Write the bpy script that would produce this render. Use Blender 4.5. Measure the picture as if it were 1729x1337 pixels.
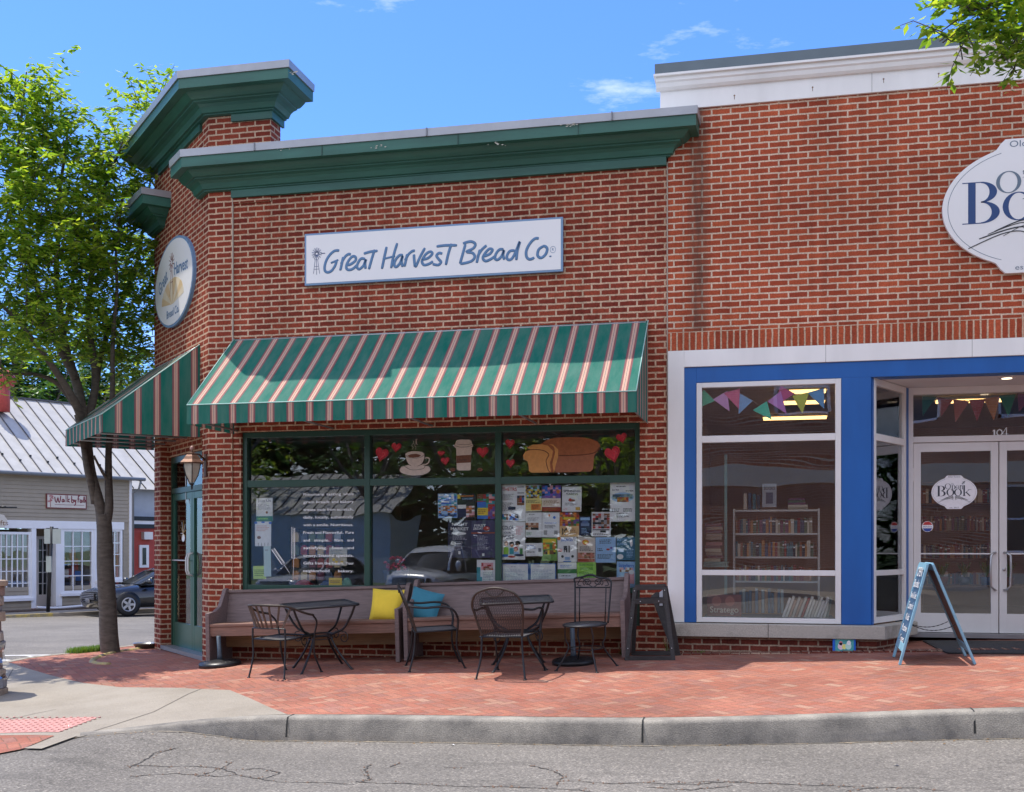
import bpy, bmesh, math, random
from mathutils import Vector, Matrix, noise
R_ = math.radians
for o in list(bpy.data.objects): bpy.data.objects.remove(o)
SC = bpy.context.scene
C = SC.collection
# ------------------------------------------------------------------ camera
A = math.atan(0.23); FPX = 1900.0; CX0 = 864.5; CY0 = 925.0
CAM = Vector((6.3556, -11.9289, 1.33))
cd = bpy.data.cameras.new('camera'); cam = bpy.data.objects.new('camera', cd); C.objects.link(cam)
cam.location = CAM; cam.rotation_euler = (R_(90), 0, A)
cd.sensor_width = 36; cd.lens = FPX/1729*36; cd.shift_y = (CY0-668.5)/1729; cd.clip_end = 2000; cd.clip_start = .05
SC.camera = cam
# ------------------------------------------------------------------ world, sun, exposure
SUN = Vector((-.36, .09, 1)).normalized()
W = bpy.data.worlds.new('World'); SC.world = W; W.use_nodes = True
nt = W.node_tree; nt.nodes.clear()
sky = nt.nodes.new('ShaderNodeTexSky'); sky.sky_type = 'NISHITA'; sky.sun_disc = False
sky.sun_elevation = math.asin(SUN.z); sky.sun_rotation = math.atan2(SUN.x, SUN.y)
sky.air_density = 1.0; sky.dust_density = .3; sky.ozone_density = 1.6
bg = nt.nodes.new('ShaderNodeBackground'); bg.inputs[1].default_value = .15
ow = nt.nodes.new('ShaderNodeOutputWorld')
tc = nt.nodes.new('ShaderNodeTexCoord'); mp = nt.nodes.new('ShaderNodeMapping'); mp.inputs['Scale'].default_value = (1.6, 1.6, 6)
n1 = nt.nodes.new('ShaderNodeTexNoise'); n1.inputs['Scale'].default_value = 2.6; n1.inputs['Detail'].default_value = 8; n1.inputs['Roughness'].default_value = .62
rp = nt.nodes.new('ShaderNodeValToRGB'); rp.color_ramp.elements[0].position = .57; rp.color_ramp.elements[1].position = .84
rp.color_ramp.elements[1].color = (.75, .75, .75, 1)
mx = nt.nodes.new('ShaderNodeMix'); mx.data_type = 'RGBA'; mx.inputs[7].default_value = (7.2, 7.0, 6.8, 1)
L = nt.links.new
L(tc.outputs['Generated'], mp.inputs[0]); L(mp.outputs[0], n1.inputs['Vector']); L(n1.outputs[0], rp.inputs[0])
tn = nt.nodes.new('ShaderNodeMix'); tn.data_type = 'RGBA'; tn.blend_type = 'MULTIPLY'; tn.inputs[0].default_value = 1; tn.inputs[7].default_value = (.35, .545, .92, 1); L(sky.outputs[0], tn.inputs[6])

sp = nt.nodes.new('ShaderNodeSeparateXYZ'); L(tc.outputs['Generated'], sp.inputs[0])      # bright cloud added behind the camera to lift and neutralise the facade's shade
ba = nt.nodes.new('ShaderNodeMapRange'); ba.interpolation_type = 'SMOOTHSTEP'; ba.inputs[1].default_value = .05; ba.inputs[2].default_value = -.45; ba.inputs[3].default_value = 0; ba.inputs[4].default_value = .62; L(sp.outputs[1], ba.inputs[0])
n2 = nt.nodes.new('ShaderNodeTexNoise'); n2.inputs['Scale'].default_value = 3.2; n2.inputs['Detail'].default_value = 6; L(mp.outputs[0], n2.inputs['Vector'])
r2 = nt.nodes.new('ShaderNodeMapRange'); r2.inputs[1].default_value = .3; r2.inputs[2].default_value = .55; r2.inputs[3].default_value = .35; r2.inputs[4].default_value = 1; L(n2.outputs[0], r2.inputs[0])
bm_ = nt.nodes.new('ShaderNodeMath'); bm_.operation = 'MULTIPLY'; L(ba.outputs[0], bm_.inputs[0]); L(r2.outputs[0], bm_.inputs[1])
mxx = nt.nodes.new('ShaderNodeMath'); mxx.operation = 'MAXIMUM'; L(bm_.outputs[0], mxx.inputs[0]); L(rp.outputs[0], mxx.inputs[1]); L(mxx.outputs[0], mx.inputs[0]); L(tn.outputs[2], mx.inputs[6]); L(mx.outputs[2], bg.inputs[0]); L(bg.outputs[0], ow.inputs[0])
ld = bpy.data.lights.new('sun', 'SUN'); ld.energy = 2.7; ld.angle = R_(.5); ld.color = (1, .94, .84)
sun = bpy.data.objects.new('sun', ld); C.objects.link(sun); sun.rotation_euler = SUN.to_track_quat('Z', 'Y').to_euler(); sun.location = (0, 0, 30)
SC.view_settings.view_transform = 'Standard'; SC.view_settings.look = 'None'; SC.view_settings.gamma = 1
SC.view_settings.exposure = 1.06
SC.render.engine = 'CYCLES'; SC.cycles.max_bounces = 10; SC.cycles.transparent_max_bounces = 24; SC.cycles.glossy_bounces = 4

# ------------------------------------------------------------------ measuring helpers (photo pixel -> place in the world)
FV = Vector((-math.sin(A), math.cos(A))); RV = Vector((math.cos(A), math.sin(A)))
def _d(px, py):
    q = (px-CX0)/FPX
    return Vector((FV.x+RV.x*q, FV.y+RV.y*q, (CY0-py)/FPX))
def PY(px, py, Y=0.): d = _d(px, py); return CAM+d*((Y-CAM.y)/d.y)
def PD(px, py, D): return CAM+_d(px, py)*D
def PZ(px, py, Z=0.): d = _d(px, py); return CAM+d*((Z-CAM.z)/d.z)
def z0(X):
    if X <= 0: return max(-.05, .0+.01*X)
    if X < .8: return .075*X
    return .06+.035*(min(X, 14)-.8)
def G(X, Y):                                    # height of the pavement
    return z0(X)+.05*min(Y+.5, 0)+(.02*max(0, min(Y, 1.2)) if X > 7.3 else 0)
def GR(X, Y):                                   # height of the roads
    b = z0(X)-.335-.02*max(0, Y)+.004*min(0, Y+4)
    ss = lambda t: (lambda u: u*u*(3-2*u))(max(0, min(1, t)))
    w = ss((2.45-X)/1.0)*ss((-2.6-Y)/.8)*ss((Y+9)/2.5)        # the carriageway rises to meet the dropped kerb at the corner
    return b+(G(X, Y)-.006-b)*w
def PG(px, py, f=G):
    z = 0.
    for _ in range(60):
        p = PZ(px, py, z); z = .5*z+.5*f(p.x, p.y)
    return p

# ------------------------------------------------------------------ materials
def newmat(name):
    m = bpy.data.materials.new(name); m.use_nodes = True
    nt = m.node_tree; return m, nt, nt.nodes['Principled BSDF'], nt.links.new
def nd(nt, t, **k):
    n = nt.nodes.new(t)
    for a, b in k.items():
        if a.startswith('i_'): n.inputs[a[2:].replace('_', ' ')].default_value = b
        else: setattr(n, a, b)
    return n
def c4(c): return (c[0], c[1], c[2], 1)
def srgb(r, g, b):
    f = lambda v: (v/255/12.92 if v <= 10 else ((v/255+.055)/1.055)**2.4)
    return (f(r), f(g), f(b))
_pl = {}
def plain(name, col, rough=.6, var=.12, scale=8, metal=0, bump=0, coat=0, stretch=None, alpha=None):
    if name in _pl: return _pl[name]
    m, nt, b, L = newmat(name)
    tc = nd(nt, 'ShaderNodeTexCoord'); mp = nd(nt, 'ShaderNodeMapping')
    if stretch: mp.inputs['Scale'].default_value = stretch
    n = nd(nt, 'ShaderNodeTexNoise', i_Scale=scale, i_Detail=6., i_Roughness=.6)
    mr = nd(nt, 'ShaderNodeMapRange'); mr.inputs[3].default_value = 1-var; mr.inputs[4].default_value = 1+var
    hs = nd(nt, 'ShaderNodeMix', data_type='RGBA', blend_type='MULTIPLY'); hs.inputs[0].default_value = 1
    hs.inputs[6].default_value = c4(col)
    L(tc.outputs['Object'], mp.inputs[0]); L(mp.outputs[0], n.inputs['Vector']); L(n.outputs[0], mr.inputs[0]); L(mr.outputs[0], hs.inputs[7])
    mr.inputs[1].default_value = .25; mr.inputs[2].default_value = .75
    L(hs.outputs[2], b.inputs['Base Color'])
    b.inputs['Roughness'].default_value = rough; b.inputs['Metallic'].default_value = metal
    if coat: b.inputs['Coat Weight'].default_value = coat
    if bump:
        bp = nd(nt, 'ShaderNodeBump', i_Strength=bump, i_Distance=.01); L(n.outputs[0], bp.inputs['Height']); L(bp.outputs[0], b.inputs['Normal'])
    _pl[name] = m; return m
def brickmat(name, c1, c2, mortar, seed=0, stain=None, w=.195, h=.065, off=.5, ms=.0095):
    m, nt, b, L = newmat(name)
    uv = nd(nt, 'ShaderNodeUVMap'); tc = nd(nt, 'ShaderNodeTexCoord')
    # slight waviness of the joints
    wn = nd(nt, 'ShaderNodeTexNoise', i_Scale=14., i_Detail=3.); L(tc.outputs['Object'], wn.inputs['Vector'])
    vs = nd(nt, 'ShaderNodeVectorMath', operation='SUBTRACT'); vs.inputs[1].default_value = (.5, .5, .5)
    vm = nd(nt, 'ShaderNodeVectorMath', operation='SCALE'); vm.inputs[3].default_value = .012
    va = nd(nt, 'ShaderNodeVectorMath', operation='ADD')
    L(wn.outputs[1], vs.inputs[0]); L(vs.outputs[0], vm.inputs[0]); L(vm.outputs[0], va.inputs[0]); L(uv.outputs[0], va.inputs[1])
    br = nd(nt, 'ShaderNodeTexBrick', offset=off, i_Scale=1., i_Mortar_Size=ms, i_Mortar_Smooth=.25, i_Bias=0., i_Brick_Width=w, i_Row_Height=h)
    br.inputs['Color1'].default_value = c4(c1); br.inputs['Color2'].default_value = c4(c2); br.inputs['Mortar'].default_value = c4(mortar)
    L(va.outputs[0], br.inputs[0])
    big = nd(nt, 'ShaderNodeTexNoise', i_Scale=.9, i_Detail=5.); L(tc.outputs['Object'], big.inputs['Vector'])
    fine = nd(nt, 'ShaderNodeTexNoise', i_Scale=70., i_Detail=4.); L(tc.outputs['Object'], fine.inputs['Vector'])
    m1 = nd(nt, 'ShaderNodeMapRange'); m1.inputs[1].default_value = .3; m1.inputs[2].default_value = .7; m1.inputs[3].default_value = .8; m1.inputs[4].default_value = 1.18
    stn = nd(nt, 'ShaderNodeTexNoise', i_Scale=1., i_Detail=7., i_Roughness=.7); smp = nd(nt, 'ShaderNodeMapping'); smp.inputs['Scale'].default_value = (7, 7, .45); L(tc.outputs['Object'], smp.inputs[0]); L(smp.outputs[0], stn.inputs['Vector'])
    sr = nd(nt, 'ShaderNodeMapRange'); sr.inputs[1].default_value = .35; sr.inputs[2].default_value = .68; sr.inputs[3].default_value = .80; sr.inputs[4].default_value = 1.12; L(stn.outputs[0], sr.inputs[0])
    m2 = nd(nt, 'ShaderNodeMapRange'); m2.inputs[1].default_value = .3; m2.inputs[2].default_value = .7; m2.inputs[3].default_value = .72; m2.inputs[4].default_value = 1.25
    L(big.outputs[0], m1.inputs[0]); L(fine.outputs[0], m2.inputs[0])
    mu = nd(nt, 'ShaderNodeMath', operation='MULTIPLY'); L(m1.outputs[0], mu.inputs[0]); L(m2.outputs[0], mu.inputs[1]); mu2 = nd(nt, 'ShaderNodeMath', operation='MULTIPLY'); L(mu.outputs[0], mu2.inputs[0]); L(sr.outputs[0], mu2.inputs[1]); mu = mu2
    cm = nd(nt, 'ShaderNodeMix', data_type='RGBA', blend_type='MULTIPLY'); cm.inputs[0].default_value = 1
    L(br.outputs[0], cm.inputs[6]); L(mu.outputs[0], cm.inputs[7]); out = cm.outputs[2]
    if stain:                                   # vertical water stain at x=stain
        sx = nd(nt, 'ShaderNodeSeparateXYZ'); L(tc.outputs['Object'], sx.inputs[0])
        d = nd(nt, 'ShaderNodeMath', operation='SUBTRACT'); d.inputs[1].default_value = stain; L(sx.outputs[0], d.inputs[0])
        ab = nd(nt, 'ShaderNodeMath', operation='ABSOLUTE'); L(d.outputs[0], ab.inputs[0])
        sn = nd(nt, 'ShaderNodeTexNoise', i_Scale=5., i_Detail=5.); mpp = nd(nt, 'ShaderNodeMapping'); mpp.inputs['Scale'].default_value = (6, 1, .6)
        L(tc.outputs['Object'], mpp.inputs[0]); L(mpp.outputs[0], sn.inputs['Vector'])
        mr = nd(nt, 'ShaderNodeMapRange'); mr.inputs[1].default_value = .03; mr.inputs[2].default_value = .13; mr.inputs[3].default_value = 1.1; mr.inputs[4].default_value = 0; L(ab.outputs[0], mr.inputs[0])
        mm = nd(nt, 'ShaderNodeMath', operation='MULTIPLY', use_clamp=True); L(mr.outputs[0], mm.inputs[0]); L(sn.outputs[0], mm.inputs[1])
        sm = nd(nt, 'ShaderNodeMix', data_type='RGBA'); L(mm.outputs[0], sm.inputs[0]); L(out, sm.inputs[6]); sm.inputs[7].default_value = (.06, .045, .035, 1); out = sm.outputs[2]
    L(out, b.inputs['Base Color']); b.inputs['Roughness'].default_value = .88; b.inputs['Specular IOR Level'].default_value = .15
    inv = nd(nt, 'ShaderNodeMath', operation='SUBTRACT'); inv.inputs[0].default_value = 1; L(br.outputs[1], inv.inputs[1])
    ad = nd(nt, 'ShaderNodeMath', operation='MULTIPLY_ADD'); ad.inputs[1].default_value = .25; L(fine.outputs[0], ad.inputs[0]); L(inv.outputs[0], ad.inputs[2])
    bp = nd(nt, 'ShaderNodeBump', i_Strength=.6, i_Distance=.006); L(ad.outputs[0], bp.inputs['Height']); L(bp.outputs[0], b.inputs['Normal'])
    return m
def herring(name, pal, mortar, w=.098):
    m, nt, b, L = newmat(name)
    def M(op, a, b_=None, c=None, clamp=False):
        n = nd(nt, 'ShaderNodeMath', operation=op, use_clamp=clamp)
        for i, v in enumerate((a, b_, c)):
            if v is None: continue
            if isinstance(v, (int, float)): n.inputs[i].default_value = v
            else: L(v, n.inputs[i])
        return n.outputs[0]
    tc = nd(nt, 'ShaderNodeTexCoord'); mp = nd(nt, 'ShaderNodeMapping'); mp.inputs['Rotation'].default_value = (0, 0, R_(47)); mp.inputs['Scale'].default_value = (1/w, 1/w, 1)
    wn = nd(nt, 'ShaderNodeTexNoise', i_Scale=6., i_Detail=3.); L(tc.outputs['Object'], wn.inputs['Vector'])
    vs = nd(nt, 'ShaderNodeVectorMath', operation='SUBTRACT'); vs.inputs[1].default_value = (.5, .5, .5); L(wn.outputs[1], vs.inputs[0])
    vm = nd(nt, 'ShaderNodeVectorMath', operation='SCALE'); vm.inputs[3].default_value = .03; L(vs.outputs[0], vm.inputs[0])
    va = nd(nt, 'ShaderNodeVectorMath', operation='ADD'); L(vm.outputs[0], va.inputs[0]); L(tc.outputs['Object'], va.inputs[1])
    L(va.outputs[0], mp.inputs[0]); s = nd(nt, 'ShaderNodeSeparateXYZ'); L(mp.outputs[0], s.inputs[0])
    x, y = s.outputs[0], s.outputs[1]
    i, j = M('FLOOR', x), M('FLOOR', y); fx, fy = M('FRACT', x), M('FRACT', y)
    k = M('FLOORED_MODULO', M('SUBTRACT', i, j), 4.)
    isV = M('GREATER_THAN', k, 1.5)
    k1 = M('COMPARE', k, 1., .1); k2 = M('COMPARE', k, 2., .1)
    uh = M('ADD', fx, k1); uvv = M('ADD', fy, k2)
    def mixv(a, b_, f): return M('ADD', M('MULTIPLY', a, M('SUBTRACT', 1., f)), M('MULTIPLY', b_, f))
    u = mixv(uh, uvv, isV); v = mixv(fy, fx, isV)
    bi = M('SUBTRACT', i, k1); bj = M('SUBTRACT', j, k2)
    e = M('MINIMUM', M('MINIMUM', u, M('SUBTRACT', 2., u)), M('MINIMUM', v, M('SUBTRACT', 1., v)))
    jt = nd(nt, 'ShaderNodeMapRange', interpolation_type='SMOOTHSTEP'); jt.inputs[1].default_value = .02; jt.inputs[2].default_value = .075; L(e, jt.inputs[0])
    cb = nd(nt, 'ShaderNodeCombineXYZ'); L(bi, cb.inputs[0]); L(bj, cb.inputs[1]); L(isV, cb.inputs[2])
    wh = nd(nt, 'ShaderNodeTexWhiteNoise', noise_dimensions='3D'); L(cb.outputs[0], wh.inputs[0])
    cr = nd(nt, 'ShaderNodeValToRGB'); els = cr.color_ramp.elements
    for q in range(len(pal)):
        el = els[q] if q < 2 else els.new(q/len(pal))
        el.position = q/(len(pal)-1); el.color = c4(pal[q])
    L(wh.outputs[0], cr.inputs[0])
    big = nd(nt, 'ShaderNodeTexNoise', i_Scale=.8, i_Detail=6.); L(tc.outputs['Object'], big.inputs['Vector'])
    fine = nd(nt, 'ShaderNodeTexNoise', i_Scale=90., i_Detail=4.); L(tc.outputs['Object'], fine.inputs['Vector'])
    m1 = nd(nt, 'ShaderNodeMapRange'); m1.inputs[1].default_value = .3; m1.inputs[2].default_value = .7; m1.inputs[3].default_value = .78; m1.inputs[4].default_value = 1.18; L(big.outputs[0], m1.inputs[0])
    m2 = nd(nt, 'ShaderNodeMapRange'); m2.inputs[1].default_value = .3; m2.inputs[2].default_value = .7; m2.inputs[3].default_value = .75; m2.inputs[4].default_value = 1.22; L(fine.outputs[0], m2.inputs[0])
    mm = M('MULTIPLY', m1.outputs[0], m2.outputs[0])
    mx = nd(nt, 'ShaderNodeMix', data_type='RGBA'); L(jt.outputs[0], mx.inputs[0]); mx.inputs[6].default_value = c4(mortar); L(cr.outputs[0], mx.inputs[7])
    mu = nd(nt, 'ShaderNodeMix', data_type='RGBA', blend_type='MULTIPLY'); mu.inputs[0].default_value = 1; L(mx.outputs[2], mu.inputs[6]); L(mm, mu.inputs[7])
    L(mu.outputs[2], b.inputs['Base Color']); b.inputs['Roughness'].default_value = .85; b.inputs['Specular IOR Level'].default_value = .2
    ht = M('ADD', jt.outputs[0], M('MULTIPLY', wh.outputs[0], .35))
    bp = nd(nt, 'ShaderNodeBump', i_Strength=.5, i_Distance=.006); L(ht, bp.inputs['Height']); L(bp.outputs[0], b.inputs['Normal'])
    return m
def concretemat(name, col, dirt=(.12, .11, .1), amt=.35, scale=1.2, bump=.3, dark=False, lo=.42, hi=.75):
    m, nt, b, L = newmat(name)
    tc = nd(nt, 'ShaderNodeTexCoord')
    a = nd(nt, 'ShaderNodeTexNoise', i_Scale=scale, i_Detail=8., i_Roughness=.65); L(tc.outputs['Object'], a.inputs['Vector'])
    f = nd(nt, 'ShaderNodeTexNoise', i_Scale=110., i_Detail=3.); L(tc.outputs['Object'], f.inputs['Vector'])
    r = nd(nt, 'ShaderNodeMapRange'); r.inputs[1].default_value = lo; r.inputs[2].default_value = hi; r.inputs[3].default_value = 0; r.inputs[4].default_value = amt; L(a.outputs[0], r.inputs[0])
    mx = nd(nt, 'ShaderNodeMix', data_type='RGBA'); L(r.outputs[0], mx.inputs[0]); mx.inputs[6].default_value = c4(col); mx.inputs[7].default_value = c4(dirt)
    r2 = nd(nt, 'ShaderNodeMapRange'); r2.inputs[1].default_value = .3; r2.inputs[2].default_value = .7; r2.inputs[3].default_value = .8; r2.inputs[4].default_value = 1.2; L(f.outputs[0], r2.inputs[0])
    mu = nd(nt, 'ShaderNodeMix', data_type='RGBA', blend_type='MULTIPLY'); mu.inputs[0].default_value = 1; L(mx.outputs[2], mu.inputs[6]); L(r2.outputs[0], mu.inputs[7])
    L(mu.outputs[2], b.inputs['Base Color']); b.inputs['Roughness'].default_value = .9
    bp = nd(nt, 'ShaderNodeBump', i_Strength=bump, i_Distance=.004); L(f.outputs[0], bp.inputs['Height']); L(bp.outputs[0], b.inputs['Normal'])
    return m
def asphaltmat():
    m, nt, b, L = newmat('asphalt'); tc = nd(nt, 'ShaderNodeTexCoord')
    v = nd(nt, 'ShaderNodeTexVoronoi', i_Scale=95.); L(tc.outputs['Object'], v.inputs['Vector'])
    v2 = nd(nt, 'ShaderNodeTexNoise', i_Scale=45., i_Detail=6., i_Roughness=.75); L(tc.outputs['Object'], v2.inputs['Vector'])
    big = nd(nt, 'ShaderNodeTexNoise', i_Scale=.7, i_Detail=7., i_Roughness=.6); L(tc.outputs['Object'], big.inputs['Vector'])
    sp = nd(nt, 'ShaderNodeSeparateColor'); L(v.outputs['Color'], sp.inputs[0])
    cr = nd(nt, 'ShaderNodeValToRGB'); e = cr.color_ramp.elements
    e[0].position = 0; e[0].color = (.115, .104, .09, 1); e[1].position = 1; e[1].color = (.30, .272, .232, 1)
    x = e.new(.5); x.color = (.165, .15, .13, 1); x = e.new(.85); x.color = (.20, .182, .157, 1)
    L(sp.outputs[0], cr.inputs[0])
    r = nd(nt, 'ShaderNodeMapRange'); r.inputs[1].default_value = .3; r.inputs[2].default_value = .7; r.inputs[3].default_value = .8; r.inputs[4].default_value = 1.2; L(big.outputs[0], r.inputs[0])
    r2 = nd(nt, 'ShaderNodeMapRange'); r2.inputs[1].default_value = .35; r2.inputs[2].default_value = .65; r2.inputs[3].default_value = .6; r2.inputs[4].default_value = 1.3; L(v2.outputs[0], r2.inputs[0])
    oil = nd(nt, 'ShaderNodeTexNoise', i_Scale=2.3, i_Detail=5., i_Roughness=.55); omp = nd(nt, 'ShaderNodeMapping'); omp.inputs['Scale'].default_value = (.5, 1.6, 1); L(tc.outputs['Object'], omp.inputs[0]); L(omp.outputs[0], oil.inputs['Vector'])
    orr = nd(nt, 'ShaderNodeMapRange'); orr.inputs[1].default_value = .56; orr.inputs[2].default_value = .72; orr.inputs[3].default_value = 1; orr.inputs[4].default_value = .74; L(oil.outputs[0], orr.inputs[0])
    m0 = nd(nt, 'ShaderNodeMath', operation='MULTIPLY'); L(r.outputs[0], m0.inputs[0]); L(orr.outputs[0], m0.inputs[1])
    mm = nd(nt, 'ShaderNodeMath', operation='MULTIPLY'); L(m0.outputs[0], mm.inputs[0]); L(r2.outputs[0], mm.inputs[1])
    mu = nd(nt, 'ShaderNodeMix', data_type='RGBA', blend_type='MULTIPLY'); mu.inputs[0].default_value = 1; L(cr.outputs[0], mu.inputs[6]); L(mm.outputs[0], mu.inputs[7])
    L(mu.outputs[2], b.inputs['Base Color']); b.inputs['Roughness'].default_value = .92
    bp = nd(nt, 'ShaderNodeBump', i_Strength=.7, i_Distance=.006); L(v2.outputs[0], bp.inputs['Height']); L(bp.outputs[0], b.inputs['Normal'])
    return m
def glassmat(name, tint=(.88, .92, .9), refl=1.0, wav=.0, base=.05):
    m = bpy.data.materials.new(name); m.use_nodes = True; nt = m.node_tree; nt.nodes.clear(); L = nt.links.new
    o = nd(nt, 'ShaderNodeOutputMaterial'); t = nd(nt, 'ShaderNodeBsdfTransparent'); t.inputs[0].default_value = c4(tint)
    g = nd(nt, 'ShaderNodeBsdfGlossy'); g.inputs['Roughness'].default_value = 0; g.inputs[0].default_value = (.95, .97, 1, 1)
    fr = nd(nt, 'ShaderNodeFresnel', i_IOR=1.5); ma = nd(nt, 'ShaderNodeMath', operation='MULTIPLY_ADD', use_clamp=True); ma.inputs[1].default_value = refl; ma.inputs[2].default_value = base
    mi = nd(nt, 'ShaderNodeMixShader'); L(fr.outputs[0], ma.inputs[0]); L(ma.outputs[0], mi.inputs[0]); L(t.outputs[0], mi.inputs[1]); L(g.outputs[0], mi.inputs[2]); L(mi.outputs[0], o.inputs[0])
    if wav:
        tc = nd(nt, 'ShaderNodeTexCoord'); n = nd(nt, 'ShaderNodeTexNoise', i_Scale=1.3, i_Detail=1.); mp = nd(nt, 'ShaderNodeMapping'); mp.inputs['Scale'].default_value = (.7, 1, 1.5)
        L(tc.outputs['Object'], mp.inputs[0]); L(mp.outputs[0], n.inputs['Vector'])
        bp = nd(nt, 'ShaderNodeBump', i_Strength=1., i_Distance=wav); L(n.outputs[0], bp.inputs['Height']); L(bp.outputs[0], g.inputs['Normal'])
    return m
def stripemat():
    m, nt, b, L = newmat('awning_canvas'); uv = nd(nt, 'ShaderNodeUVMap'); s = nd(nt, 'ShaderNodeSeparateXYZ'); L(uv.outputs[0], s.inputs[0])
    d = nd(nt, 'ShaderNodeMath', operation='DIVIDE'); d.inputs[1].default_value = .2165; L(s.outputs[0], d.inputs[0])
    f = nd(nt, 'ShaderNodeMath', operation='FRACT'); L(d.outputs[0], f.inputs[0])
    cr = nd(nt, 'ShaderNodeValToRGB'); cr.color_ramp.interpolation = 'CONSTANT'
    green = (.005, .15, .11); mauve = (.32, .07, .085); cream = (.62, .36, .27); cream2 = (.68, .50, .40); dark = (.09, .05, .05); gm = (.10, .09, .10)
    seq = [(0, green), (.30, gm), (.325, mauve), (.36, green), (.372, mauve), (.40, cream), (.465, cream2), (.488, dark), (.508, cream2), (.535, cream), (.60, mauve), (.628, green), (.64, mauve), (.675, gm), (.70, green)]
    e = cr.color_ramp.elements
    for q, (p, c) in enumerate(seq):
        el = e[q] if q < 2 else e.new(p)
        el.position = p; el.color = c4(c)
    L(f.outputs[0], cr.inputs[0])
    tc = nd(nt, 'ShaderNodeTexCoord'); n = nd(nt, 'ShaderNodeTexNoise', i_Scale=3., i_Detail=8., i_Roughness=.65); mp = nd(nt, 'ShaderNodeMapping'); mp.inputs['Scale'].default_value = (3, 1, .5)
    L(tc.outputs['Object'], mp.inputs[0]); L(mp.outputs[0], n.inputs['Vector'])
    r = nd(nt, 'ShaderNodeMapRange'); r.inputs[1].default_value = .35; r.inputs[2].default_value = .8; r.inputs[3].default_value = 0.0; r.inputs[4].default_value = .22; L(n.outputs[0], r.inputs[0])
    mx = nd(nt, 'ShaderNodeMix', data_type='RGBA'); L(r.outputs[0], mx.inputs[0]); L(cr.outputs[0], mx.inputs[6]); mx.inputs[7].default_value = (.36, .42, .36, 1)
    L(mx.outputs[2], b.inputs['Base Color']); b.inputs['Roughness'].default_value = .75; b.inputs['Specular IOR Level'].default_value = .2
    w = nd(nt, 'ShaderNodeTexNoise', i_Scale=260.); L(tc.outputs['Object'], w.inputs['Vector'])
    bp0 = nd(nt, 'ShaderNodeBump', i_Strength=.25, i_Distance=.002); L(w.outputs[0], bp0.inputs['Height'])
    wr = nd(nt, 'ShaderNodeTexNoise', i_Scale=1.4, i_Detail=4., i_Distortion=.6); wm = nd(nt, 'ShaderNodeMapping'); wm.inputs['Scale'].default_value = (2.2, .8, .8); L(tc.outputs['Object'], wm.inputs[0]); L(wm.outputs[0], wr.inputs['Vector'])
    bp = nd(nt, 'ShaderNodeBump', i_Strength=.7, i_Distance=.05); L(wr.outputs[0], bp.inputs['Height']); L(bp0.outputs[0], bp.inputs['Normal'])
    L(bp.outputs[0], b.inputs['Normal'])
    t = nd(nt, 'ShaderNodeBsdfTranslucent'); L(mx.outputs[2], t.inputs[0]); ms = nd(nt, 'ShaderNodeMixShader'); ms.inputs[0].default_value = .18
    o = nt.nodes['Material Output']; L(b.outputs[0], ms.inputs[1]); L(t.outputs[0], ms.inputs[2]); L(ms.outputs[0], o.inputs[0])
    return m
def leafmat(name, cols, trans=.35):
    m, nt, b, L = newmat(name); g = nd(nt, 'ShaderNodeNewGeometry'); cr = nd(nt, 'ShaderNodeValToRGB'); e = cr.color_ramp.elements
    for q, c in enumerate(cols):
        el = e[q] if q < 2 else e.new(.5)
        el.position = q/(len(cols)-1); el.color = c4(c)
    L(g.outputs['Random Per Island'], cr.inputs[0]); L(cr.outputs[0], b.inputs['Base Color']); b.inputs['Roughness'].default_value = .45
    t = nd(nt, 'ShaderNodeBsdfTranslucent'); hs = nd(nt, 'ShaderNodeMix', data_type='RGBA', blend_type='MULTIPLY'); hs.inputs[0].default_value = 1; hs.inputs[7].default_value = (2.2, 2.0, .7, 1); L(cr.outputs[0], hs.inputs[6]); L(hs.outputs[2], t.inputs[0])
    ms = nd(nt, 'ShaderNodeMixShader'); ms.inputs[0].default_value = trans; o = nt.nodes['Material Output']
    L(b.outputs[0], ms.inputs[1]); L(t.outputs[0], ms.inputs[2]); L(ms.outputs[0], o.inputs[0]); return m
def meshmat(name, col, pitch=.012, wire=.45):
    m, nt, b, L = newmat(name); b.inputs['Base Color'].default_value = c4(col); b.inputs['Roughness'].default_value = .45; b.inputs['Metallic'].default_value = .3
    tc = nd(nt, 'ShaderNodeTexCoord'); mp = nd(nt, 'ShaderNodeMapping'); mp.inputs['Rotation'].default_value = (0, 0, R_(45)); mp.inputs['Scale'].default_value = (1/pitch,)*3
    L(tc.outputs['Object'], mp.inputs[0]); fr = nd(nt, 'ShaderNodeVectorMath', operation='FRACTION'); L(mp.outputs[0], fr.inputs[0]); s = nd(nt, 'ShaderNodeSeparateXYZ'); L(fr.outputs[0], s.inputs[0])
    a = nd(nt, 'ShaderNodeMath', operation='GREATER_THAN'); a.inputs[1].default_value = wire; c = nd(nt, 'ShaderNodeMath', operation='GREATER_THAN'); c.inputs[1].default_value = wire
    L(s.outputs[0], a.inputs[0]); L(s.outputs[1], c.inputs[0]); mu = nd(nt, 'ShaderNodeMath', operation='MULTIPLY'); L(a.outputs[0], mu.inputs[0]); L(c.outputs[0], mu.inputs[1])
    t = nd(nt, 'ShaderNodeBsdfTransparent'); ms = nd(nt, 'ShaderNodeMixShader'); o = nt.nodes['Material Output']
    L(mu.outputs[0], ms.inputs[0]); L(b.outputs[0], ms.inputs[1]); L(t.outputs[0], ms.inputs[2]); L(ms.outputs[0], o.inputs[0]); return m
def emitmat(name, col, s):
    m, nt, b, L = newmat(name); b.inputs['Emission Color'].default_value = c4(col); b.inputs['Emission Strength'].default_value = s; b.inputs['Base Color'].default_value = c4(col); return m
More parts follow.
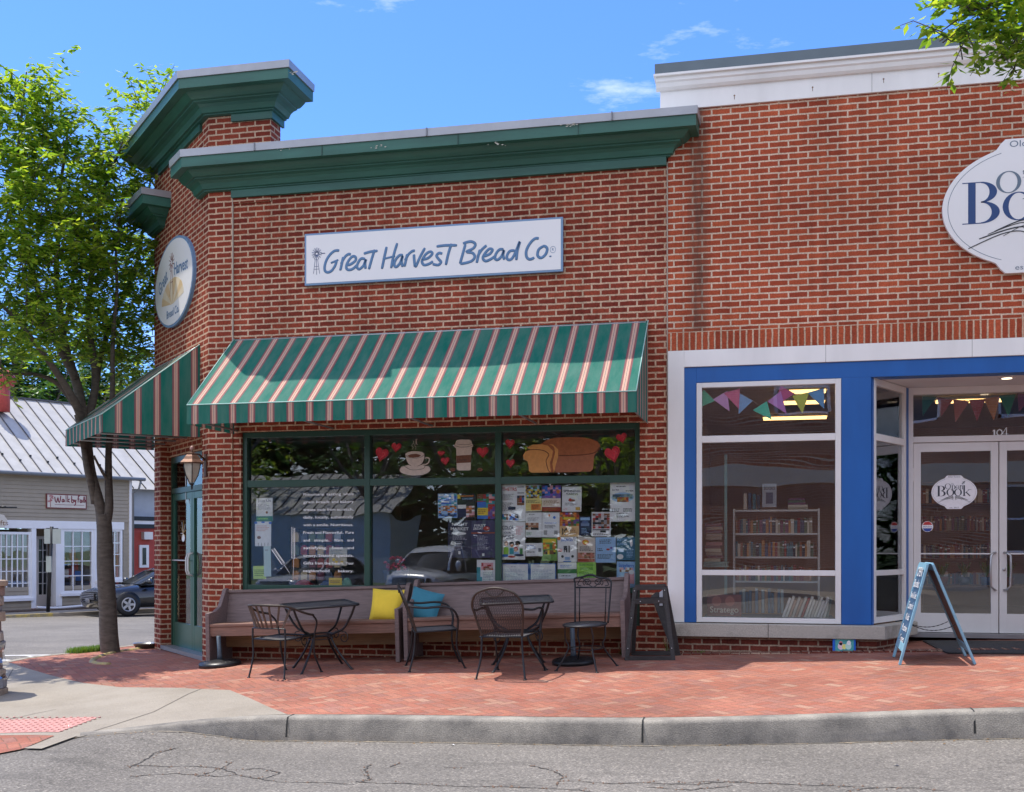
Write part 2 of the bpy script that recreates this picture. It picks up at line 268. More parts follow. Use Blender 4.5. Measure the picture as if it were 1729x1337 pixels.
def seammetal(name, col, pitch=.42):
    return plain(name, col, .35, .1, 3, metal=.55, bump=.05)

M_BRICK = brickmat('dark_red_brick', (.31, .062, .033), (.185, .033, .021), (.56, .38, .26), ms=.0105)
M_BRICK2 = brickmat('orange_red_brick', (.44, .095, .042), (.29, .055, .028), (.62, .46, .34), stain=5.62, ms=.0095)
M_SOLD = brickmat('soldier_course_brick', (.44, .095, .042), (.30, .06, .03), (.56, .40, .28), w=.065, h=.4, off=0)
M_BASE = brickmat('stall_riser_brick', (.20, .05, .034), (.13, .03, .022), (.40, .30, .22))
M_OPP = brickmat('brown_brick', (.36, .14, .09), (.24, .08, .05), (.50, .42, .32))
M_PAVE = herring('herringbone_brick_paving', [(.28, .105, .075), (.35, .14, .095), (.31, .112, .076), (.37, .155, .105), (.30, .145, .112), (.34, .13, .088), (.27, .125, .10), (.36, .148, .098), (.37, .215, .155)], (.20, .11, .075), w=.085)
M_CONC = concretemat('pale_concrete', (.30, .265, .215), (.19, .16, .12), .7)
M_CURB = concretemat('curb_concrete_worn', (.34, .31, .26), (.085, .08, .075), .85, scale=2.8, bump=1.0, lo=.34, hi=.70)
M_SILL = concretemat('limestone_sill', (.42, .39, .34), (.09, .095, .06), .7, scale=2.2, lo=.52, hi=.72)
M_ASPH = asphaltmat()
M_GREEN = plain('green_painted_wood', (.026, .115, .085), .45, .28, 3, bump=.12, stretch=(.35, 1, 2))
M_GREENF = plain('dark_green_frame_paint', (.022, .068, .048), .35, .1, 6)
M_COPE = plain('grey_metal_flashing', (.36, .37, .39), .4, .12, 3, metal=.5)
M_COPE2 = plain('slate_grey_metal_flashing', (.12, .155, .175), .45, .1, 3, metal=.3)
M_WHITE = plain('white_painted_trim', (.80, .79, .77), .5, .09, 2.5, bump=.12, stretch=(1, 1, .25))
M_SIGNW = plain('white_sign_face', (.80, .79, .79), .4, .02, 2)
M_SIGNB = plain('blue_sign_border', (.17, .29, .46), .45, .05, 4)
M_LETTER = plain('blue_lettering', (.09, .20, .37), .4, .12, 30)
M_BLUE = plain('royal_blue_paint', (.008, .10, .36), .4, .14, 2.2, bump=.08, stretch=(1.4, 1, .3))
M_NAVY = plain('navy_lettering', (.02, .06, .19), .5, .02, 3)
M_SLATE = plain('slate_lettering', (.13, .18, .24), .5, .02, 3)
M_ALU = plain('white_aluminium_frame', (.70, .69, .68), .35, .04, 5)
M_GLASS = glassmat('window_glass', (.975, .985, .98), 1.0, .0022, .03)
M_GLASS2 = glassmat('shop_glass', (.975, .985, .975), 1.7, .0022, .03)
M_CANVAS = stripemat()
M_BLK = plain('black_wrought_metal', (.022, .023, .026), .38, .15, 10, metal=.4)
M_MESH = meshmat('expanded_metal_mesh', (.13, .13, .135), .012, .62)  # chair seats: grey lightened, the sun's reflection is put into the colour
M_MESHB = meshmat('expanded_metal_mesh_back', (.03, .03, .034), .012, .3)
M_PEW = plain('weathered_brown_wood', (.165, .118, .112), .6, .35, 5, bump=.3, stretch=(1, 12, 14))
M_PEW2 = plain('weathered_wood_seat', (.21, .115, .085), .6, .35, 5, bump=.3, stretch=(1, 12, 14))
M_PINE = plain('light_brown_board', (.30, .19, .10), .7, .3, 5, stretch=(1, 10, 12))
M_YEL = plain('yellow_cushion_fabric', (.80, .58, .05), .9, .1, 6, bump=.3)
M_TEAL = plain('teal_cushion_fabric', (.04, .20, .28), .9, .1, 6, bump=.3)
M_BARK = plain('grey_brown_bark', (.10, .082, .068), .9, .45, 9, bump=1.0, stretch=(1, 1, 3))
M_LEAF = leafmat('spring_green_leaves', [(.06, .14, .02), (.16, .28, .04), (.33, .41, .07)], .5)
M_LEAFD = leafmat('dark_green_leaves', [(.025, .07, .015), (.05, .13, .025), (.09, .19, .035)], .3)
M_GRASS = leafmat('grass_blades', [(.06, .14, .02), (.10, .2, .03), (.16, .24, .05)], .3)
M_DIM = plain('interior_wall', (.30, .24, .18), .9, .2, 1.5)
M_DIMF = plain('interior_floor', (.16, .12, .09), .6, .2, 2)
M_ROOFM = plain('bright_metal_roof', (.40, .39, .37), .55, .14, 2.5, metal=.0)
M_CLAP = plain('tan_clapboard', (.33, .28, .21), .6, .08, 3)
M_TRIMW = plain('bright_white_trim', (.78, .78, .80), .5, .04, 3)
M_DARKGL = plain('dark_window_glass', (.03, .035, .04), .08, .3, 3)
M_YCURB = concretemat('yellow_painted_curb', (.50, .37, .10), (.22, .2, .17), .8, scale=6, lo=.4, hi=.6)
M_PAINT = concretemat('worn_white_road_paint', (.60, .59, .56), (.25, .24, .22), .6, scale=5)

# ------------------------------------------------------------------ mesh builder
def link(o, parent=None):
    C.objects.link(o)
    if parent is not None:
        o.parent = parent
    return o
class MB:
    def __init__(s, mat=None, M=None):
        s.v = []; s.f = []; s.fm = []; s.uv = []; s.mats = []; s.M = M or Matrix(); s.cur = 0; s.sm = []; s.smooth = False
        if mat: s.use(mat)
    def use(s, m):
        if m not in s.mats: s.mats.append(m)
        s.cur = s.mats.index(m); return s
    def add(s, vs, fs, uvs=None):
        b = len(s.v); s.v += [s.M @ Vector(p) for p in vs]
        for k, f in enumerate(fs):
            s.f.append([b+i for i in f]); s.fm.append(s.cur); s.uv.append(uvs[k] if uvs else None); s.sm.append(s.smooth)
        return s
    def box(s, x0, x1, y0, y1, z0, z1):
        x0, x1 = sorted((x0, x1)); y0, y1 = sorted((y0, y1)); z0, z1 = sorted((z0, z1))
        return s.add([(x0,y0,z0),(x1,y0,z0),(x1,y1,z0),(x0,y1,z0),(x0,y0,z1),(x1,y0,z1),(x1,y1,z1),(x0,y1,z1)],
              [(0,3,2,1),(4,5,6,7),(0,1,5,4),(1,2,6,5),(2,3,7,6),(3,0,4,7)])
    def bar(s, p, q, w, h, up=(0,0,1)):
        p, q = Vector(p), Vector(q); d = (q-p).normalized(); up = Vector(up)
        if abs(d.dot(up)) > .98: up = Vector((0, 1, 0))
        a = d.cross(up).normalized()*w/2; b = a.cross(d).normalized()*h/2
        vs = [p-a-b, p+a-b, p+a+b, p-a+b, q-a-b, q+a-b, q+a+b, q-a+b]
        return s.add(vs, [(0,3,2,1),(4,5,6,7),(0,1,5,4),(1,2,6,5),(2,3,7,6),(3,0,4,7)])
    def prism(s, pts, off):                      # closed outline, thickness vector away from the viewer side
        n = len(pts); off = Vector(off); pts = [Vector(p) for p in pts]
        vs = pts+[p+off for p in pts]
        return s.add(vs, [tuple(range(n)), tuple(range(2*n-1, n-1, -1))]+[(i, i+n, (i+1) % n+n, (i+1) % n) for i in range(n)])
    def face(s, pts): return s.add(pts, [tuple(range(len(pts)))])
    def tube(s, path, r, n=8, cap=True, flat=None, smooth=True):
        path = [Vector(p) for p in path]; m = len(path); rs = r if isinstance(r, (list, tuple)) else [r]*m
        vs = []; prev = None
        for i, p in enumerate(path):
            d = (path[min(i+1, m-1)]-path[max(i-1, 0)]).normalized()
            if flat is not None: a = d.cross(Vector(flat)).normalized(); b = Vector(flat).normalized()
            else:
                if prev is None:
                    a = d.orthogonal().normalized()
                else:
                    a = (prev-d*prev.dot(d)); a = a.normalized() if a.length > 1e-6 else d.orthogonal().normalized()
                prev = a; b = d.cross(a)
            for k in range(n):
                t = 2*math.pi*k/n
                vs.append(p+a*math.cos(t)*rs[i]+b*math.sin(t)*(rs[i] if flat is None else min(rs[i], .0016)))
        fs = [(i*n+k, i*n+(k+1) % n, (i+1)*n+(k+1) % n, (i+1)*n+k) for i in range(m-1) for k in range(n)]
        if cap: fs += [tuple(range(n-1, -1, -1)), tuple(range((m-1)*n, m*n))]
        o = s.smooth; s.smooth = smooth; s.add(vs, fs); s.smooth = o; return s
    def lathe(s, prof, c=(0,0,0), n=20, smooth=True, axis=None):
        vs = []; c = Vector(c); Q = Matrix() if axis is None else Vector((0,0,1)).rotation_difference(Vector(axis)).to_matrix().to_4x4()
        for (r, z) in prof:
            for k in range(n):
                t = 2*math.pi*k/n; vs.append(c+(Q @ Vector((r*math.cos(t), r*math.sin(t), z))))
        m = len(prof)
        fs = [(i*n+k, i*n+(k+1) % n, (i+1)*n+(k+1) % n, (i+1)*n+k) for i in range(m-1) for k in range(n)]
        fs += [tuple(range(n-1, -1, -1)), tuple(range((m-1)*n, m*n))]
        o = s.smooth; s.smooth = smooth; s.add(vs, fs); s.smooth = o; return s
    def ell(s, c, rx, rz, y, n=28, mat=None, thick=0, a0=0, a1=360, drop=0):   # ellipse facing -Y
        pts = [(c[0]+rx*math.cos(R_(a0+(a1-a0)*k/n)), y, c[1]+rz*math.sin(R_(a0+(a1-a0)*k/n))) for k in range(n)]
        if mat: s.use(mat)
        return s.prism(pts, (0, thick, 0)) if thick else s.face(pts)
    def text(s, t, x, z, h, y, mat=None, align='LEFT', w=None, rot=0, bold=0):
        if mat: s.use(mat)
        V, F = textmesh(t, bold); k = h/.7
        wd = (max(v[0] for v in V)-min(v[0] for v in V)) if V else 1
        kx = k if w is None else w/wd
        ox = {'LEFT': 0, 'CENTER': -wd*kx/2, 'RIGHT': -wd*kx}[align]; m0 = min(v[0] for v in V)
        ca, sa = math.cos(rot), math.sin(rot); P = []
        for v in V:
            a = ox+(v[0]-m0)*kx; b = v[1]*k; P.append((x+a*ca-b*sa, y, z+a*sa+b*ca))
        return s.add(P, F)
    def stroke(s, pts, w, y, mat=None, sub=4):   # brush stroke on a plane facing -Y; pts are (x,z)
        if mat: s.use(mat)
        P = [Vector((p[0], 0, p[1])) for p in pts]
        if len(P) > 2 and sub > 1:
            Q = []
            for i in range(len(P)-1):
                p0, p1, p2, p3 = P[max(i-1,0)], P[i], P[i+1], P[min(i+2,len(P)-1)]
                for k in range(sub):
                    t = k/sub; Q.append(.5*((2*p1)+(p2-p0)*t+(2*p0-5*p1+4*p2-p3)*t*t+(-p0+3*p1-3*p2+p3)*t**3))
            P = Q+[P[-1]]
        ww = w/2
        return s.tube([Vector((p.x, y, p.z)) for p in P], [ww*(.75 if i in (0, len(P)-1) else 1) for i in range(len(P))], n=6, flat=(0,1,0))
    def build(s, name, parent=None, root=None, uv=True, bevel=0, recalc=True, auto=None):
        me = bpy.data.meshes.new(name); me.from_pydata([tuple(v) for v in s.v], [], s.f)
        for m in s.mats: me.materials.append(m)
        for i, p in enumerate(me.polygons): p.material_index = s.fm[i]; p.use_smooth = s.sm[i]
        if recalc:
            bm = bmesh.new(); bm.from_mesh(me); bmesh.ops.recalc_face_normals(bm, faces=bm.faces); bm.to_mesh(me); bm.free()
        if uv:
            ul = me.uv_layers.new(name='UVMap')
            for i, p in enumerate(me.polygons):
                if s.uv[i] is not None and not recalc:
                    for k, li in enumerate(p.loop_indices): ul.data[li].uv = s.uv[i][k]
                    continue
                n = p.normal
                t = Vector((0,0,1)).cross(n) if abs(n.z) < .9 else Vector((1,0,0))
                t.normalize(); hz = abs(n.z) >= .9
                if hz and len(p.vertices) and s.M[0][1] != 0: t = Vector((s.M[0][0], s.M[1][0], 0)).normalized()
                if t.x < -1e-4 or (abs(t.x) < 1e-4 and t.y < 0): t = -t
                for li in p.loop_indices:
                    co = me.vertices[me.loops[li].vertex_index].co
                    ul.data[li].uv = (co.dot(t), co.z if not hz else co.y)
        o = bpy.data.objects.new(name, me); link(o, parent)
        if parent is not None:                  # coordinates are given in world space of the built thing
            r = parent
            off = Vector((0,0,0))
            while r is not None: off += r.location; r = r.parent
            if not parent.get('_local'): o.location = -off
            else: o['_local'] = 1
        if bevel:
            b = o.modifiers.new('bevel', 'BEVEL'); b.width = bevel; b.segments = 2; b.limit_method = 'ANGLE'
        return o
_tm = {}
def textmesh(t, bold=0):
    if (t, bold) in _tm: return _tm[(t, bold)]
    cu = bpy.data.curves.new('t', 'FONT'); cu.body = t; cu.size = 1; cu.resolution_u = 3; cu.offset = bold
    o = bpy.data.objects.new('t', cu); C.objects.link(o); dg = bpy.context.evaluated_depsgraph_get()
    me = bpy.data.meshes.new_from_object(o.evaluated_get(dg))
    r = ([tuple(v.co) for v in me.vertices], [tuple(p.vertices) for p in me.polygons])
    bpy.data.objects.remove(o); bpy.data.curves.remove(cu); bpy.data.meshes.remove(me); _tm[(t, bold)] = r; return r
def tag(o, label, cat=None, group=None):
    o['label'] = label
    if cat: o['category'] = cat
    if group: o['group'] = group
    return o
def thing(name, label, cat, loc=(0,0,0), rz=0, group=None, local=False):
    o = bpy.data.objects.new(name, None); C.objects.link(o); o.location = loc; o.rotation_euler = (0, 0, rz); o.empty_display_size = .2
    if local: o['_local'] = 1
    return tag(o, label, cat, group)
def struct(o, kind='structure'): o['kind'] = kind; return o
def copytree(src, parent=None):
    c = src.copy(); C.objects.link(c); c.parent = parent
    for ch in list(src.children): copytree(ch, c)
    return c
def rnd(a, b): return random.uniform(a, b)
random.seed(7)
MCH = Matrix.Rotation(R_(-45), 4, 'Z')          # frame of the chamfered corner: x' runs -2.4..0, y' inward
LCH = 2.4
# ================================================================== GROUND
mb = MB(plain('far_field_grass', (.07, .11, .03), .9, .3, .05)); mb.face([(-600,-600,-2.2),(600,-600,-2.2),(600,600,-2.2),(-600,600,-2.2)])
struct(mb.build('ground'))
def sheet(name, mat, xs, ys, f):
    mb = MB(mat); nx, ny = len(xs), len(ys); mb.smooth = True
    mb.add([(x, y, f(x, y)) for y in ys for x in xs], [(j*nx+i, j*nx+i+1, (j+1)*nx+i+1, (j+1)*nx+i) for j in range(ny-1) for i in range(nx-1)])
    return struct(mb.build(name, recalc=False))
rng = lambda a, b, s_: [a+s_*i for i in range(int(round((b-a)/s_)))]
sheet('road', M_ASPH, rng(-70,-8,3)+rng(-8,-4,1)+rng(-4,6,.2)+rng(6,14,1)+rng(14,51,4), rng(-30,-12,2)+rng(-12,-6.8,.4)+rng(-6.8,-1.6,.2)+rng(-1.6,4,.8)+rng(4,80,4), GR)
# kerb line: top front edge of the kerb, read off the photograph
KPX = [(135,1243),(190,1237),(250,1230.5),(310,1223),(370,1217),(430,1213.5),(485,1212),(560,1212),(640,1212.5),(760,1214),(880,1216),(980,1217.5),(1085,1218),(1200,1216.5),(1300,1214),(1400,1211),(1500,1207),(1600,1203.5),(1729,1200)]
KP = [PG(*p) for p in KPX]
KP += [Vector((9.5, -3.35, G(9.5,-3.35))), Vector((14, -2.9, G(14,-2.9)))]
# herringbone pavement polygon (fan-free: grid clipped by polygon through triangulation)
def groundpoly(name, mat, pts, lift=0, f=G, step=.6, kind='structure', thick=0, parent=None):
    bm = bmesh.new(); vs = [bm.verts.new((p[0], p[1], 0)) for p in pts]; fc = bm.faces.new(vs)
    x0 = min(p[0] for p in pts); x1 = max(p[0] for p in pts); y0 = min(p[1] for p in pts); y1 = max(p[1] for p in pts)
    x = math.floor(x0)+step
    while x < x1:
        bmesh.ops.bisect_plane(bm, geom=bm.verts[:]+bm.edges[:]+bm.faces[:], plane_co=(x,0,0), plane_no=(1,0,0)); x += step
    y = math.floor(y0)+step
    while y < y1:
        bmesh.ops.bisect_plane(bm, geom=bm.verts[:]+bm.edges[:]+bm.faces[:], plane_co=(0,y,0), plane_no=(0,1,0)); y += step
    for yy in (0, 1.2): bmesh.ops.bisect_plane(bm, geom=bm.verts[:]+bm.edges[:]+bm.faces[:], plane_co=(0,yy,0), plane_no=(0,1,0))
    for xx in (0, .8): bmesh.ops.bisect_plane(bm, geom=bm.verts[:]+bm.edges[:]+bm.faces[:], plane_co=(xx,0,0), plane_no=(1,0,0))
    bmesh.ops.recalc_face_normals(bm, faces=bm.faces)
    for v in bm.verts: v.co.z = f(v.co.x, v.co.y)+lift
    if thick:
        r = bmesh.ops.extrude_face_region(bm, geom=bm.faces[:])
        for v in [e for e in r['geom'] if isinstance(e, bmesh.types.BMVert)]: v.co.z -= thick
        bmesh.ops.recalc_face_normals(bm, faces=bm.faces)
    me = bpy.data.meshes.new(name); bm.to_mesh(me); bm.free(); me.materials.append(mat)
    for p in me.polygons: p.use_smooth = False
    if me.polygons[0].normal.z < 0 and not thick: me.flip_normals()
    o = bpy.data.objects.new(name, me); C.objects.link(o)
    if kind: o['kind'] = kind
    return o
def kin(d):                                      # kerb polyline offset inward (+Y-ish) by d
    out = []
    for i, p in enumerate(KP):
        a = KP[max(i-1,0)]; b = KP[min(i+1,len(KP)-1)]; t = (b-a); t.z = 0; t.normalize(); n = Vector((-t.y, t.x, 0))
        q = p+n*d; out.append(q)
    return out
KI = kin(.15)
TREEP = PG(187, 1099)
# brick pavement reaches the back of the kerb right of x=485px, and the corner left of it
left = [PG(485,1206), PG(455,1194), PG(420,1178), PG(388,1165), PG(330,1163), PG(200,1160), PG(140,1153), PG(85,1140), PG(35,1125), PG(10,1117)]
cross = [PG(75,1107), PG(130,1101), PG(190,1093), PG(235,1088.5)]
poly = [(p.x, p.y) for p in left]+[(p.x, p.y) for p in cross]+[(-1.9, 3.0), (-1.9, 9), (14, 9)]+[(p.x, p.y) for p in reversed([q for q in KI if q.x > left[0].x+.05])]
groundpoly('pavement', M_PAVE, poly)
# concrete corner apron with ramp
concp = [PG(485,1206), PG(455,1194), PG(420,1178), PG(388,1165), PG(330,1163), PG(200,1160), PG(140,1153), PG(85,1140), PG(35,1125), PG(10,1117)]
lowl = [(-3.6, .9), (-7, 0), (-7, -6), (-.5, -6.0)]
front = [p for p in KI if p.x <= left[0].x+.05]
GC = lambda x, y: G(x, y)-.002-.0*x
ap = [(p.x, p.y) for p in reversed(front)]
ramp_edge = PG(130,1245)
groundpoly('concrete_apron', M_CONC, [(p.x, p.y) for p in reversed(concp)][:0]+[(p.x, p.y) for p in concp]+[(-3.9,.6),(-6.5,-.5),(-6.5,-5.2),(.4,-5.2),(PG(60,1258).x,PG(60,1258).y),(ramp_edge.x, ramp_edge.y)]+[(p.x,p.y) for p in front[1:]], lift=.001)
# score lines in the concrete (shallow dark joints)
M_JOINT = plain('dark_joint', (.10, .085, .07), .9, .2, 20)
def gline(name, px, w, lift, mat, f=G, jag=0, n=1, parent=None, taper=False):
    P = [PG(a, b, f) for a, b in px]; Q = []
    for i in range(len(P)-1):
        m = max(1, int((P[i+1]-P[i]).length/.04)) if jag else max(1, int((P[i+1]-P[i]).length/.3))
        for k in range(m): Q.append(P[i].lerp(P[i+1], k/m))
    Q.append(P[-1]); mb = MB(mat); L_ = []; R2 = []
    for i, p in enumerate(Q):
        t = (Q[min(i+1, len(Q)-1)]-Q[max(i-1, 0)]); t.z = 0; t.normalize(); nn = Vector((-t.y, t.x, 0))
        o = nn*rnd(-jag, jag)+nn*jag*3*(noise.noise(Vector((p.x*3, p.y*3, 1)))) if jag else Vector((0,0,0)); ww = w*(rnd(.35, 1.3) if jag else 1)
        a = p+o+nn*ww/2; b = p+o-nn*ww/2; a.z = f(a.x, a.y)+lift; b.z = f(b.x, b.y)+lift; L_.append(a); R2.append(b)
    m = len(L_); mb.add(L_+R2, [(i, i+1, m+i+1, m+i) for i in range(m-1)])
    o = mb.build(name, recalc=False)
    if o.data.polygons[0].normal.z < 0: o.data.flip_normals()
    return struct(o)
for k in ([(135,1242),(190,1225),(260,1202),(318,1172),(340,1163)], [(0,1218),(60,1205),(95,1198)], [(0,1168),(22,1130)]):
    gline('concrete_joint', k, .010, .003, M_JOINT)
# kerb: front top edge KP, rounded nose, back edge KI
mb = MB(M_CURB); sec = []
for i, (p, q) in enumerate(zip(KP, KI)):
    zt = G(p.x, p.y)+.006; zb = GR(p.x, p.y)-.02; inw = (q-p); inw.z = 0; inw.normalize()
    # kerb drops into the ramp at the left end
    sec.append([q+Vector((0,0,0)), p+inw*.03, p+inw*.012, p, p-inw*.02])
    for k, zz in enumerate((zt, zt, zt-.006, zt-.028, zb)): sec[-1][k] = Vector((sec[-1][k].x, sec[-1][k].y, zz))
n = len(sec)
mb.smooth = True
mb.add([v for s_ in sec for v in s_], [(i*5+k, i*5+k+1, (i+1)*5+k+1, (i+1)*5+k) for i in range(n-1) for k in range(4)])
o = mb.build('kerb', recalc=False); o.data.flip_normals() if o.data.polygons[0].normal.z < 0 else None; struct(o)
M_JOINT2 = plain('black_gap', (.03, .03, .028), .9, .2, 20)
for px in (485, 1085, 1645):
    a = PG(px, 1205); k = min(range(len(KP)), key=lambda i: abs((KP[i]-a).x)); p = KP[k]; q = KI[k]
    if px == 1645: p = PG(1645,1202); q = p+Vector((.0,.16,0))
    zt = G(p.x, p.y); mb = MB(M_JOINT2); d = Vector(((q-p).x, (q-p).y, 0)).normalized()
    mb.add([q+Vector((-.006,0,.0105)), q+Vector((.006,0,.0105)), p+d*.012+Vector((.006,0,.0055)), p+d*.012+Vector((-.006,0,.0055)), p-d*.003+Vector((.006,0,-.02)), p-d*.003+Vector((-.006,0,-.02)), p-d*.026+Vector((.009,0,-.15)), p-d*.026+Vector((-.007,0,-.15))], [(0,1,2,3),(3,2,4,5),(5,4,6,7)])
    struct(mb.build('kerb_joint', recalc=False))
# light gutter dust along the kerb foot
mb = MB(concretemat('gutter_dust', (.34, .28, .2), (.18, .17, .15), .9, scale=14, lo=.4, hi=.6)); Q0 = kin(-.02); Q1 = kin(-.075)
a = []; 
for i in range(len(KP)-1):
    for k in range(6):
        t = k/6; p = Q0[i].lerp(Q0[i+1], t); q = Q0[i].lerp(Q0[i+1], t)+(Q1[i]-Q0[i])*(.15+.9*abs(noise.noise(Vector((p.x*5, 0, 3)))) )
        a.append((p, q))
mb.add([Vector((p.x, p.y, GR(p.x,p.y)+.004)) for pq in a for p in pq], [(2*i, 2*i+1, 2*i+3, 2*i+2) for i in range(len(a)-1)])
o = mb.build('gutter_dust', recalc=False); o.data.flip_normals() if o.data.polygons[0].normal.z < 0 else None; struct(o)
# cracks in the asphalt
M_CRACK = plain('dark_crack', (.045, .042, .038), .95, .3, 30)
CR = [[(217,1296),(240,1285),(262,1272),(300,1262)], [(220,1292),(330,1294),(372,1298),(400,1308),(440,1316),(470,1320),(520,1322),(600,1324)],
      [(398,1285),(372,1298)], [(372,1298),(350,1306),(334,1312)], [(440,1316),(470,1305),(430,1296),(410,1300)], [(220,1312),(300,1306),(372,1312),(400,1308)],
      [(600,1320),(680,1322),(760,1328),(860,1330),(940,1332),(1000,1337)], [(626,1292),(615,1300),(630,1316),(612,1322)], [(895,1292),(930,1300),(955,1310),(940,1328)],
      [(960,1318),(1030,1324),(1100,1322),(1170,1324),(1260,1319)], [(1130,1322),(1180,1320),(1260,1322),(1350,1325),(1440,1328),(1480,1330),(1560,1332),(1600,1337)], [(1090,1330),(1160,1334),(1240,1328)], [(1480,1330),(1430,1337)],
      [(655,1295),(676,1288)], [(750,1296),(785,1297)]]
for c in CR: gline('road_crack', c, .011, .003, M_CRACK, f=GR, jag=.012)
M_CFILL = plain('gravel_crumbs', (.20, .13, .09), .95, .3, 30); mb = MB(M_CFILL)
for c in CR:
    P = [PG(a, b, GR) for a, b in c]
    for i in range(len(P)-1):
        for k in range(int((P[i+1]-P[i]).length*22)):
            q = P[i].lerp(P[i+1], rnd(0, 1)); x, y = q.x+random.gauss(0, .02), q.y+random.gauss(0, .02); s_ = rnd(.003, .010); z = GR(x, y)+.003
            mb.add([(x-s_, y-s_*.4, z), (x+s_*.5, y-s_, z), (x+s_, y+s_*.5, z), (x-s_*.2, y+s_, z), (x, y, z+s_*.9)], [(0,1,4),(1,2,4),(2,3,4),(3,0,4)])
o = mb.build('gravel_crumbs', recalc=False, uv=False); tag(o, 'gravel crumbs scattered along the cracks in the asphalt', 'gravel'); o['kind'] = 'stuff'
# tactile paving, brick crossing, ramp kerb
M_TACT = plain('pink_tactile_concrete', (.47, .23, .20), .8, .15, 8, bump=.2)
def gquad(name, px, mat, lift, f=G): 
    P = [PG(a, b, f) for a, b in px]; return groundpoly(name, mat, [(p.x, p.y) for p in P], lift=lift, f=f, step=2)
gquad('tactile_paving', [(-80,1211),(165,1211.5),(98,1237),(-120,1236)], M_TACT, .004)
mb = MB(M_TACT)
for i in range(20):
    for j in range(9):
        a = PG(-60+i*12-j*8, 1212+j*2.9)
        if True: mb.lathe([(.014,0),(.010,.006)], (a.x, a.y, G(a.x,a.y)+.004), n=6)
o = mb.build('tactile_domes'); struct(o)
gquad('brick_crossing', [(-60,1243),(92,1243),(36,1266),(-90,1290)], M_PAVE, .006)
gquad('ramp_kerb', [(132,1243.5),(112,1243),(40,1265),(70,1266)], M_CONC, .009)
#gquad('lane_paint', [(112,1263),(140,1257.5),(143,1260),(120,1266)], M_PAINT, .004, f=GR)
# cross street: line markings
for q in ([(8,1106.5),(190,1103.8),(190,1105.2),(8,1108.2)], [(40,1107.5),(48,1107.5),(86,1113),(74,1114)], [(-5,1112),(30,1116),(24,1120),(-10,1115)]):
    gquad('parking_line', q, M_PAINT, .006, f=GR)
# corner kerb round the tree
YC = [(158,1117),(170,1110),(195,1104.5),(225,1099),(262,1091)]
mb = MB(M_YCURB); Pk = [PG(a, b) for a, b in [(275,1090.5),(262,1091.5),(225,1097),(195,1101),(172,1107),(158,1113),(155,1118),(168,1121),(190,1122)]]
Qk = []
for i in range(len(Pk)-1):
    for k in range(4): Qk.append(Pk[i].lerp(Pk[i+1], k/4)-Vector((0,0,.018)))
mb.tube(Qk, .042, 8); struct(mb.build('tree_pit_kerb'))
o = gline('corner_kerb', [(10,1118),(40,1112),(75,1107.5),(130,1101.5),(190,1094),(240,1088)], .11, .004, M_CONC)
# ---- kerb face of the corner towards the cross street
mb = MB(M_CONC); P = [PG(a, b) for a, b in [(10,1117),(40,1112),(75,1107),(130,1101),(190,1093),(240,1088)]]
mb.add([p for p in P]+[Vector((p.x, p.y, -.5)) for p in P], [(i, i+1, len(P)+i+1, len(P)+i) for i in range(len(P)-1)])
struct(mb.build('corner_kerb_face'))

# ================================================================== BAKERY BUILDING
BK = thing('bakery_building', 'single storey dark red brick bakery with green cornice and chamfered corner entrance', 'building', (0,0,0))
def wallholes(mb, x0, x1, z0, z1, holes, y0, y1):
    xs = sorted({x0, x1, *[h[0] for h in holes], *[h[1] for h in holes]}); zs = sorted({z0, z1, *[h[2] for h in holes], *[h[3] for h in holes]})
    solid = lambda i, j: 0 <= i < len(xs)-1 and 0 <= j < len(zs)-1 and not any(h[0] <= xs[i]+1e-6 and xs[i+1]-1e-6 <= h[1] and h[2] <= zs[j]+1e-6 and zs[j+1]-1e-6 <= h[3] for h in holes)
    for i in range(len(xs)-1):
        for j in range(len(zs)-1):
            if not solid(i, j): continue
            a, b, c, d = xs[i], xs[i+1], zs[j], zs[j+1]
            mb.face([(a,y0,c),(b,y0,c),(b,y0,d),(a,y0,d)]); mb.face([(b,y1,c),(a,y1,c),(a,y1,d),(b,y1,d)])
            if not solid(i-1, j): mb.face([(a,y1,c),(a,y0,c),(a,y0,d),(a,y1,d)])
            if not solid(i+1, j): mb.face([(b,y0,c),(b,y1,c),(b,y1,d),(b,y0,d)])
            if not solid(i, j-1): mb.face([(a,y1,c),(b,y1,c),(b,y0,c),(a,y0,c)])
            if not solid(i, j+1): mb.face([(a,y0,d),(b,y0,d),(b,y1,d),(a,y1,d)])
mb = MB(M_BRICK)
wallholes(mb, .30, 5.29, -.4, 5.50, [(.40, 5.0, .50, 2.665)], .02, .26)
o = mb.build('brick_wall', BK, recalc=False)
# corner piers, proud of the wall, with the chamfer wall between them (thin bent slab rises into the corner parapet)
mb = MB(M_BRICK)
def bent(mb, z0_, z1_, ret, t=.26, y0=0.):      # slab: return along the facade, chamfer, return along the side street
    # outline in plan, outer then inner
    k = math.tan(R_(22.5))
    e = -y0
    P0 = Vector((ret, y0)); P1 = Vector((0+e*-.4142, y0)); 
    s = math.sqrt(.5); Lx, Ly = -LCH*s, LCH*s
    P2 = Vector((Lx-e, Ly-e*.4142)); P3 = Vector((Lx-e, Ly+ret))
    I3 = Vector((Lx+t, Ly+ret)); I2 = Vector((Lx+t, Ly+t*k)); I1 = Vector((t*k, t)); I0 = Vector((ret, t))
    return [P0, P1, P2, P3, I3, I2, I1, I0]
out = bent(mb, 0, 0, .30)
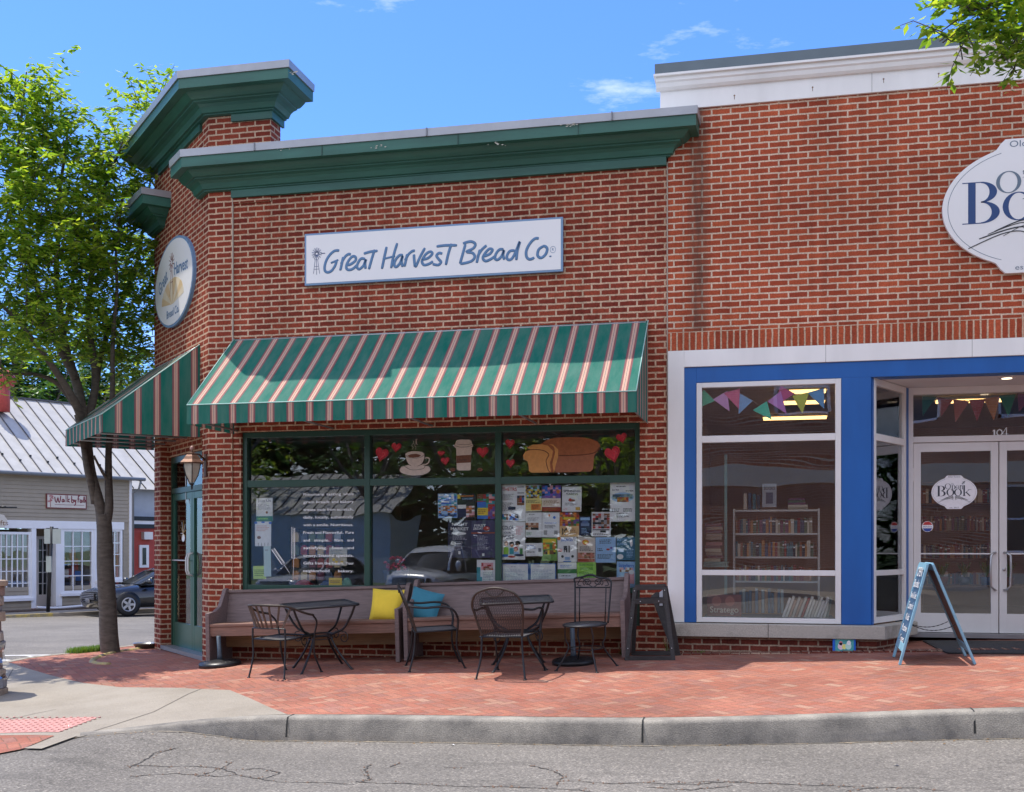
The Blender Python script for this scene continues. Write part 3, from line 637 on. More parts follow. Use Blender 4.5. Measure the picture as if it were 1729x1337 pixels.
# lower corner: two piers
s = math.sqrt(.5)
def plan_prism(mb, pts, za, zb): mb.prism([(p[0], p[1], za) for p in pts], (0, 0, zb-za))
ch = lambda x, y: tuple((MCH @ Vector((x, y, 0)))[:2])
plan_prism(mb, [(.30,0), (0,0), ch(-.24,0), ch(-.24,.30), (.30,.26)], -.4, 2.69)                       # right pier
Lx, Ly = -LCH*s, LCH*s
plan_prism(mb, [ch(-LCH+.30,0), (Lx,Ly), (Lx,Ly+.4), (Lx+.3,Ly+.4), ch(-LCH+.30,.34)], -.4, 2.69)      # left pier
mb.build('corner_pier', BK)
mb = MB(M_BRICK)
plan_prism(mb, bent(mb, 0, 0, .30), 2.69, 5.30)
mb.build('chamfer_wall', BK)
mb = MB(M_BRICK)
plan_prism(mb, bent(mb, 0, 0, .78), 5.30, 6.52)
mb.build('corner_parapet', BK)
# chamfer panel recessed between the proud piers (only a joint's depth)
mb = MB(M_BRICK, MCH); mb.box(-LCH+.30, -.24, .12, .30, 2.52, 2.69)
mb.build('door_lintel', BK)
mb = MB(plain('expansion_joint', (.42, .35, .28), .8, .1, 9)); mb.box(.297, .309, -.003, .03, 2.7, 5.36); mb.build('expansion_joint', BK); mb = MB(mb.mats[0]); mb.box(5.285, 5.297, .004, .03, 0, 5.4)
mb.build('expansion_joint', BK)
# side wall, roof, party wall
mb = MB(M_BRICK); mb.box(Lx, Lx+.25, Ly+.4, 12, -.6, 5.5); mb.build('side_wall', BK)
mb = MB(M_COPE2); mb.prism([(.2,.3,5.1),(5.2,.3,5.1),(5.2,12,5.1),(Lx+.2,12,5.1),(Lx+.2,Ly+.3,5.1)], (0,0,-.12)); mb.build('roof', BK)
# cornice profile: list of (projection, z)
def cornice(path, prof, mat, name, parent, close_ends=True):   # path: list of (pt, mitre vector) ; offset = pt + mitre*proj
    mb = MB(mat); vs = []; m = len(prof)
    for (p, mv) in path:
        for (c, z) in prof: vs.append((p[0]+mv[0]*c, p[1]+mv[1]*c, z))
    n = len(path)
    fs = [(i*m+k, i*m+(k+1) % m, (i+1)*m+(k+1) % m, (i+1)*m+k) for i in range(n-1) for k in range(m)]
    fs += [tuple(range(m)), tuple(range((n-1)*m, n*m))][::1]
    mb.add(vs, fs); return mb.build(name, parent)
CP = .37; K = .41421
def profs(dz):
    z = lambda v: v+dz
    green = [(0, z(5.445)), (.035, z(5.445)), (.055, z(5.45)), (.055, z(5.463)), (.08, z(5.467)), (.09, z(5.49)), (.105, z(5.52)), (.135, z(5.545)), (.175, z(5.56)), (.178, z(5.572)), (.205, z(5.576)), (.235, z(5.60)), (.262, z(5.628)), (.268, z(5.64)), (.355, z(5.64)), (.355, z(5.752)), (0, z(5.752))]
    cope = [(0, z(5.753)), (CP, z(5.753)), (CP+.004, z(5.835)), (0, z(5.86))]
    return green, cope
def moulded(name, pathf, dz, parent):
    g, c = profs(dz); o = cornice(pathf, g, M_GREEN, name, parent); return cornice(pathf, c, M_COPE, 'coping', o)
# main facade: right return, right mitre, front, chamfer mitre, short chamfer stub
e = .42
moulded('cornice', [((5.275, .25), (1, 0)), ((5.275, .02), (.95, -1)), ((.0, 0), (-K, -1)), (ch(-.30, 0), (-s, -s))], 0, BK)
# side street cornice, chamfer stub end visible
moulded('side_cornice', [(ch(-1.95, .05), (s, -s)), (ch(-1.95, 0), (0, -2*s)), ((Lx, Ly), (-1, -K)), ((Lx, 11.9), (-1, 0))], .05, BK)
moulded('corner_cornice', [((.78, .30), (1.1, 0)), ((.78, 0), (1.1, -1.1)), ((0, 0), (-K*1.1, -1.1)), ((Lx, Ly), (-1.1, -K*1.1)), ((Lx, Ly+.7), (-1.1, 0)), ], .875, BK)
fz = MB(M_GREEN); fz.box(.30, 5.283, -.033, .03, 5.362, 5.447); fz.box(.30, .813, -.033, .03, 6.237, 6.322); fz.box(.783, .813, .03, .3, 6.237, 6.322)
fz.M = MCH; fz.box(-LCH+.30, -.24, -.033, .03, 6.237, 6.322); fz.build('frieze', BK)
mb = MB(M_COPE); plan_prism(mb, bent(mb,0,0,.78), 6.52, 6.70); mb.build('parapet_cap', BK)
# flashing at the foot of the corner parapet and the parapet-top cap of the main wall
mb = MB(M_COPE); mb.box(.0, .74, -.012, .0, 5.86, 5.95); mb.M = MCH; mb.box(-.30, -.0, -.012, 0, 5.86, 5.94); mb.M = Matrix(); mb.box(.25, 5.6, .0, .3, 5.75, 5.865)
mb.box(.35, .75, -.2, .0, 5.862, 5.90); mb.build('parapet_flashing', BK)
# chipped paint patches
mb = MB(plain('bare_chipped_paint', (.5, .47, .4), .9, .3, 40))
for (px, py, n_) in [(484,252,14),(966,213,16),(400,256,8),(840,245,9),(330,262,8),(640,250,8),(495,123,10)]:
    for k in range(n_):
        q = PY(px+random.gauss(0, 7), py+random.gauss(0, 1.5)-(2 if py>200 else 0), -.356-.0005*k)
        r_ = rnd(.004, .012); mb.face([(q.x-r_*1.6, q.y, q.z), (q.x, q.y, q.z-r_*.6), (q.x+r_*1.2, q.y, q.z), (q.x+r_*.2, q.y, q.z+r_*.6)])
mb.build('chipped_paint', BK, recalc=False)

# ---- butt joints between the lengths of cornice board and coping
mb = MB(M_JOINT2)
for x in (1.55, 3.1, 4.4): mb.box(x, x+.003, -.3565, -.35, 5.64, 5.752)
mb.build('board_joint', BK); mb = MB(plain('coping_lap', (.22,.23,.25), .5, .1, 9, metal=.4))
for x in (.75, 2.75, 4.75): mb.box(x, x+.012, -.3785, -.36, 5.752, 5.838)
mb.build('coping_lap', BK)
# ---- shop window
WX = [.40, 1.92+.0, 3.44, 5.0]
fr = MB(M_GREENF)
ZB, ZR, ZT, ZH = .50, .875, 2.07, 2.60
fr.box(.40, .455, .06, .17, ZB, 2.665); fr.box(4.945, 5.0, .06, .17, ZB, 2.665)
fr.box(.455, 4.945, .057, .17, ZH, 2.665)
for x in (1.92, 3.44): fr.box(x-.033, x+.033, .063, .17, ZB, ZH)
xs = [.455, 1.887, 1.953, 3.407, 3.473, 4.945]
for i in range(3):
    a, b = xs[2*i], xs[2*i+1]
    fr.box(a, b, .066, .17, ZT-.04, ZT+.04); fr.box(a, b, .066, .17, ZR-.03, ZR+.03); fr.box(a, b, .066, .17, ZB, ZB+.04)
WIN = fr.build('shop_window', BK, bevel=.003)
for i in range(3):
    a, b = xs[2*i], xs[2*i+1]
    for (c, d) in ((ZB+.04, ZR-.03), (ZR+.03, ZT-.04), (ZT+.04, ZH)):
        g = MB(M_GLASS); g.box(a, b, .115, .121, c, d); g.build('pane', WIN)
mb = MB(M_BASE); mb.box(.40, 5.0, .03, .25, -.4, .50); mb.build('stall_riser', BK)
# painted decorations on the glass (front of glass at y=.113)
def q2(px, py, Y=.113): p = PY(px, py, Y); return (p.x, p.z)
RED = plain('red_window_paint', (.55, .03, .05), .6, .35, 60); REDD = plain('dark_red_paint', (.28, .012, .02), .6, .2, 60)
CREAM = plain('cream_window_paint', (.62, .52, .45), .6, .12, 40); DKLINE = plain('dark_outline_paint', (.05, .03, .025), .6, .1, 40); BROWN = plain('brown_paint', (.17, .06, .03), .6, .3, 60)
def heart(px, py, w, h, rot=0):
    c = q2(px, py); k = .0062; pts = []
    for i in range(26):
        t = 2*math.pi*i/26; x = 16*math.sin(t)**3/17; y = (13*math.cos(t)-5*math.cos(2*t)-2*math.cos(3*t)-math.cos(4*t)+2)/16
        x, y = x*w/2*k, y*h/2*k; pts.append((c[0]+x*math.cos(rot)-y*math.sin(rot), .112, c[1]+x*math.sin(rot)+y*math.cos(rot)))
    mb = MB(RED); mb.prism(pts, (0,.0008,0))
    mb.stroke([(p[0]*.8+c[0]*.2+.002, p[2]*.8+c[1]*.2) for p in pts[3:20]], .006, .1105, REDD)
    mb.stroke([(p[0]*.45+c[0]*.55, p[2]*.45+c[1]*.55) for p in pts[2:16]], .005, .1108, plain('light_red_paint', (.7,.12,.13), .6, .3, 60))
    tag(mb.build('heart_painting', WIN), 'red heart painted on the glass')
for h in [(644,768,27,29,-.25),(669,756,20,20,-.1),(745,766,15,12,0),(752,779,17,17,.1),(815,764,23,22,.05),(861,750,18,20,-.05),(862,783,17,18,.05),(1050,740,20,20,.25),(1035,768,29,32,.25)]: heart(*h)
def A5(x, y): return q2(610+x/4.775, 720+y/4.775)
def B6(x, y): return q2(830+x/4.611, 720+y/4.611)
def polyp(mb, f, pts, y, mat):
    mb.use(mat); mb.prism([(f(*p)[0], y, f(*p)[1]) for p in pts], (0, .0006, 0))
cup = MB(CREAM)
polyp(cup, A5, [(305,350),(325,325),(380,310),(490,310),(545,322),(562,345),(545,372),(490,392),(430,398),(370,392),(320,375)], .112, CREAM)
polyp(cup, A5, [(352,220),(380,203),(430,196),(485,203),(512,222),(508,262),(490,300),(455,318),(405,318),(375,298),(360,262)], .111, CREAM)
cup.stroke([A5(*p) for p in [(512,258),(530,250),(548,258),(545,285),(525,303),(492,305)]], .014, .1105, CREAM)
polyp(cup, A5, [(372,236),(400,224),(440,220),(470,226),(482,236),(460,248),(420,252),(390,248)], .1100, BROWN)
for l in ([(345,318),(390,345),(440,350),(500,340),(515,315)], [(352,222),(380,205),(430,198),(485,204),(511,222),(480,248),(430,256),(375,245),(352,222)], [(318,330),(308,352),(325,375),(380,393),(440,397),(510,388),(555,360),(558,335)], [(352,222),(362,265),(378,300),(405,320)], [(511,222),(508,262),(490,300),(455,320)]):
    cup.stroke([A5(*p) for p in l], .0035, .1095, DKLINE)
for l in ([(415,110),(425,130),(408,150),(420,170),(410,185)], [(435,105),(448,128),(430,150),(442,168),(436,185)], [(452,100),(440,125),(455,150)]):
    cup.stroke([A5(*p) for p in l], .005, .1095, CREAM)
tag(cup.build('cup_painting', WIN), 'steaming coffee cup painted on the glass')
tg = MB(CREAM)
polyp(tg, A5, [(765,170),(893,170),(886,235),(882,350),(868,354),(785,354),(770,345),(768,240)], .112, CREAM)
polyp(tg, A5, [(748,150),(758,140),(768,112),(800,105),(870,105),(888,118),(893,140),(903,150),(900,162),(880,172),(770,175),(750,165)], .1112, CREAM)
polyp(tg, A5, [(764,235),(888,228),(884,290),(768,296)], .1105, BROWN)
tg.text('COFFEE', *A5(773,280), .022, .1098, DKLINE, w=.115)
for l in ([(748,152),(790,165),(850,165),(900,152)], [(766,140),(800,146),(860,146),(890,138)]): tg.stroke([A5(*p) for p in l], .0035, .1095, DKLINE)
for cxx in (738, 958):
    p = A5(cxx, 348); tg.ell(p, .032, .02, .111, 12, BROWN, .0006); tg.stroke([(p[0]-.02,p[1]-.008),(p[0]+.002,p[1]+.002),(p[0]+.022,p[1]+.009)], .004, .1100, DKLINE)
tag(tg.build('takeaway_cup_painting', WIN), 'lidded takeaway coffee cup painted on the glass')
br = MB(BROWN); CR1 = plain('crust_brown_paint', (.35, .115, .04), .6, .25, 25); CR2 = plain('loaf_side_paint', (.36, .13, .06), .6, .15, 25); CR3 = plain('bread_slice_paint', (.66, .31, .09), .6, .12, 25)
polyp(br, B6, [(480,170),(800,160),(845,150),(830,190),(800,225),(795,270),(790,330),(770,352),(500,358),(485,300)], .1120, CR2)
polyp(br, B6, [(385,135),(430,105),(490,88),(600,82),(720,86),(780,98),(825,118),(845,145),(840,178),(810,205),(740,222),(620,230),(525,232),(515,190),(470,150),(420,135)], .1113, CR1)
polyp(br, B6, [(420,135),(480,140),(520,180),(518,240),(500,300),(488,357),(470,357),(440,300),(400,200)], .1106, CR3)
polyp(br, B6, [(370,140),(430,135),(480,160),(495,200),(470,300),(478,357),(455,357),(420,280),(380,180)], .1100, CR1)
polyp(br, B6, [(275,165),(320,142),(390,138),(440,150),(478,190),(470,240),(455,280),(462,357),(440,357),(410,270),(330,190)], .1094, CR3)
polyp(br, B6, [(245,225),(262,198),(300,182),(360,182),(420,195),(448,225),(440,258),(425,275),(440,340),(455,358),(310,360),(292,345),(288,300),(280,272),(252,255)], .1088, CR3)
br.stroke([B6(*p) for p in [(275,185),(330,180),(400,186),(445,215),(432,250),(425,275),(442,340),(458,357)]], .008, .1080, BROWN)
br.stroke([B6(*p) for p in [(385,135),(440,140),(485,170),(478,230),(468,280),(480,355)]], .012, .1082, CR1)
br.stroke([B6(*p) for p in [(520,228),(620,226),(740,218),(810,200),(842,160)]], .008, .1080, BROWN)
tag(br.build('bread_painting', WIN), 'sliced brown loaf painted on the glass')
# white lettering and wheat on the left panes
WHT = plain('white_vinyl', (.88, .88, .87), .5, .03, 5)
def L4(x, y): return q2(400+x/4.775, 720+y/4.775)
lt = MB(WHT); rows = ['Phenomenal tasting whole', 'grain breads and bakery', 'treats made from scratch,', 'daily, locally, authentically', 'with a smile. Nutritious.', 'Fresh and Flavorful. Pure', 'and simple. Warm and', 'satisfying. Sweet and', 'savory. Seasonal specials.', 'Gifts from the heart. Your', 'neighborhood bakery.']
for i, r in enumerate(rows):
    a = L4(536, 555+61.5*i); b = L4(945, 555+61.5*i); words = r.split(' ')
    tot = sum(len(w_) for w_ in words); W_ = b[0]-a[0]; cw = min(.0275, W_/(tot+len(words)*.50)); gap = (W_-tot*cw)/max(1, len(words)-1); x = a[0]
    for w_ in words: lt.text(w_, x, a[1]-.004, .030, .1112, w=len(w_)*cw*.97, bold=.012); x += len(w_)*cw+gap
tag(lt.build('window_lettering', WIN), 'white paragraph lettering on the left pane')
wh = MB(WHT)
for base, tip, n_ in ((L4(455,1225), L4(455,805), 13), (L4(428,1185), L4(290,985), 11)):
    bx, bz = base; tx, tz = tip; wh.stroke([(bx,bz),((bx+tx)/2+.004,(bz+tz)/2),(tx,tz)], .004, .1112)
    for k in range(n_):
        t = .38+.6*k/n_; px_ = bx+(tx-bx)*t; pz_ = bz+(tz-bz)*t; d = Vector((tx-bx, tz-bz)).normalized()
        for sg in (-1, 1):
            n2 = Vector((-d.y, d.x))*sg; c_ = Vector((px_, pz_))+n2*.011+d*.004*sg
            e_ = c_+n2*.008+d*.026; wh.stroke([tuple(c_), tuple((c_+e_)/2+n2*.003), tuple(e_)], .009, .1108+.0002*sg, sub=2)
tag(wh.build('wheat_decal', WIN), 'white wheat ears decal on the left pane')

# ---- corner entrance (double green doors) in the chamfer frame
dm = MB(M_GREENF, MCH); D0, D1 = -LCH+.30, -.24        # opening in x'
def chp(mb_): mb_.M = MCH; return mb_
fy0, fy1 = .14, .22
dm.box(D0, D0+.05, fy0, fy1, .02, 2.52); dm.box(D1-.05, D1, fy0, fy1, .02, 2.52); dm.box(D0+.05, D1-.05, fy0-.003, fy1, 2.44, 2.52); dm.box(D0+.05, D1-.05, fy0-.003, fy1, 2.04, 2.11)
DFR = dm.build('door_frame', BK)
g = MB(M_GLASS, MCH); g.box(D0+.05, D1-.05, .175, .181, 2.11, 2.44); g.build('transom_pane', DFR)
n8 = MB(WHT, MCH); n8.text('108', D0+.55, 2.15, .13, .172, w=.34, bold=.02); tag(n8.build('house_number', DFR), 'white number 108 on the glass over the doors')
mid = (D0+D1)/2; leafw = (D1-D0-.10)/2
for k, xa in enumerate((D0+.052, mid+.004)):
    xb = xa+leafw-.006; dr = MB(plain('door_green_paint', (.02, .095, .065), .3, .08, 5), MCH)
    dr.box(xa, xa+.075, .15, .195, .05, 2.035); dr.box(xb-.075, xb, .15, .195, .05, 2.035); dr.box(xa+.075, xb-.075, .152, .195, 1.95, 2.035); dr.box(xa+.075, xb-.075, .152, .195, .05, .36)
    d_ = dr.build('door', BK, bevel=.002)
    g = MB(M_GLASS, MCH); g.box(xa+.075, xb-.075, .17, .176, .36, 1.95); g.build('pane', d_)
    h = MB(M_ALU, MCH); hx = xb-.04 if k == 0 else xa+.04
    h.tube([(hx,.15,.98),(hx,.10,1.0),(hx,.085,1.05),(hx,.085,1.20),(hx,.10,1.25),(hx,.15,1.27)], .011, 8); h.build('handle', d_)
    if k == 0:
        h = MB(M_ALU, MCH); h.tube([(xa+.09,.12,1.17),(xb-.08,.12,1.17)], .008, 6); h.box(xa+.6, xa+.612, .145, .15, 1.9, 2.3); h.build('push_bar', d_)
        dc = MB(WHT, MCH)
        for q in range(9):
            t = q/9*2*math.pi; dc.stroke([(xa+.42, 1.52), (xa+.42+.12*math.cos(t), 1.56+.12*math.sin(t))], .012, .166, WHT if q % 2 else plain('gold_vinyl', (.6,.36,.05), .5, .05, 4), sub=1)
        dc.ell((xa+.42, 1.46), .07, .05, .1665, 14, WHT, .0008)
        for q in range(16): dc.stroke([(xa+.2+.01*math.sin(q), .45+q*.032), (xa+.2+(.03 if q % 2 else -.03), .48+q*.032)], .016, .166, plain('wheat_gold_paint', (.5,.36,.16), .6, .2, 20), sub=1)
        tag(dc.build('door_decal', d_), 'windmill and wheat decal on the door glass')
mb = MB(plain('threshold_metal', (.3,.3,.31), .4, .1, 5, metal=.5), MCH); mb.box(D0, D1, .0, .25, .0, .05); mb.build('threshold', BK)
# ---- dim room behind the windows
mb = MB(M_DIM)
mb.box(-1.3, 5.25, 5.2, 5.3, 0, 3.1); mb.box(5.14, 5.24, .3, 5.2, 0, 3.1); mb.box(-1.4, -1.3, 2.2, 5.2, 0, 3.1)
mb.use(M_DIMF).prism([(.1,.28,.06),(5.2,.28,.06),(5.2,5.3,.06),(-1.4,5.3,.06),(-1.4,2.1,.06)], (0,0,-.1))
mb.use(plain('room_ceiling', (.45,.42,.38), .9, .1, 2)).prism([(.1,.28,2.95),(5.2,.28,2.95),(5.2,5.3,2.95),(-1.4,5.3,2.95),(-1.4,2.1,2.95)], (0,0,.1))
mb.build('shop_interior', BK)
# ================================================================== AWNINGS
def awning(name, label, M, x0, x1, P=1.08, zt=3.735, zf=2.845, zb=2.64, zw=2.66, y0=0.0, u0=0.0):
    t = thing(name, label, 'awning')
    mb = MB(M_CANVAS, M); sl = math.hypot(P, zt-zf); n = max(2, int((x1-x0)/.2))
    for i in range(n):                                     # sloping top with a faint sag between the frame ribs, then valance
        a = x0+(x1-x0)*i/n; b = x0+(x1-x0)*(i+1)/n
        for j in range(8):
            def pt(x, q):
                sag = -.028*math.sin(math.pi*q)*abs(math.sin(math.pi*(x-x0)/(x1-x0)*4)); return (x, y0-P*q-.0, zt+(zf-zt)*q+sag)
            q0, q1 = j/8, (j+1)/8
            mb.smooth = True
            mb.add([pt(a,q1), pt(b,q1), pt(b,q0), pt(a,q0)], [(0,1,2,3)], [[(a-u0,0),(b-u0,0),(b-u0,1),(a-u0,1)]])
        mb.smooth = False
        wv = lambda x: .006*math.sin(x*23)
        mb.add([(a,y0-P-wv(a),zb),(b,y0-P-wv(b),zb),(b,y0-P,zf),(a,y0-P,zf)], [(0,1,2,3)], [[(a-u0,0),(b-u0,0),(b-u0,1),(a-u0,1)]])
    def pane(x):
        mb.add([(x,y0,zw-.02),(x,y0-P,zb),(x,y0-P,zf),(x,y0,zt)], [(0,1,2,3)], [[(.04,0),(.04+P,0),(.04+P,.3),(.04,1)]])
    pane(x0); pane(x1); mb.build('canopy', t, recalc=False)
    f = MB(M_COPE, M); r = .012
    for k in range(5):
        x = x0+.04+(x1-x0-.08)*k/4
        f.tube([(x,y0,zt-.05),(x,y0-P+.03,zf-.03)], r, 6); f.tube([(x,y0,zb+.04),(x,y0-P+.03,zb+.04)], r, 6)
    f.tube([(x0+.03,y0-P+.03,zb+.04),(x1-.03,y0-P+.03,zb+.04)], r, 6); f.tube([(x0+.03,y0-P+.03,zf-.03),(x1-.03,y0-P+.03,zf-.03)], r, 6); f.tube([(x0+.02,y0-.015,zt-.02),(x1-.02,y0-.015,zt-.02)], r, 6)
    f.build('awning_frame', t)
    p = MB(plain('pale_piping', (.35,.55,.5), .7, .1, 9), M); p.tube([(x0,y0-P-.002,zf),(x1,y0-P-.002,zf)], .006, 5); p.tube([(x0,y0-.004,zt+.003),(x0,y0-P,zf)], .006, 5); p.tube([(x1,y0-.004,zt+.003),(x1,y0-P,zf)], .006, 5); p.build('piping', t)
    return t
awning('striped_awning', 'long green pink and cream striped awning over the bakery shop window', Matrix(), .325, 5.09, u0=.325-.015)
awning('striped_awning', 'short striped awning over the corner door with its side panel facing the street', MCH, -LCH-.02, -.33, P=1.12, u0=-.1)

# ================================================================== SIGNS
sx0, sx1, sz0, sz1 = 1.21, 4.18, 4.30, 4.885
t = thing('shop_sign', 'long white sign with blue border and handwritten blue bakery name', 'sign', (2.7, -.03, 4.3))
mb = MB(M_SIGNB); mb.box(sx0, sx1, -.035, 0, sz0, sz1); mb.build('border', t, bevel=.003)
mb = MB(M_SIGNW); mb.box(sx0+.022, sx1-.022, -.039, -.036, sz0+.022, sz1-.022); mb.build('sign_face', t)
def S3(x, y): p = PY(500+x/3.679, 350+y/3.679, -.04); return (p.x, p.z)
ST = [ # traced brush strokes
 [(268,268),(240,270),(212,292),(190,325),(178,362),(179,393),(197,404),(222,392),(242,362),(252,332)], [(216,346),(262,326)],
 [(292,308),(284,350),(274,392)], [(279,352),(300,312),(322,292),(340,292)],
 [(318,360),(345,350),(370,328),(366,306),(345,308),(322,338),(311,372),(324,388),(352,382),(378,358)],
 [(428,322),(405,318),(386,342),(378,370),(392,384),(418,362),(434,322),(428,350),(432,382)],
 [(488,262),(470,320),(452,385)], [(420,288),(460,276),(506,270)],
 [(562,245),(548,310),(533,382)], [(628,222),(605,300),(590,378)], [(538,322),(615,302)],
 [(664,298),(642,298),(618,326),(609,356),(622,370),(646,345),(662,300),(655,335),(662,370)],
 [(690,290),(682,330),(672,368)], [(676,330),(698,292),(722,272),(738,270)], [(732,292),(734,330),(742,368),(768,312),(800,252)],
 [(783,325),(820,315),(846,288),(832,275),(802,295),(782,335),(795,358),(828,350),(850,335)],
 [(908,288),(888,284),(872,300),(886,322),(900,340),(882,358),(848,352)], [(965,225),(945,290),(930,358)], [(872,243),(930,236),(1000,236)],
 [(1052,228),(1035,290),(1018,350)], [(1036,224),(1085,212),(1113,228),(1100,255),(1058,276),(1095,283),(1110,308),(1085,336),(1020,352)],
 [(1142,262),(1132,300),(1122,345)], [(1126,308),(1148,270),(1172,245),(1184,238)],
 [(1165,305),(1202,290),(1220,264),(1200,258),(1174,285),(1160,315),(1178,334),(1212,320),(1238,302)],
 [(1288,262),(1264,262),(1242,288),(1236,318),(1254,325),(1278,300),(1292,264),(1285,295),(1294,325)],
 [(1358,268),(1328,272),(1310,300),(1313,322),(1334,324),(1358,290),(1390,212),(1374,270),(1368,328)],
 [(1508,193),(1482,195),(1452,225),(1430,270),(1432,308),(1452,323),(1480,312)],
 [(1532,243),(1507,262),(1500,298),(1520,314),(1548,294),(1560,260),(1547,242),(1530,243)], [(1579,300),(1580,308)]]
mb = MB(M_LETTER)
for k, st in enumerate(ST): mb.stroke([S3(*p) for p in st], .031, -.0405-.0002*(k % 3))
c = S3(1595, 262); mb.stroke([(c[0]+.03*math.cos(a*.7), c[1]+.035*math.sin(a*.7)) for a in range(10)], .004, -.0403)
mb.text('R', c[0]-.009, c[1]-.012, .028, -.041, M_LETTER)
mb.build('lettering', t)
mb = MB(M_NAVY); wc = S3(128, 288)
for k in range(14):
    a = 2*math.pi*k/14; mb.stroke([(wc[0]+.014*math.cos(a), wc[1]+.014*math.sin(a)), (wc[0]+.06*math.cos(a+.2), wc[1]+.07*math.sin(a+.2))], .010, -.0405, sub=1)
mb.stroke([(wc[0]+.05,wc[1]),(wc[0]+.10,wc[1]-.0)], .012, -.041, sub=1)
b1, b2, b3, b4 = S3(118,325), S3(108,412), S3(134,325), S3(146,412)
for l in ([b1,b2],[b3,b4],[S3(126,325),S3(127,418)],[S3(114,368),S3(140,366)],[S3(112,385),S3(142,383)],[b1,b3]): mb.stroke(l, .0055, -.0407, sub=1)
mb.build('windmill_emblem', t)
# oval sign on the chamfer
OX, OZ, ORX, ORZ = -1.30, 4.675, .86, .555
cxo = -(.5*(2.21+.47)); OX = cxo; ORX = .87
t = thing('oval_sign', 'oval white bakery sign with golden field and windmill on the chamfered corner', 'sign', tuple(MCH @ Vector((OX, -.03, 4.1))), local=False)
mb = MB(M_SIGNB, MCH); mb.ell((OX,OZ), ORX, ORZ, -.04, 48, M_SIGNB, .04); mb.build('border', t)
mb = MB(M_SIGNW, MCH); mb.ell((OX,OZ), ORX-.03, ORZ-.03, -.044, 48, M_SIGNW, .003); mb.build('sign_face', t)
GOLD = plain('pale_gold_paint', (.68,.50,.28), .5, .1, 8); GOLD2 = plain('cream_gold_paint', (.72,.62,.46), .5, .1, 8)
mb = MB(GOLD, MCH)
for k in range(8):
    a0 = math.pi*k/8; a1 = math.pi*(k+1)/8; cx_, cz_ = OX-.02, OZ-.27
    pts = [(cx_+.04*math.cos(a0), cz_+.0), (cx_+.50*math.cos(a0), cz_+.05+.27*math.sin(a0)), (cx_+.50*math.cos((a0+a1)/2), cz_+.055+.27*math.sin((a0+a1)/2)), (cx_+.50*math.cos(a1), cz_+.05+.27*math.sin(a1)), (cx_+.04*math.cos(a1), cz_+.0)]
    mb.use(GOLD if k % 2 else GOLD2).prism([(p[0], -.0455, p[1]) for p in pts], (0,.001,0))
mb.build('field_emblem', t)
mb = MB(M_LETTER, MCH)
mb.text('Great', OX-.62, OZ-.07, .17, -.0465, w=.42, rot=R_(22), bold=.012); mb.text('Harvest', OX+.06, OZ+.08, .15, -.0465, w=.60, rot=R_(-4), bold=.012); mb.text('Bread Co.', OX, OZ-.42, .10, -.0465, align='CENTER', w=.56, bold=.01)
mb.build('lettering', t)
mb = MB(plain('red_brown_ink', (.25,.08,.07), .5, .1, 9), MCH); c = (OX-.05, OZ+.26)
for k in range(12):
    a = 2*math.pi*k/12; mb.stroke([(c[0]+.03*math.cos(a), c[1]+.03*math.sin(a)), (c[0]+.12*math.cos(a+.15), c[1]+.12*math.sin(a+.15))], .014, -.0465, sub=1)
for l in ([(c[0]-.02,c[1]-.1),(c[0]-.08,c[1]-.42)],[(c[0]+.02,c[1]-.1),(c[0]+.08,c[1]-.42)],[(c[0]-.05,c[1]-.25),(c[0]+.05,c[1]-.25)]): mb.stroke(l, .012, -.0467, sub=1)
mb.build('windmill_emblem', t)

# ---- carriage lantern on the corner pier
lx, lz = -.25, 1.98
lp = MCH @ Vector((-.12, -.0, 2.10)); lc = PD(324, 800, 12.95)
t = thing('wall_lantern', 'weathered copper wall lantern with milky glass beside the corner door', 'lantern', tuple(lp))
M_COP = plain('weathered_copper', (.15,.08,.055), .55, .35, 30, metal=.5); M_MILK = plain('milky_lantern_glass', (.42,.40,.34), .2, .2, 12)
zc = lc.z; c0 = Vector((lc.x, lc.y, 0))
mb = MB(M_MILK); mb.lathe([(.03,zc-.10),(.075,zc-.02),(.10,zc+.07),(.105,zc+.12)], c0, 6, smooth=False); mb.build('lantern_glass', t)
mb = MB(M_COP); mb.lathe([(.145,zc+.118),(.15,zc+.13),(.11,zc+.165),(.085,zc+.20),(.06,zc+.225),(.065,zc+.235),(.02,zc+.245),(.012,zc+.27)], c0, 6, smooth=False); mb.build('lantern_cap', t)
mb = MB(plain('dull_pink_finial', (.35,.20,.17), .5, .2, 20)); mb.lathe([(.004,zc+.265),(.018,zc+.275),(.024,zc+.292),(.018,zc+.312),(.004,zc+.325)], c0, 10); mb.build('finial', t)
mb = MB(M_BLK)
for k in range(6):
    a = math.pi*k/3; u = Vector((math.cos(a), math.sin(a), 0)); mb.tube([c0+u*.106+Vector((0,0,zc+.12)), c0+u*.102+Vector((0,0,zc+.07)), c0+u*.077+Vector((0,0,zc-.02)), c0+u*.03+Vector((0,0,zc-.10))], .005, 5)
mb.lathe([(.03,zc-.105),(.03,zc-.12),(.012,zc-.13),(.010,zc-.17),(.002,zc-.185)], c0, 8)
mb.build('lantern_rib', t)
mb = MB(M_COP); w0 = MCH @ Vector((-.08, 0, zc+.16)); mb.tube([w0, w0.lerp(Vector((c0.x,c0.y,zc+.24)), .5)+Vector((0,0,.03)), Vector((c0.x,c0.y,zc+.235))], .011, 8)
mb.M = MCH; mb.box(-.12, -.04, -.02, 0, zc-.02, zc+.24); mb.build('bracket', t)

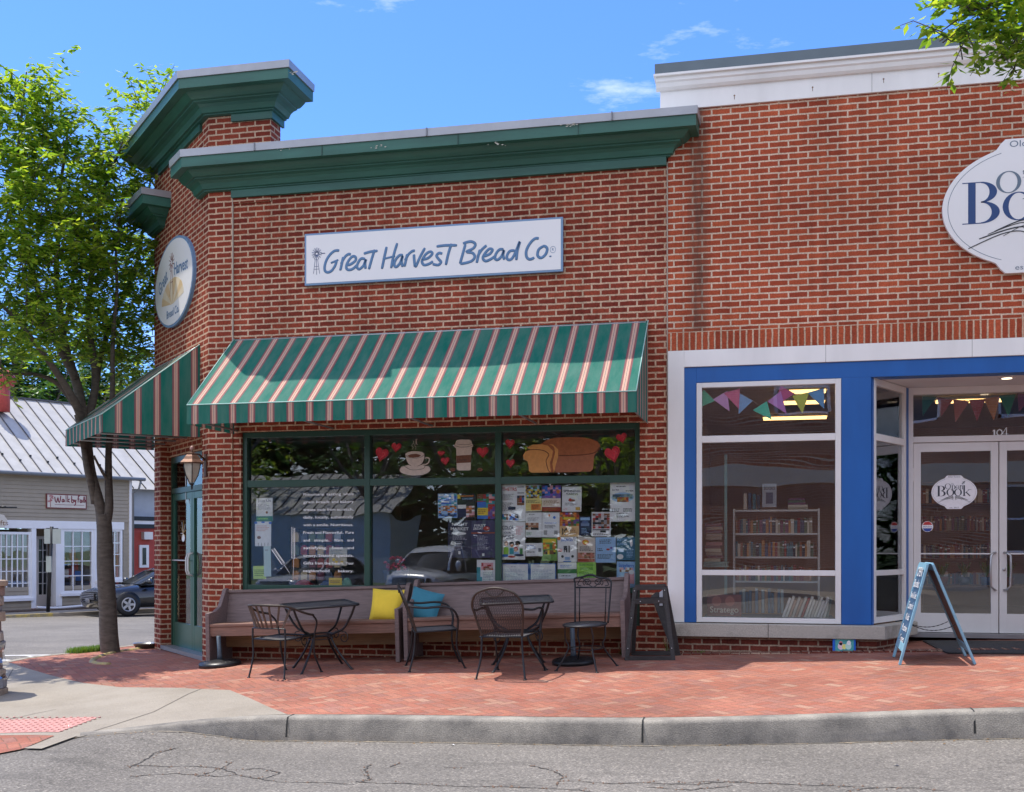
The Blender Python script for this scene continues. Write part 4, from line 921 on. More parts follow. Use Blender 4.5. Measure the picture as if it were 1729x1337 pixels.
# ================================================================== POSTERS taped inside the bakery window
def pc(r, g, b): return plain('print_%d_%d_%d' % (r, g, b), tuple(min(.88, v*1.25) for v in srgb(r, g, b)), .6, .06, 30)
PW = pc(228,230,234); INK = pc(50,50,60)
pno = [0]
def poster(f, box, paper, els, label, name='poster', cat='poster', tilt=0):
    a = f(box[0], box[3]); b = f(box[2], box[1]); w, h = b[0]-a[0], b[1]-a[1]; pno[0] += 1
    Y = .130+.0011*(pno[0] % 7); tilt = tilt or random.uniform(-.018, .018); M = Matrix.Translation((a[0], Y, a[1])) @ Matrix.Rotation(tilt, 4, 'Y')
    mb = MB(paper, M); mb.box(0, w, 0, .0008, 0, h); y = -.0006
    for e in els:
        k = e[0]
        if k == 'r': mb.use(e[5]).box(e[1]*w, e[3]*w, y, y+.0003, (1-e[4])*h, (1-e[2])*h); y -= .0002
        elif k == 'c': mb.ell((e[1]*w, (1-e[2])*h), e[3]*w, (e[5] if len(e) > 5 else e[3])*w, y, 14, e[4], .0003); y -= .0002
        elif k == 't': mb.text(e[5], e[1]*w, (1-e[2])*h, e[4]*h, y, e[6], 'CENTER', w=e[3]*w, bold=.02); y -= .0002
        elif k == 'l':
            n = e[5]; mb.use(e[6]); rr = random.Random(pno[0]*7+n)
            for q in range(n):
                zc_ = (1-(e[2]+(e[4]-e[2])*(q+.5)/n))*h; xe = e[1]+(e[3]-e[1])*rr.uniform(.6, 1)
                x = e[1]
                while x < xe:
                    wl = rr.uniform(.03, .10); mb.box(x*w, min(x+wl, xe)*w, y, y+.0003, zc_-.25*(e[4]-e[2])/n*h, zc_+.25*(e[4]-e[2])/n*h); x += wl+.025
            y -= .0002
        elif k == 'p':                           # photograph-like patchwork
            rr = random.Random(pno[0]*13); nx, ny = e[6]
            for i in range(nx):
                for j in range(ny):
                    mb.use(rr.choice(e[5])); X0, X1 = e[1]+(e[3]-e[1])*i/nx, e[1]+(e[3]-e[1])*(i+1)/nx; Z0, Z1 = e[2]+(e[4]-e[2])*j/ny, e[2]+(e[4]-e[2])*(j+1)/ny
                    mb.prism([(X0*w,y,(1-Z1)*h),(X1*w,y,(1-Z1+rr.uniform(-.2,.2)/ny*(e[4]-e[2]))*h),(X1*w,y,(1-Z0)*h),(X0*w,y,(1-Z0)*h)], (0,.0002,0))
            y -= .0003
    return tag(mb.build(name), label, cat, 'posters taped inside the bakery window')
BL, NV, OR, YE, GN, RD, TL, PU, BRN, PK, LG, LB, DK = pc(60,110,190), pc(40,45,80), pc(205,120,50), pc(225,190,60), pc(70,130,75), pc(170,50,50), pc(60,150,160), pc(110,80,150), pc(130,85,60), pc(215,160,165), pc(150,200,80), pc(150,185,220), pc(35,35,42)
L_ = lambda a, b, c, d, n, m=INK: ('l', a, b, c, d, n, m)
P_ = B6
poster(P_, (68,450,262,740), PW, [('t',.35,.17,.6,.09,'THETRS',RD), L_(.05,.25,.55,.42,8), L_(.05,.48,.55,.72,10), ('r',.3,.60,.6,.68,NV), ('p',.66,.3,.95,.56,[RD,BRN,NV,BL],(3,4)), ('p',.05,.8,.3,.95,[BRN,BL,TL],(3,2)), ('p',.35,.8,.72,.97,[LB,BL,BRN,NV],(5,3)), ('r',.68,.06,.95,.08,INK), ('r',.68,.22,.95,.24,INK)], 'white newsletter page with red heading at the top left of the right pane')
poster(P_, (255,455,388,662), PW, [('p',.0,.02,1,.5,[DK,BRN,GN,YE,LB],(8,7)), ('r',0,.5,1,.98,pc(215,200,130)), ('r',.38,.72,.95,.95,OR), L_(.1,.56,.9,.68,3), L_(.42,.76,.92,.9,3,BRN)], 'flyer with dark photo collage above a yellow panel')
poster(P_, (390,455,535,660), PU, [('p',.0,.0,1,.48,[BL,PU,NV,PK,pc(140,90,170)],(7,6)), ('r',0,.5,1,.83,pc(220,205,190)), ('r',0,.84,1,1,pc(150,60,40)), L_(.08,.55,.92,.78,5,BRN), ('c',.85,.25,.1,OR)], 'purple and blue flyer with a rust red strip along the bottom')
poster(P_, (545,465,697,662), PW, [('t',.5,.22,.86,.085,'SPINNING',INK), ('t',.5,.34,.62,.085,'YARNS',INK), ('c',.5,.55,.18,BRN,.06), ('c',.42,.53,.08,RD), L_(.15,.64,.85,.76,3), L_(.08,.84,.38,.94,3,PK), ('r',.7,.82,.93,.94,pc(200,160,70))], 'white yarn event flyer with bold dark heading')
poster(P_, (923,435,1117,740), PW, [L_(.25,.08,.78,.12,1), ('t',.22,.20,.28,.035,'Save Bees',INK), ('t',.78,.23,.3,.035,'Grow Native',INK), ('c',.5,.38,.46,LB,.20), ('p',.1,.30,.9,.42,[pc(90,120,140),pc(60,85,110),pc(130,150,150)],(7,2)), ('p',.28,.38,.74,.5,[BRN,OR,RD,pc(150,110,50)],(5,3)), L_(.05,.66,.45,.76,3), L_(.52,.66,.95,.76,3), L_(.25,.78,.75,.9,3)], 'tall white poster with an oval mountain picture by the right jamb')
poster(P_, (262,668,388,862), PW, [L_(.2,.05,.8,.1,1), L_(.12,.2,.88,.36,4,pc(120,120,130)), ('p',.0,.42,.8,.7,[BRN,pc(170,120,90),DK,pc(200,180,160)],(5,3)), L_(.05,.78,.5,.92,3,GN)], 'white flyer with a brown food photograph across its middle')
poster(P_, (390,668,525,862), PW, [('c',.4,.12,.07,OR), ('c',.7,.2,.08,BL), ('t',.5,.44,.7,.05,'Summer Fair',BL), L_(.15,.5,.85,.64,4), ('r',.1,.72,.3,.9,pc(150,150,150)), ('r',.7,.72,.9,.9,pc(150,150,150))], 'white flyer with small animal drawings and blue writing')
poster(P_, (527,668,678,857), pc(215,180,130), [('p',.0,.0,1,.55,[OR,BRN,RD,PU,GN],(7,6)), ('r',.2,.2,.8,.3,YE), ('p',.12,.65,.38,.92,[DK,pc(215,180,130)],(6,6)), L_(.5,.65,.92,.9,4,BRN)], 'orange and brown festival flyer')
poster(P_, (680,700,772,848), NV, [('r',.1,.05,.9,.2,LB), ('r',.15,.35,.85,.5,pc(120,140,170)), L_(.2,.6,.8,.9,4,LB), ('c',.5,.3,.3,pc(90,110,150),.12)], 'small dark blue flyer with a pale lid shape')
poster(P_, (777,665,925,855), PW, [('p',.05,.06,.95,.68,[RD,pc(150,150,155),DK,pc(200,190,190),BRN],(6,7)), ('r',.05,.71,.95,.75,INK), ('r',.45,.76,.75,.84,DK), L_(.05,.87,.95,.95,2)], 'photo grid flyer with a white border')
poster(P_, (68,742,258,1036), PW, [('t',.3,.2,.48,.1,'COLOR',NV), ('t',.28,.31,.28,.05,'OUR',NV), ('t',.3,.44,.5,.1,'WORLD',NV), L_(.62,.1,.95,.35,7,PK),
    ('c',.22,.56,.085,BRN), ('c',.45,.58,.10,DK), ('c',.70,.57,.11,DK), ('c',.62,.72,.09,RD), ('c',.23,.60,.06,pc(215,160,120)), ('c',.46,.62,.065,pc(190,130,90)), ('c',.70,.62,.07,pc(120,75,50)), ('c',.62,.75,.06,pc(215,170,140)), ('r',.12,.67,.32,.86,LG), ('r',.36,.69,.54,.86,TL), ('r',.78,.7,.9,.88,GN), ('r',.55,.8,.74,.9,LB), ('c',.75,.88,.2,NV,.05), ('c',.45,.92,.16,RD,.04), ('r',.05,.86,.3,.93,BL)], 'white poster with hand lettering above drawn children')
poster(P_, (262,908,395,1010), PW, [L_(.08,.15,.75,.45,3,BL), L_(.08,.6,.6,.75,2), ('r',.75,.4,.92,.68,pc(120,120,130))], 'small white card with three lines of blue text')
poster(P_, (390,868,508,1045), pc(120,160,80), [('r',.08,.05,.92,.2,YE), ('p',.1,.28,.9,.5,[OR,YE,GN],(4,2)), ('p',.1,.54,.9,.72,[BRN,DK,YE],(6,2)), L_(.1,.78,.9,.94,4,pc(60,90,40)), ('c',.15,.25,.09,OR), ('c',.85,.25,.09,OR)], 'green and yellow market flyer')
poster(P_, (513,860,662,1055), PW, [('t',.5,.17,.62,.11,'BRAGS',BL), ('c',.08,.06,.09,OR), ('c',.9,.07,.09,NV), ('p',.32,.36,.7,.62,[DK,pc(90,90,100),PW],(6,3)), ('p',.03,.48,.25,.6,[RD,PK],(3,2)), ('c',.25,.78,.07,DK), ('c',.78,.78,.07,DK), ('r',.38,.8,.64,.92,pc(140,170,200)), ('r',.3,.96,.7,1,BL)], 'white flyer headed by arched blue capitals')
poster(P_, (667,862,803,1055), pc(205,195,185), [('c',.45,.2,.2,OR,.15), ('c',.45,.2,.12,YE,.1), L_(.12,.36,.88,.56,4), ('p',.03,.62,.97,.84,[BRN,PK,pc(190,120,100)],(8,3)), ('r',.02,.86,.98,.99,pc(160,70,50))], 'cream flyer with an orange face and a red strip')
poster(P_, (808,862,965,1060), LB, [L_(.2,.08,.8,.26,3), L_(.1,.42,.4,.56,2), ('c',.62,.48,.09,RD,.05), ('c',.78,.42,.06,PU,.05), L_(.1,.66,.9,.86,4)], 'pale blue notice with a small red bird')
poster(P_, (970,862,1115,1040), pc(60,110,135), [('t',.3,.16,.5,.1,'KITE',LB), ('t',.3,.34,.5,.1,'FLYING',LB), ('r',.1,.5,.4,.65,LB), ('c',.2,.85,.18,PW,.14), L_(.55,.5,.95,.9,6,LB), ('c',.8,.25,.07,PW,.2)], 'teal flyer showing a leaping white figure')
poster(P_, (72,1065,287,1222), pc(45,90,160), [('r',.06,.05,.97,.96,PW), L_(.35,.15,.65,.2,1,pc(150,150,160)), L_(.12,.3,.9,.85,7,pc(170,178,190))], 'white sheet in a blue frame by the middle mullion')
poster(P_, (290,1065,500,1222), pc(45,90,160), [('r',.06,.05,.96,.96,PW), L_(.3,.15,.6,.2,1,pc(150,150,160)), L_(.12,.3,.9,.85,7,pc(170,178,190))], 'white sheet in a blue frame beside the green banded flyer')
poster(P_, (513,1060,660,1217), PW, [L_(.15,.1,.85,.26,2,BL), ('r',0,.33,1,.54,GN), L_(.2,.62,.8,.7,1), ('t',.5,.93,.75,.13,'IMAGINE',BL)], 'white flyer with a green band across it')
poster(P_, (665,1060,813,1217), LG, [('t',.5,.18,.8,.12,'GRAND WOODS',GN), ('t',.5,.36,.66,.12,'SHOWCASE',GN), L_(.1,.45,.9,.6,2,pc(60,110,40)), ('t',.3,.78,.4,.13,'GET',GN), ('t',.72,.78,.4,.13,'OPEN',GN), L_(.1,.84,.9,.94,1,YE)], 'lime green flyer with hand drawn capitals')
poster(P_, (970,1050,1120,1265), LB, [('p',.15,.22,.85,.38,[BRN,PW,BL,PK],(7,2)), ('t',.5,.2,.8,.12,'Strawberry',BL), ('r',.62,.35,.92,.8,PK), ('c',.77,.38,.15,PW,.12), L_(.1,.5,.55,.9,6,PW)], 'pale blue ice cream flyer at the bottom right corner of the window')
P_ = A5
poster(P_, (615,540,770,738), LB, [('p',.03,.03,.97,.5,[BL,LB,PW,TL],(7,7)), ('p',.03,.5,.97,.78,[OR,BRN,LB,pc(200,180,160)],(8,4)), ('p',.03,.8,.97,.97,[BL,NV,LB],(6,3)), ('t',.55,.26,.6,.07,'Harbor',BL)], 'bright blue seaside flyer at the left of the row')
poster(P_, (768,540,918,742), DK, [('r',.04,.03,.2,.2,YE), ('r',.22,.08,.9,.12,OR), ('t',.6,.24,.6,.06,'CONCERT',LB), ('r',.04,.45,.5,.6,PW), ('p',.5,.5,.95,.95,[OR,BRN,PK,PW],(3,6)), ('r',.04,.62,.5,.95,NV)], 'dark flyer with a yellow corner and orange figures')
poster(P_, (930,545,1072,745), TL, [('p',.0,.0,1,.35,[GN,RD,PK,TL,BRN],(6,4)), ('r',.0,.3,.5,.52,BL), ('r',.02,.55,.62,.85,YE), ('p',.62,.4,1,1,[PU,PK,RD],(3,6)), ('r',0,.87,.62,1,BL), L_(.06,.6,.55,.8,3,BRN)], 'multicoloured flyer with a yellow panel beside the mullion')
poster(P_, (692,755,882,1058), pc(48,48,72), [('t',.5,.14,.66,.075,'NIGHT',PW), ('t',.5,.26,.76,.075,'MARKET',PW), ('c',.5,.35,.28,PW,.06), L_(.2,.40,.8,.52,4,pc(170,170,180)), L_(.3,.55,.7,.8,7,pc(160,160,170)), ('r',.45,.82,.55,.9,PW)], 'dark blue poster with white capitals about an evening market')
poster(P_, (885,755,1075,1060), pc(70,66,100), [('t',.38,.17,.5,.06,'FIRST',PW), ('t',.3,.25,.4,.06,'FRIDAY',PW), ('c',.65,.22,.14,RD,.09), ('r',0,.32,1,.36,pc(150,80,60)), L_(.25,.4,.75,.8,12,pc(165,165,180)), ('r',.45,.88,.55,.95,PW)], 'purple poster with a red stripe and a pink emblem')
poster(P_, (928,1075,1075,1272), PW, [('p',.25,.12,.9,.42,[RD,PK,BRN,pc(180,150,140)],(6,4)), ('r',.0,.3,.2,1,TL), ('r',.2,.7,.3,1,TL), L_(.35,.5,.92,.9,6,pc(150,160,170))], 'white and teal flyer with a crowd photograph low in the middle pane')
P_ = L4
poster(P_, (150,575,283,765), PW, [('t',.5,.16,.8,.09,'Join Us',pc(120,120,130)), L_(.1,.25,.9,.5,5,pc(140,140,150)), ('c',.65,.62,.07,BRN), ('r',0,.78,1,1,pc(45,120,90)), L_(.1,.82,.9,.95,1,LG)], 'white letter with a green foot taped near the left jamb')
poster(P_, (140,765,270,965), PW, [('c',.05,.05,.1,BL,.07), ('c',.5,.03,.12,BL,.05), ('c',.95,.06,.1,BL,.07), ('c',.25,.65,.12,BRN,.09), L_(.1,.15,.9,.4,4,pc(200,160,150)), ('r',.2,.86,.22,1,DK), ('r',.4,.86,.42,1,DK), ('r',.6,.86,.62,1,DK), ('r',.8,.86,.82,1,DK)], 'white tear off notice with blue beads along the top')
poster(P_, (212,960,270,1210), pc(185,205,205), [L_(.2,.1,.8,.2,1,pc(150,160,160))], 'narrow blank pale strip hanging below the tear off notice')
poster(P_, (125,1125,230,1230), pc(190,215,110), [L_(.1,.25,.9,.8,4,pc(80,110,50))], 'small lime note low on the left pane', name='note', cat='note')
poster(P_, (735,975,880,1120), pc(190,185,170), [L_(.1,.1,.9,.5,4,pc(130,130,120)), ('p',.2,.6,.8,.9,[YE,pc(180,170,150)],(4,2))], 'cream sheet behind the paragraph lettering')
poster(P_, (735,1220,840,1280), YE, [L_(.1,.3,.9,.7,2,BRN)], 'yellow label standing on the window ledge', name='label_card', cat='card')
# stock on the window ledge
def q3(f, x, y, Y): p = f(x, y); return Vector((p[0], Y, p[1]))
t = thing('display_rack', 'black wire rack of small bagged goods behind the left pane', 'rack', (1.15, .5, .9), group=None)
mb = MB(M_BLK)
for k in range(7): mb.tube([(.82+k*.11,.45,.75),(.82+k*.11,.45,1.55)], .005, 5)
for k in range(6): mb.tube([(.80,.45,.80+k*.15),(1.50,.45,.80+k*.15)], .005, 5)
mb.build('wire_grid', t)
cols = [pc(150,60,60),pc(90,110,90),pc(190,170,130),pc(70,80,100),pc(180,120,60),pc(150,160,170),pc(110,50,70)]
for i in range(6):
    for j in range(5):
        mb = MB(random.choice(cols)); x = .86+i*.105; z = .80+j*.15; mb.prism([(x,.42,z),(x+.075,.42,z),(x+.08,.42,z+.09),(x+.05,.42,z+.115),(x+.02,.42,z+.11),(x-.003,.42,z+.08)], (0,.035,0))
        tag(mb.build('goods_bag'), 'small coloured goods bag hanging on the wire rack behind the left pane', 'bag', 'goods bags hanging on the wire rack')
# ledge goods
def heap(name, label, cat, c, rx, ry, rz, mat):
    mb = MB(mat); vs = []; n, m = 12, 6
    for j in range(m+1):
        for i in range(n):
            a = 2*math.pi*i/n; b = math.pi/2*j/m; k = 1+.15*noise.noise(Vector((math.cos(a)*2+c[0]*5, math.sin(a)*2, j)))
            vs.append((c[0]+rx*math.cos(a)*math.cos(b)*k, c[1]+ry*math.sin(a)*math.cos(b)*k, c[2]+rz*math.sin(b)*k))
    mb.add(vs, [(j*n+i, j*n+(i+1) % n, (j+1)*n+(i+1) % n, (j+1)*n+i) for j in range(m) for i in range(n)]+[tuple(range(n))[::-1]]); mb.smooth = True
    o = mb.build(name); 
    for p in o.data.polygons: p.use_smooth = True
    return tag(o, label, cat)
mb = MB(plain('pale_window_ledge', (.35,.30,.25), .6, .1, 4)); mb.box(.46, 4.94, .26, .75, .80, .87); mb.build('window_ledge', BK)
heap('bag', 'crumpled red bag on the window ledge', 'bag', (1.03,.36,.87), .12, .06, .09, pc(150,35,45))
heap('bag', 'crumpled blue bag on the window ledge', 'bag', (1.33,.36,.87), .11, .06, .08, pc(60,95,140))
heap('tin', 'round mint green tin on the window ledge', 'tin', (1.57,.34,.87), .07, .04, .115, pc(120,185,160))
mb = MB(pc(190,40,70)); 
for k in range(26):
    a = rnd(-.2,.2); mb.lathe([(.02,0),(.026,.015),(.01,.03)], (2.13+a*.6, .45+rnd(-.08,.08), 1.08+rnd(0,.14)-abs(a)*.2), 6)
t = thing('flower_tub', 'dark tub of red flowers behind the middle pane', 'planter', (2.13,.45,.3)); mb.build('flowers', t)
mb = MB(pc(60,70,90)); mb.lathe([(.11,.88),(.15,1.06),(.14,1.07)], (2.13,.45,0), 14); mb.build('tub', t)

# ================================================================== BOOKSHOP BUILDING
BS = thing('bookshop_building', 'orange brick bookshop with white fascia and royal blue shopfront', 'building')
XR = 12.6
mb = MB(M_BRICK2); wallholes(mb, 5.30, XR, -.2, 6.05, [(5.30, 10.4, -.2, 3.60)], 0, .25)
mb.build('brick_wall', BS, recalc=False)
mb = MB(M_SOLD); mb.box(5.30, XR, -.004, .2, 3.405, 3.60); mb.build('soldier_course', BS)
mb = MB(M_BRICK); mb.box(10.4, XR, .003, .25, -.2, 3.40); mb.box(XR-.25, XR, .25, 11, -.2, 6); mb.build('side_wall', BS)
mb = MB(M_COPE2); mb.box(5.4, XR, .25, 11, 5.5, 5.6); mb.build('roof', BS)
XL = 5.16
f = MB(M_WHITE)
f.box(5.22, XR, -.03, .20, 5.935, 6.15)
prof = [(-.03,6.13),(-.055,6.135),(-.075,6.16),(-.085,6.20),(-.10,6.215),(-.10,6.262),(.0,6.262)]
f.prism([(XL+.02, p[0], p[1]) for p in prof], (XR-XL, 0, 0)); FA = f.build('fascia', BS)
mb = MB(M_WHITE); mb.box(XL+.0, XR, -.13, .24, 6.262, 6.285); mb.use(M_COPE2).box(XL+.012, XR, -.125, .25, 6.285, 6.385); mb.box(XL+.012, XR, -.12, .3, 6.385, 6.392); mb.build('coping', BS)
mb = MB(M_BRICK2); mb.box(5.30, 5.36, .25, 11, 5.2, 6.1); mb.build('parapet_side', BS)
# nail marks
# board joints, nail marks and drips on the fascia and the painted surround
mb = MB(M_JOINT2)
for x in (7.35, 9.6): mb.box(x, x+.003, -.0305, -.029, 5.94, 6.13)
mb.box(6.9, 6.903, -.0305, -.029, 3.226, 3.398); mb.box(8.3, 8.303, -.0305, -.029, 3.226, 3.398); mb.build('board_joint', BS)
mb = MB(plain('rust_spot', (.22,.13,.08), .9, .3, 30))
for (px, py) in ((1372,147),(1492,133),(1240,161),(1585,124)): q = PY(px, py, -.032); mb.lathe([(.009,0),(.006,.002)], (q.x, -.0305, q.z), 8, axis=(0,-1,0)); mb.box(q.x-.003, q.x+.003, -.0312, -.0305, q.z-.04, q.z)
mb.build('nail_stain', BS)
# white surround
w = MB(M_WHITE); w.box(5.30, 5.47, -.03, .2, .55, 3.405-.006); w.box(5.47, 10.4, -.03, .2, 3.225, 3.399); w.build('white_surround', BS, bevel=.004)
w = MB(M_BLUE); w.box(5.47, 5.595, -.012, .2, .55, 3.222); w.box(5.595, 10.4, -.012, .2, 3.06, 3.222); w.box(7.055, 7.345, -.015, .22, .55, 3.06); w.build('blue_surround', BS, bevel=.003)
# display window
w = MB(M_ALU); x0, x1 = 5.598, 7.052
w.box(x0, x0+.055, -.02, .06, .555, 3.055); w.box(x1-.055, x1, -.02, .06, .555, 3.055)
for (a, b) in ((.555,.605),(1.045,1.10),(2.43,2.50),(3.005,3.055)): w.box(x0+.055, x1-.055, -.019, .06, a, b)
DW = w.build('display_window', BS, bevel=.003)
for (a, b) in ((.605,1.045),(1.10,2.43),(2.50,3.005)):
    g = MB(M_GLASS2); g.box(x0+.055, x1-.055, .02, .026, a, b); g.build('pane', DW)
# splayed return into the entrance
A0 = Vector((7.345, .03)); A1 = Vector((7.80, .95)); dv = (A1-A0); ln = dv.length; ang = math.atan2(dv.y, dv.x); MS = Matrix.Translation((A0.x, A0.y, 0)) @ Matrix.Rotation(ang, 4, 'Z')
w = MB(M_ALU, MS)   # local x along the return 0..ln, -y faces the entrance
w.box(.03, .075, -.03, .05, .56, 3.06); w.box(ln-.16, ln-.11, -.03, .05, .56, 3.06)
for (a, b) in ((.56,.62),(1.045,1.10),(2.43,2.50),(2.99,3.06)): w.box(.075, ln-.16, -.028, .05, a, b)
SW = w.build('side_window', BS, bevel=.003)
for (a, b) in ((.62,1.045),(1.10,2.43),(2.50,2.99)):
    g = MB(M_GLASS2, MS); g.box(.075, ln-.16, .0, .006, a, b); g.build('pane', SW)
w = MB(M_BLUE, MS); w.box(ln-.11, ln, -.02, .09, .42, 3.06); w.box(-.02, .03, -.02, .09, .55, 3.06); w.build('blue_post', BS)
# sill and riser
s_ = MB(M_SILL); out = [(5.36,.0),(5.36,-.12),(7.47,-.12),(7.88,.72),(7.86,.95),(7.80,.95),(7.36,.05),(5.36,.05)]
s_.prism([(p[0],p[1],.41) for p in out], (0,0,.135)); s_.build('limestone_sill', BS, bevel=.006)
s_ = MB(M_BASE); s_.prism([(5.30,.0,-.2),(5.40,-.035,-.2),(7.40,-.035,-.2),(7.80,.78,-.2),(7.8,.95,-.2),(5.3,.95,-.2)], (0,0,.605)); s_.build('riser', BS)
mb = MB(M_JOINT2); p = PY(1297, 1062, -.121); mb.box(p.x-.003, p.x+.003, -.1215, -.12, .41, .545); mb.box(p.x-.003, p.x+.003, -.12, -.02, .545, .546); mb.build('sill_joint', BS)
# entrance: soffit, transom, double doors
mb = MB(plain('soffit_paint', (.60,.61,.62), .6, .05, 3)); mb.prism([(7.30,.05,3.065),(10.4,.05,3.065),(10.4,1.05,3.065),(7.8,1.05,3.065)], (0,0,.06)); mb.build('soffit', BS)
dY = .95; DZ = .41
w = MB(M_ALU); w.box(7.80, 7.86, dY-.02, dY+.08, DZ, 3.065); w.box(7.86, 9.70, dY-.02, dY+.08, 2.99, 3.065); w.box(7.86, 9.70, dY-.02, dY+.08, 2.47, 2.535); w.box(9.64, 9.70, dY-.02, dY+.08, DZ, 2.47)
DF = w.build('door_frame', BS, bevel=.003)
g = MB(M_GLASS2); g.box(7.86, 9.70, dY+.02, dY+.026, 2.535, 2.99); g.build('transom_pane', DF)
# 104 in old style serif numerals
def q4(px, py): p = PY(px, py, dY+.018); return (p.x, p.z)
nb = MB(WHT)
c1 = q4(1679, 736); c2 = q4(1687, 731); nb.use(WHT)
nb.box(c1[0]-.007, c1[0]+.007, dY+.016, dY+.0185, c1[1]+.0, c1[1]+.065); nb.box(c1[0]-.022, c1[0]+.022, dY+.0155, dY+.0175, c1[1]-.004, c1[1]+.006); nb.stroke([(c1[0]-.02,c1[1]+.05),(c1[0],c1[1]+.066)], .010, dY+.015, sub=1)
nb.stroke([(c2[0]+.026*math.cos(a*math.pi/6)+.004, c2[1]+.005+.030*math.sin(a*math.pi/6)) for a in range(13)], .011, dY+.0165)
c3 = q4(1697, 731); nb.stroke([(c3[0]+.014,c3[1]-.045),(c3[0]+.014,c3[1]+.06)], .013, dY+.0165, sub=1); nb.stroke([(c3[0]+.014,c3[1]+.06),(c3[0]-.028,c3[1]-.01),(c3[0]+.034,c3[1]-.01)], .009, dY+.0160, sub=1)
tag(nb.build('house_number', DF), 'white number 104 on the transom glass')
LF = [(7.865, 8.725, 1), (8.735, 9.64, 0)]
for (a, b, first) in LF:
    w = MB(M_ALU); st = .075
    w.box(a, a+st, dY, dY+.05, DZ+.01, 2.465); w.box(b-st, b, dY, dY+.05, DZ+.01, 2.465); w.box(a+st, b-st, dY+.002, dY+.05, 2.37, 2.465); w.box(a+st, b-st, dY+.002, dY+.05, DZ+.01, .625); w.box(a+st, b-st, dY+.012, dY+.03, 1.26, 1.275)
    if first: w.box(a-.012, a, dY-.012, dY+.01, 2.05, 2.2); w.box(a-.012, a, dY-.012, dY+.01, .8, .95)
    d_ = w.build('door', BS, bevel=.002)
    g = MB(M_GLASS2); g.box(a+st, b-st, dY+.02, dY+.026, .625, 2.37); g.build('pane', d_)
    hx = b-.03 if first else a+.045; sg = -1 if first else 1
    h = MB(plain('brushed_steel', (.45,.46,.48), .3, .05, 5, metal=.8)); h.tube([(hx,dY+.0,1.28),(hx+sg*.02,dY-.05,1.275),(hx+sg*.055,dY-.06,1.25),(hx+sg*.06,dY-.06,1.10),(hx+sg*.055,dY-.06,.92),(hx+sg*.02,dY-.05,.885),(hx,dY,.88)], .012, 8)
    if not first: h.lathe([(.016,0),(.016,.012),(.008,.016)], (a+.045,dY,1.10), 12, axis=(0,-1,0))
    h.build('handle', d_)
w = MB(plain('threshold_metal', (.3,.3,.31), .4, .1, 5, metal=.5)); w.box(7.8, 9.7, dY-.1, dY+.1, .37, .415); w.build('threshold', BS)
mb = MB(M_BRICK2); mb.box(9.70, 10.4, .2, .4, -.2, 3.4); mb.build('entrance_pier', BS)
# emblem builder shared by the big wall sign and the door sticker -----------------------------
def ovalpts(cx, cz, rx, rz, tabw, tabh, n=64):
    pts = []
    for k in range(n):
        a = 2*math.pi*k/n; x, z = rx*math.cos(a), rz*math.sin(a)
        if abs(x) < tabw:
            u = min(1, (tabw-abs(x))/(tabw*.30)); u = u*u*(3-2*u); z = math.copysign(abs(z)*(1-u)+max(abs(z), rz+tabh)*u, z)
        pts.append((cx+x, cz+z))
    return pts
def halfring(mb, cx, cz, orx, orz, irx, irz, y, n=28, th=.0015, a0=0, a1=360, mat=None):
    if mat: mb.use(mat)
    O = [(cx+orx*math.cos(R_(a0+(a1-a0)*k/n)), cz+orz*math.sin(R_(a0+(a1-a0)*k/n))) for k in range(n+1)]
    I = [(cx+irx*math.cos(R_(a0+(a1-a0)*k/n)), cz+irz*math.sin(R_(a0+(a1-a0)*k/n))) for k in range(n+1)]
    for k in range(n): mb.face([(O[k][0],y,O[k][1]),(O[k+1][0],y,O[k+1][1]),(I[k+1][0],y,I[k+1][1]),(I[k][0],y,I[k][1])])
def serifO(mb, cx, cz, rx, rz, y, t=.42, mat=None): halfring(mb, cx, cz, rx, rz, rx*(1-t), rz*.93, y, mat=mat)
def serifB(mb, x, z, h, y, mat):
    mb.use(mat); w = h*.72; st = h*.17; x1 = x+h*.13
    mb.face([(x1,y,z),(x1+st,y,z),(x1+st,y,z+h),(x1,y,z+h)]); e = y-.0004
    for zz in (z, z+h-.022*h): mb.face([(x,e,zz),(x+.48*h,e,zz),(x+.48*h,e,zz+.022*h),(x,e,zz+.022*h)])
    def bowl(zb, zt, xr, tk):
        zc_ = (zb+zt)/2; r = (zt-zb)/2; xc_ = x+.42*h; n = 16
        O = [(xc_+(xr-xc_)*math.sin(math.pi*k/n), zc_-r*math.cos(math.pi*k/n)) for k in range(n+1)]
        I = [(xc_+(xr-xc_-tk)*math.sin(math.pi*k/n), zc_-(r-.03*h)*math.cos(math.pi*k/n)) for k in range(n+1)]
        for k in range(n): mb.face([(O[k][0],e-.0003,O[k][1]),(O[k+1][0],e-.0003,O[k+1][1]),(I[k+1][0],e-.0003,I[k+1][1]),(I[k][0],e-.0003,I[k][1])])
    bowl(z+.50*h, z+h, x+.78*h, .17*h); bowl(z, z+.53*h, x+.84*h, .18*h)
def serifstem(mb, x, z, h, w, y, mat, s=1.8):
    mb.use(mat); mb.face([(x,y,z),(x+w,y,z),(x+w,y,z+h),(x,y,z+h)]); mb.face([(x-w*.5*s+w/2-.2*w,y-.0003,z),(x+w*.5*s+w/2+.2*w,y-.0003,z),(x+w*.5*s+w/2,y-.0003,z+.02*h+.002),(x-w*.5*s+w/2,y-.0003,z+.02*h+.002)]); mb.face([(x-w*.6,y-.0003,z+h-.02*h),(x,y-.0003,z+h-.02*h),(x,y-.0003,z+h),(x-w*.6,y-.0003,z+h-.01*h)])
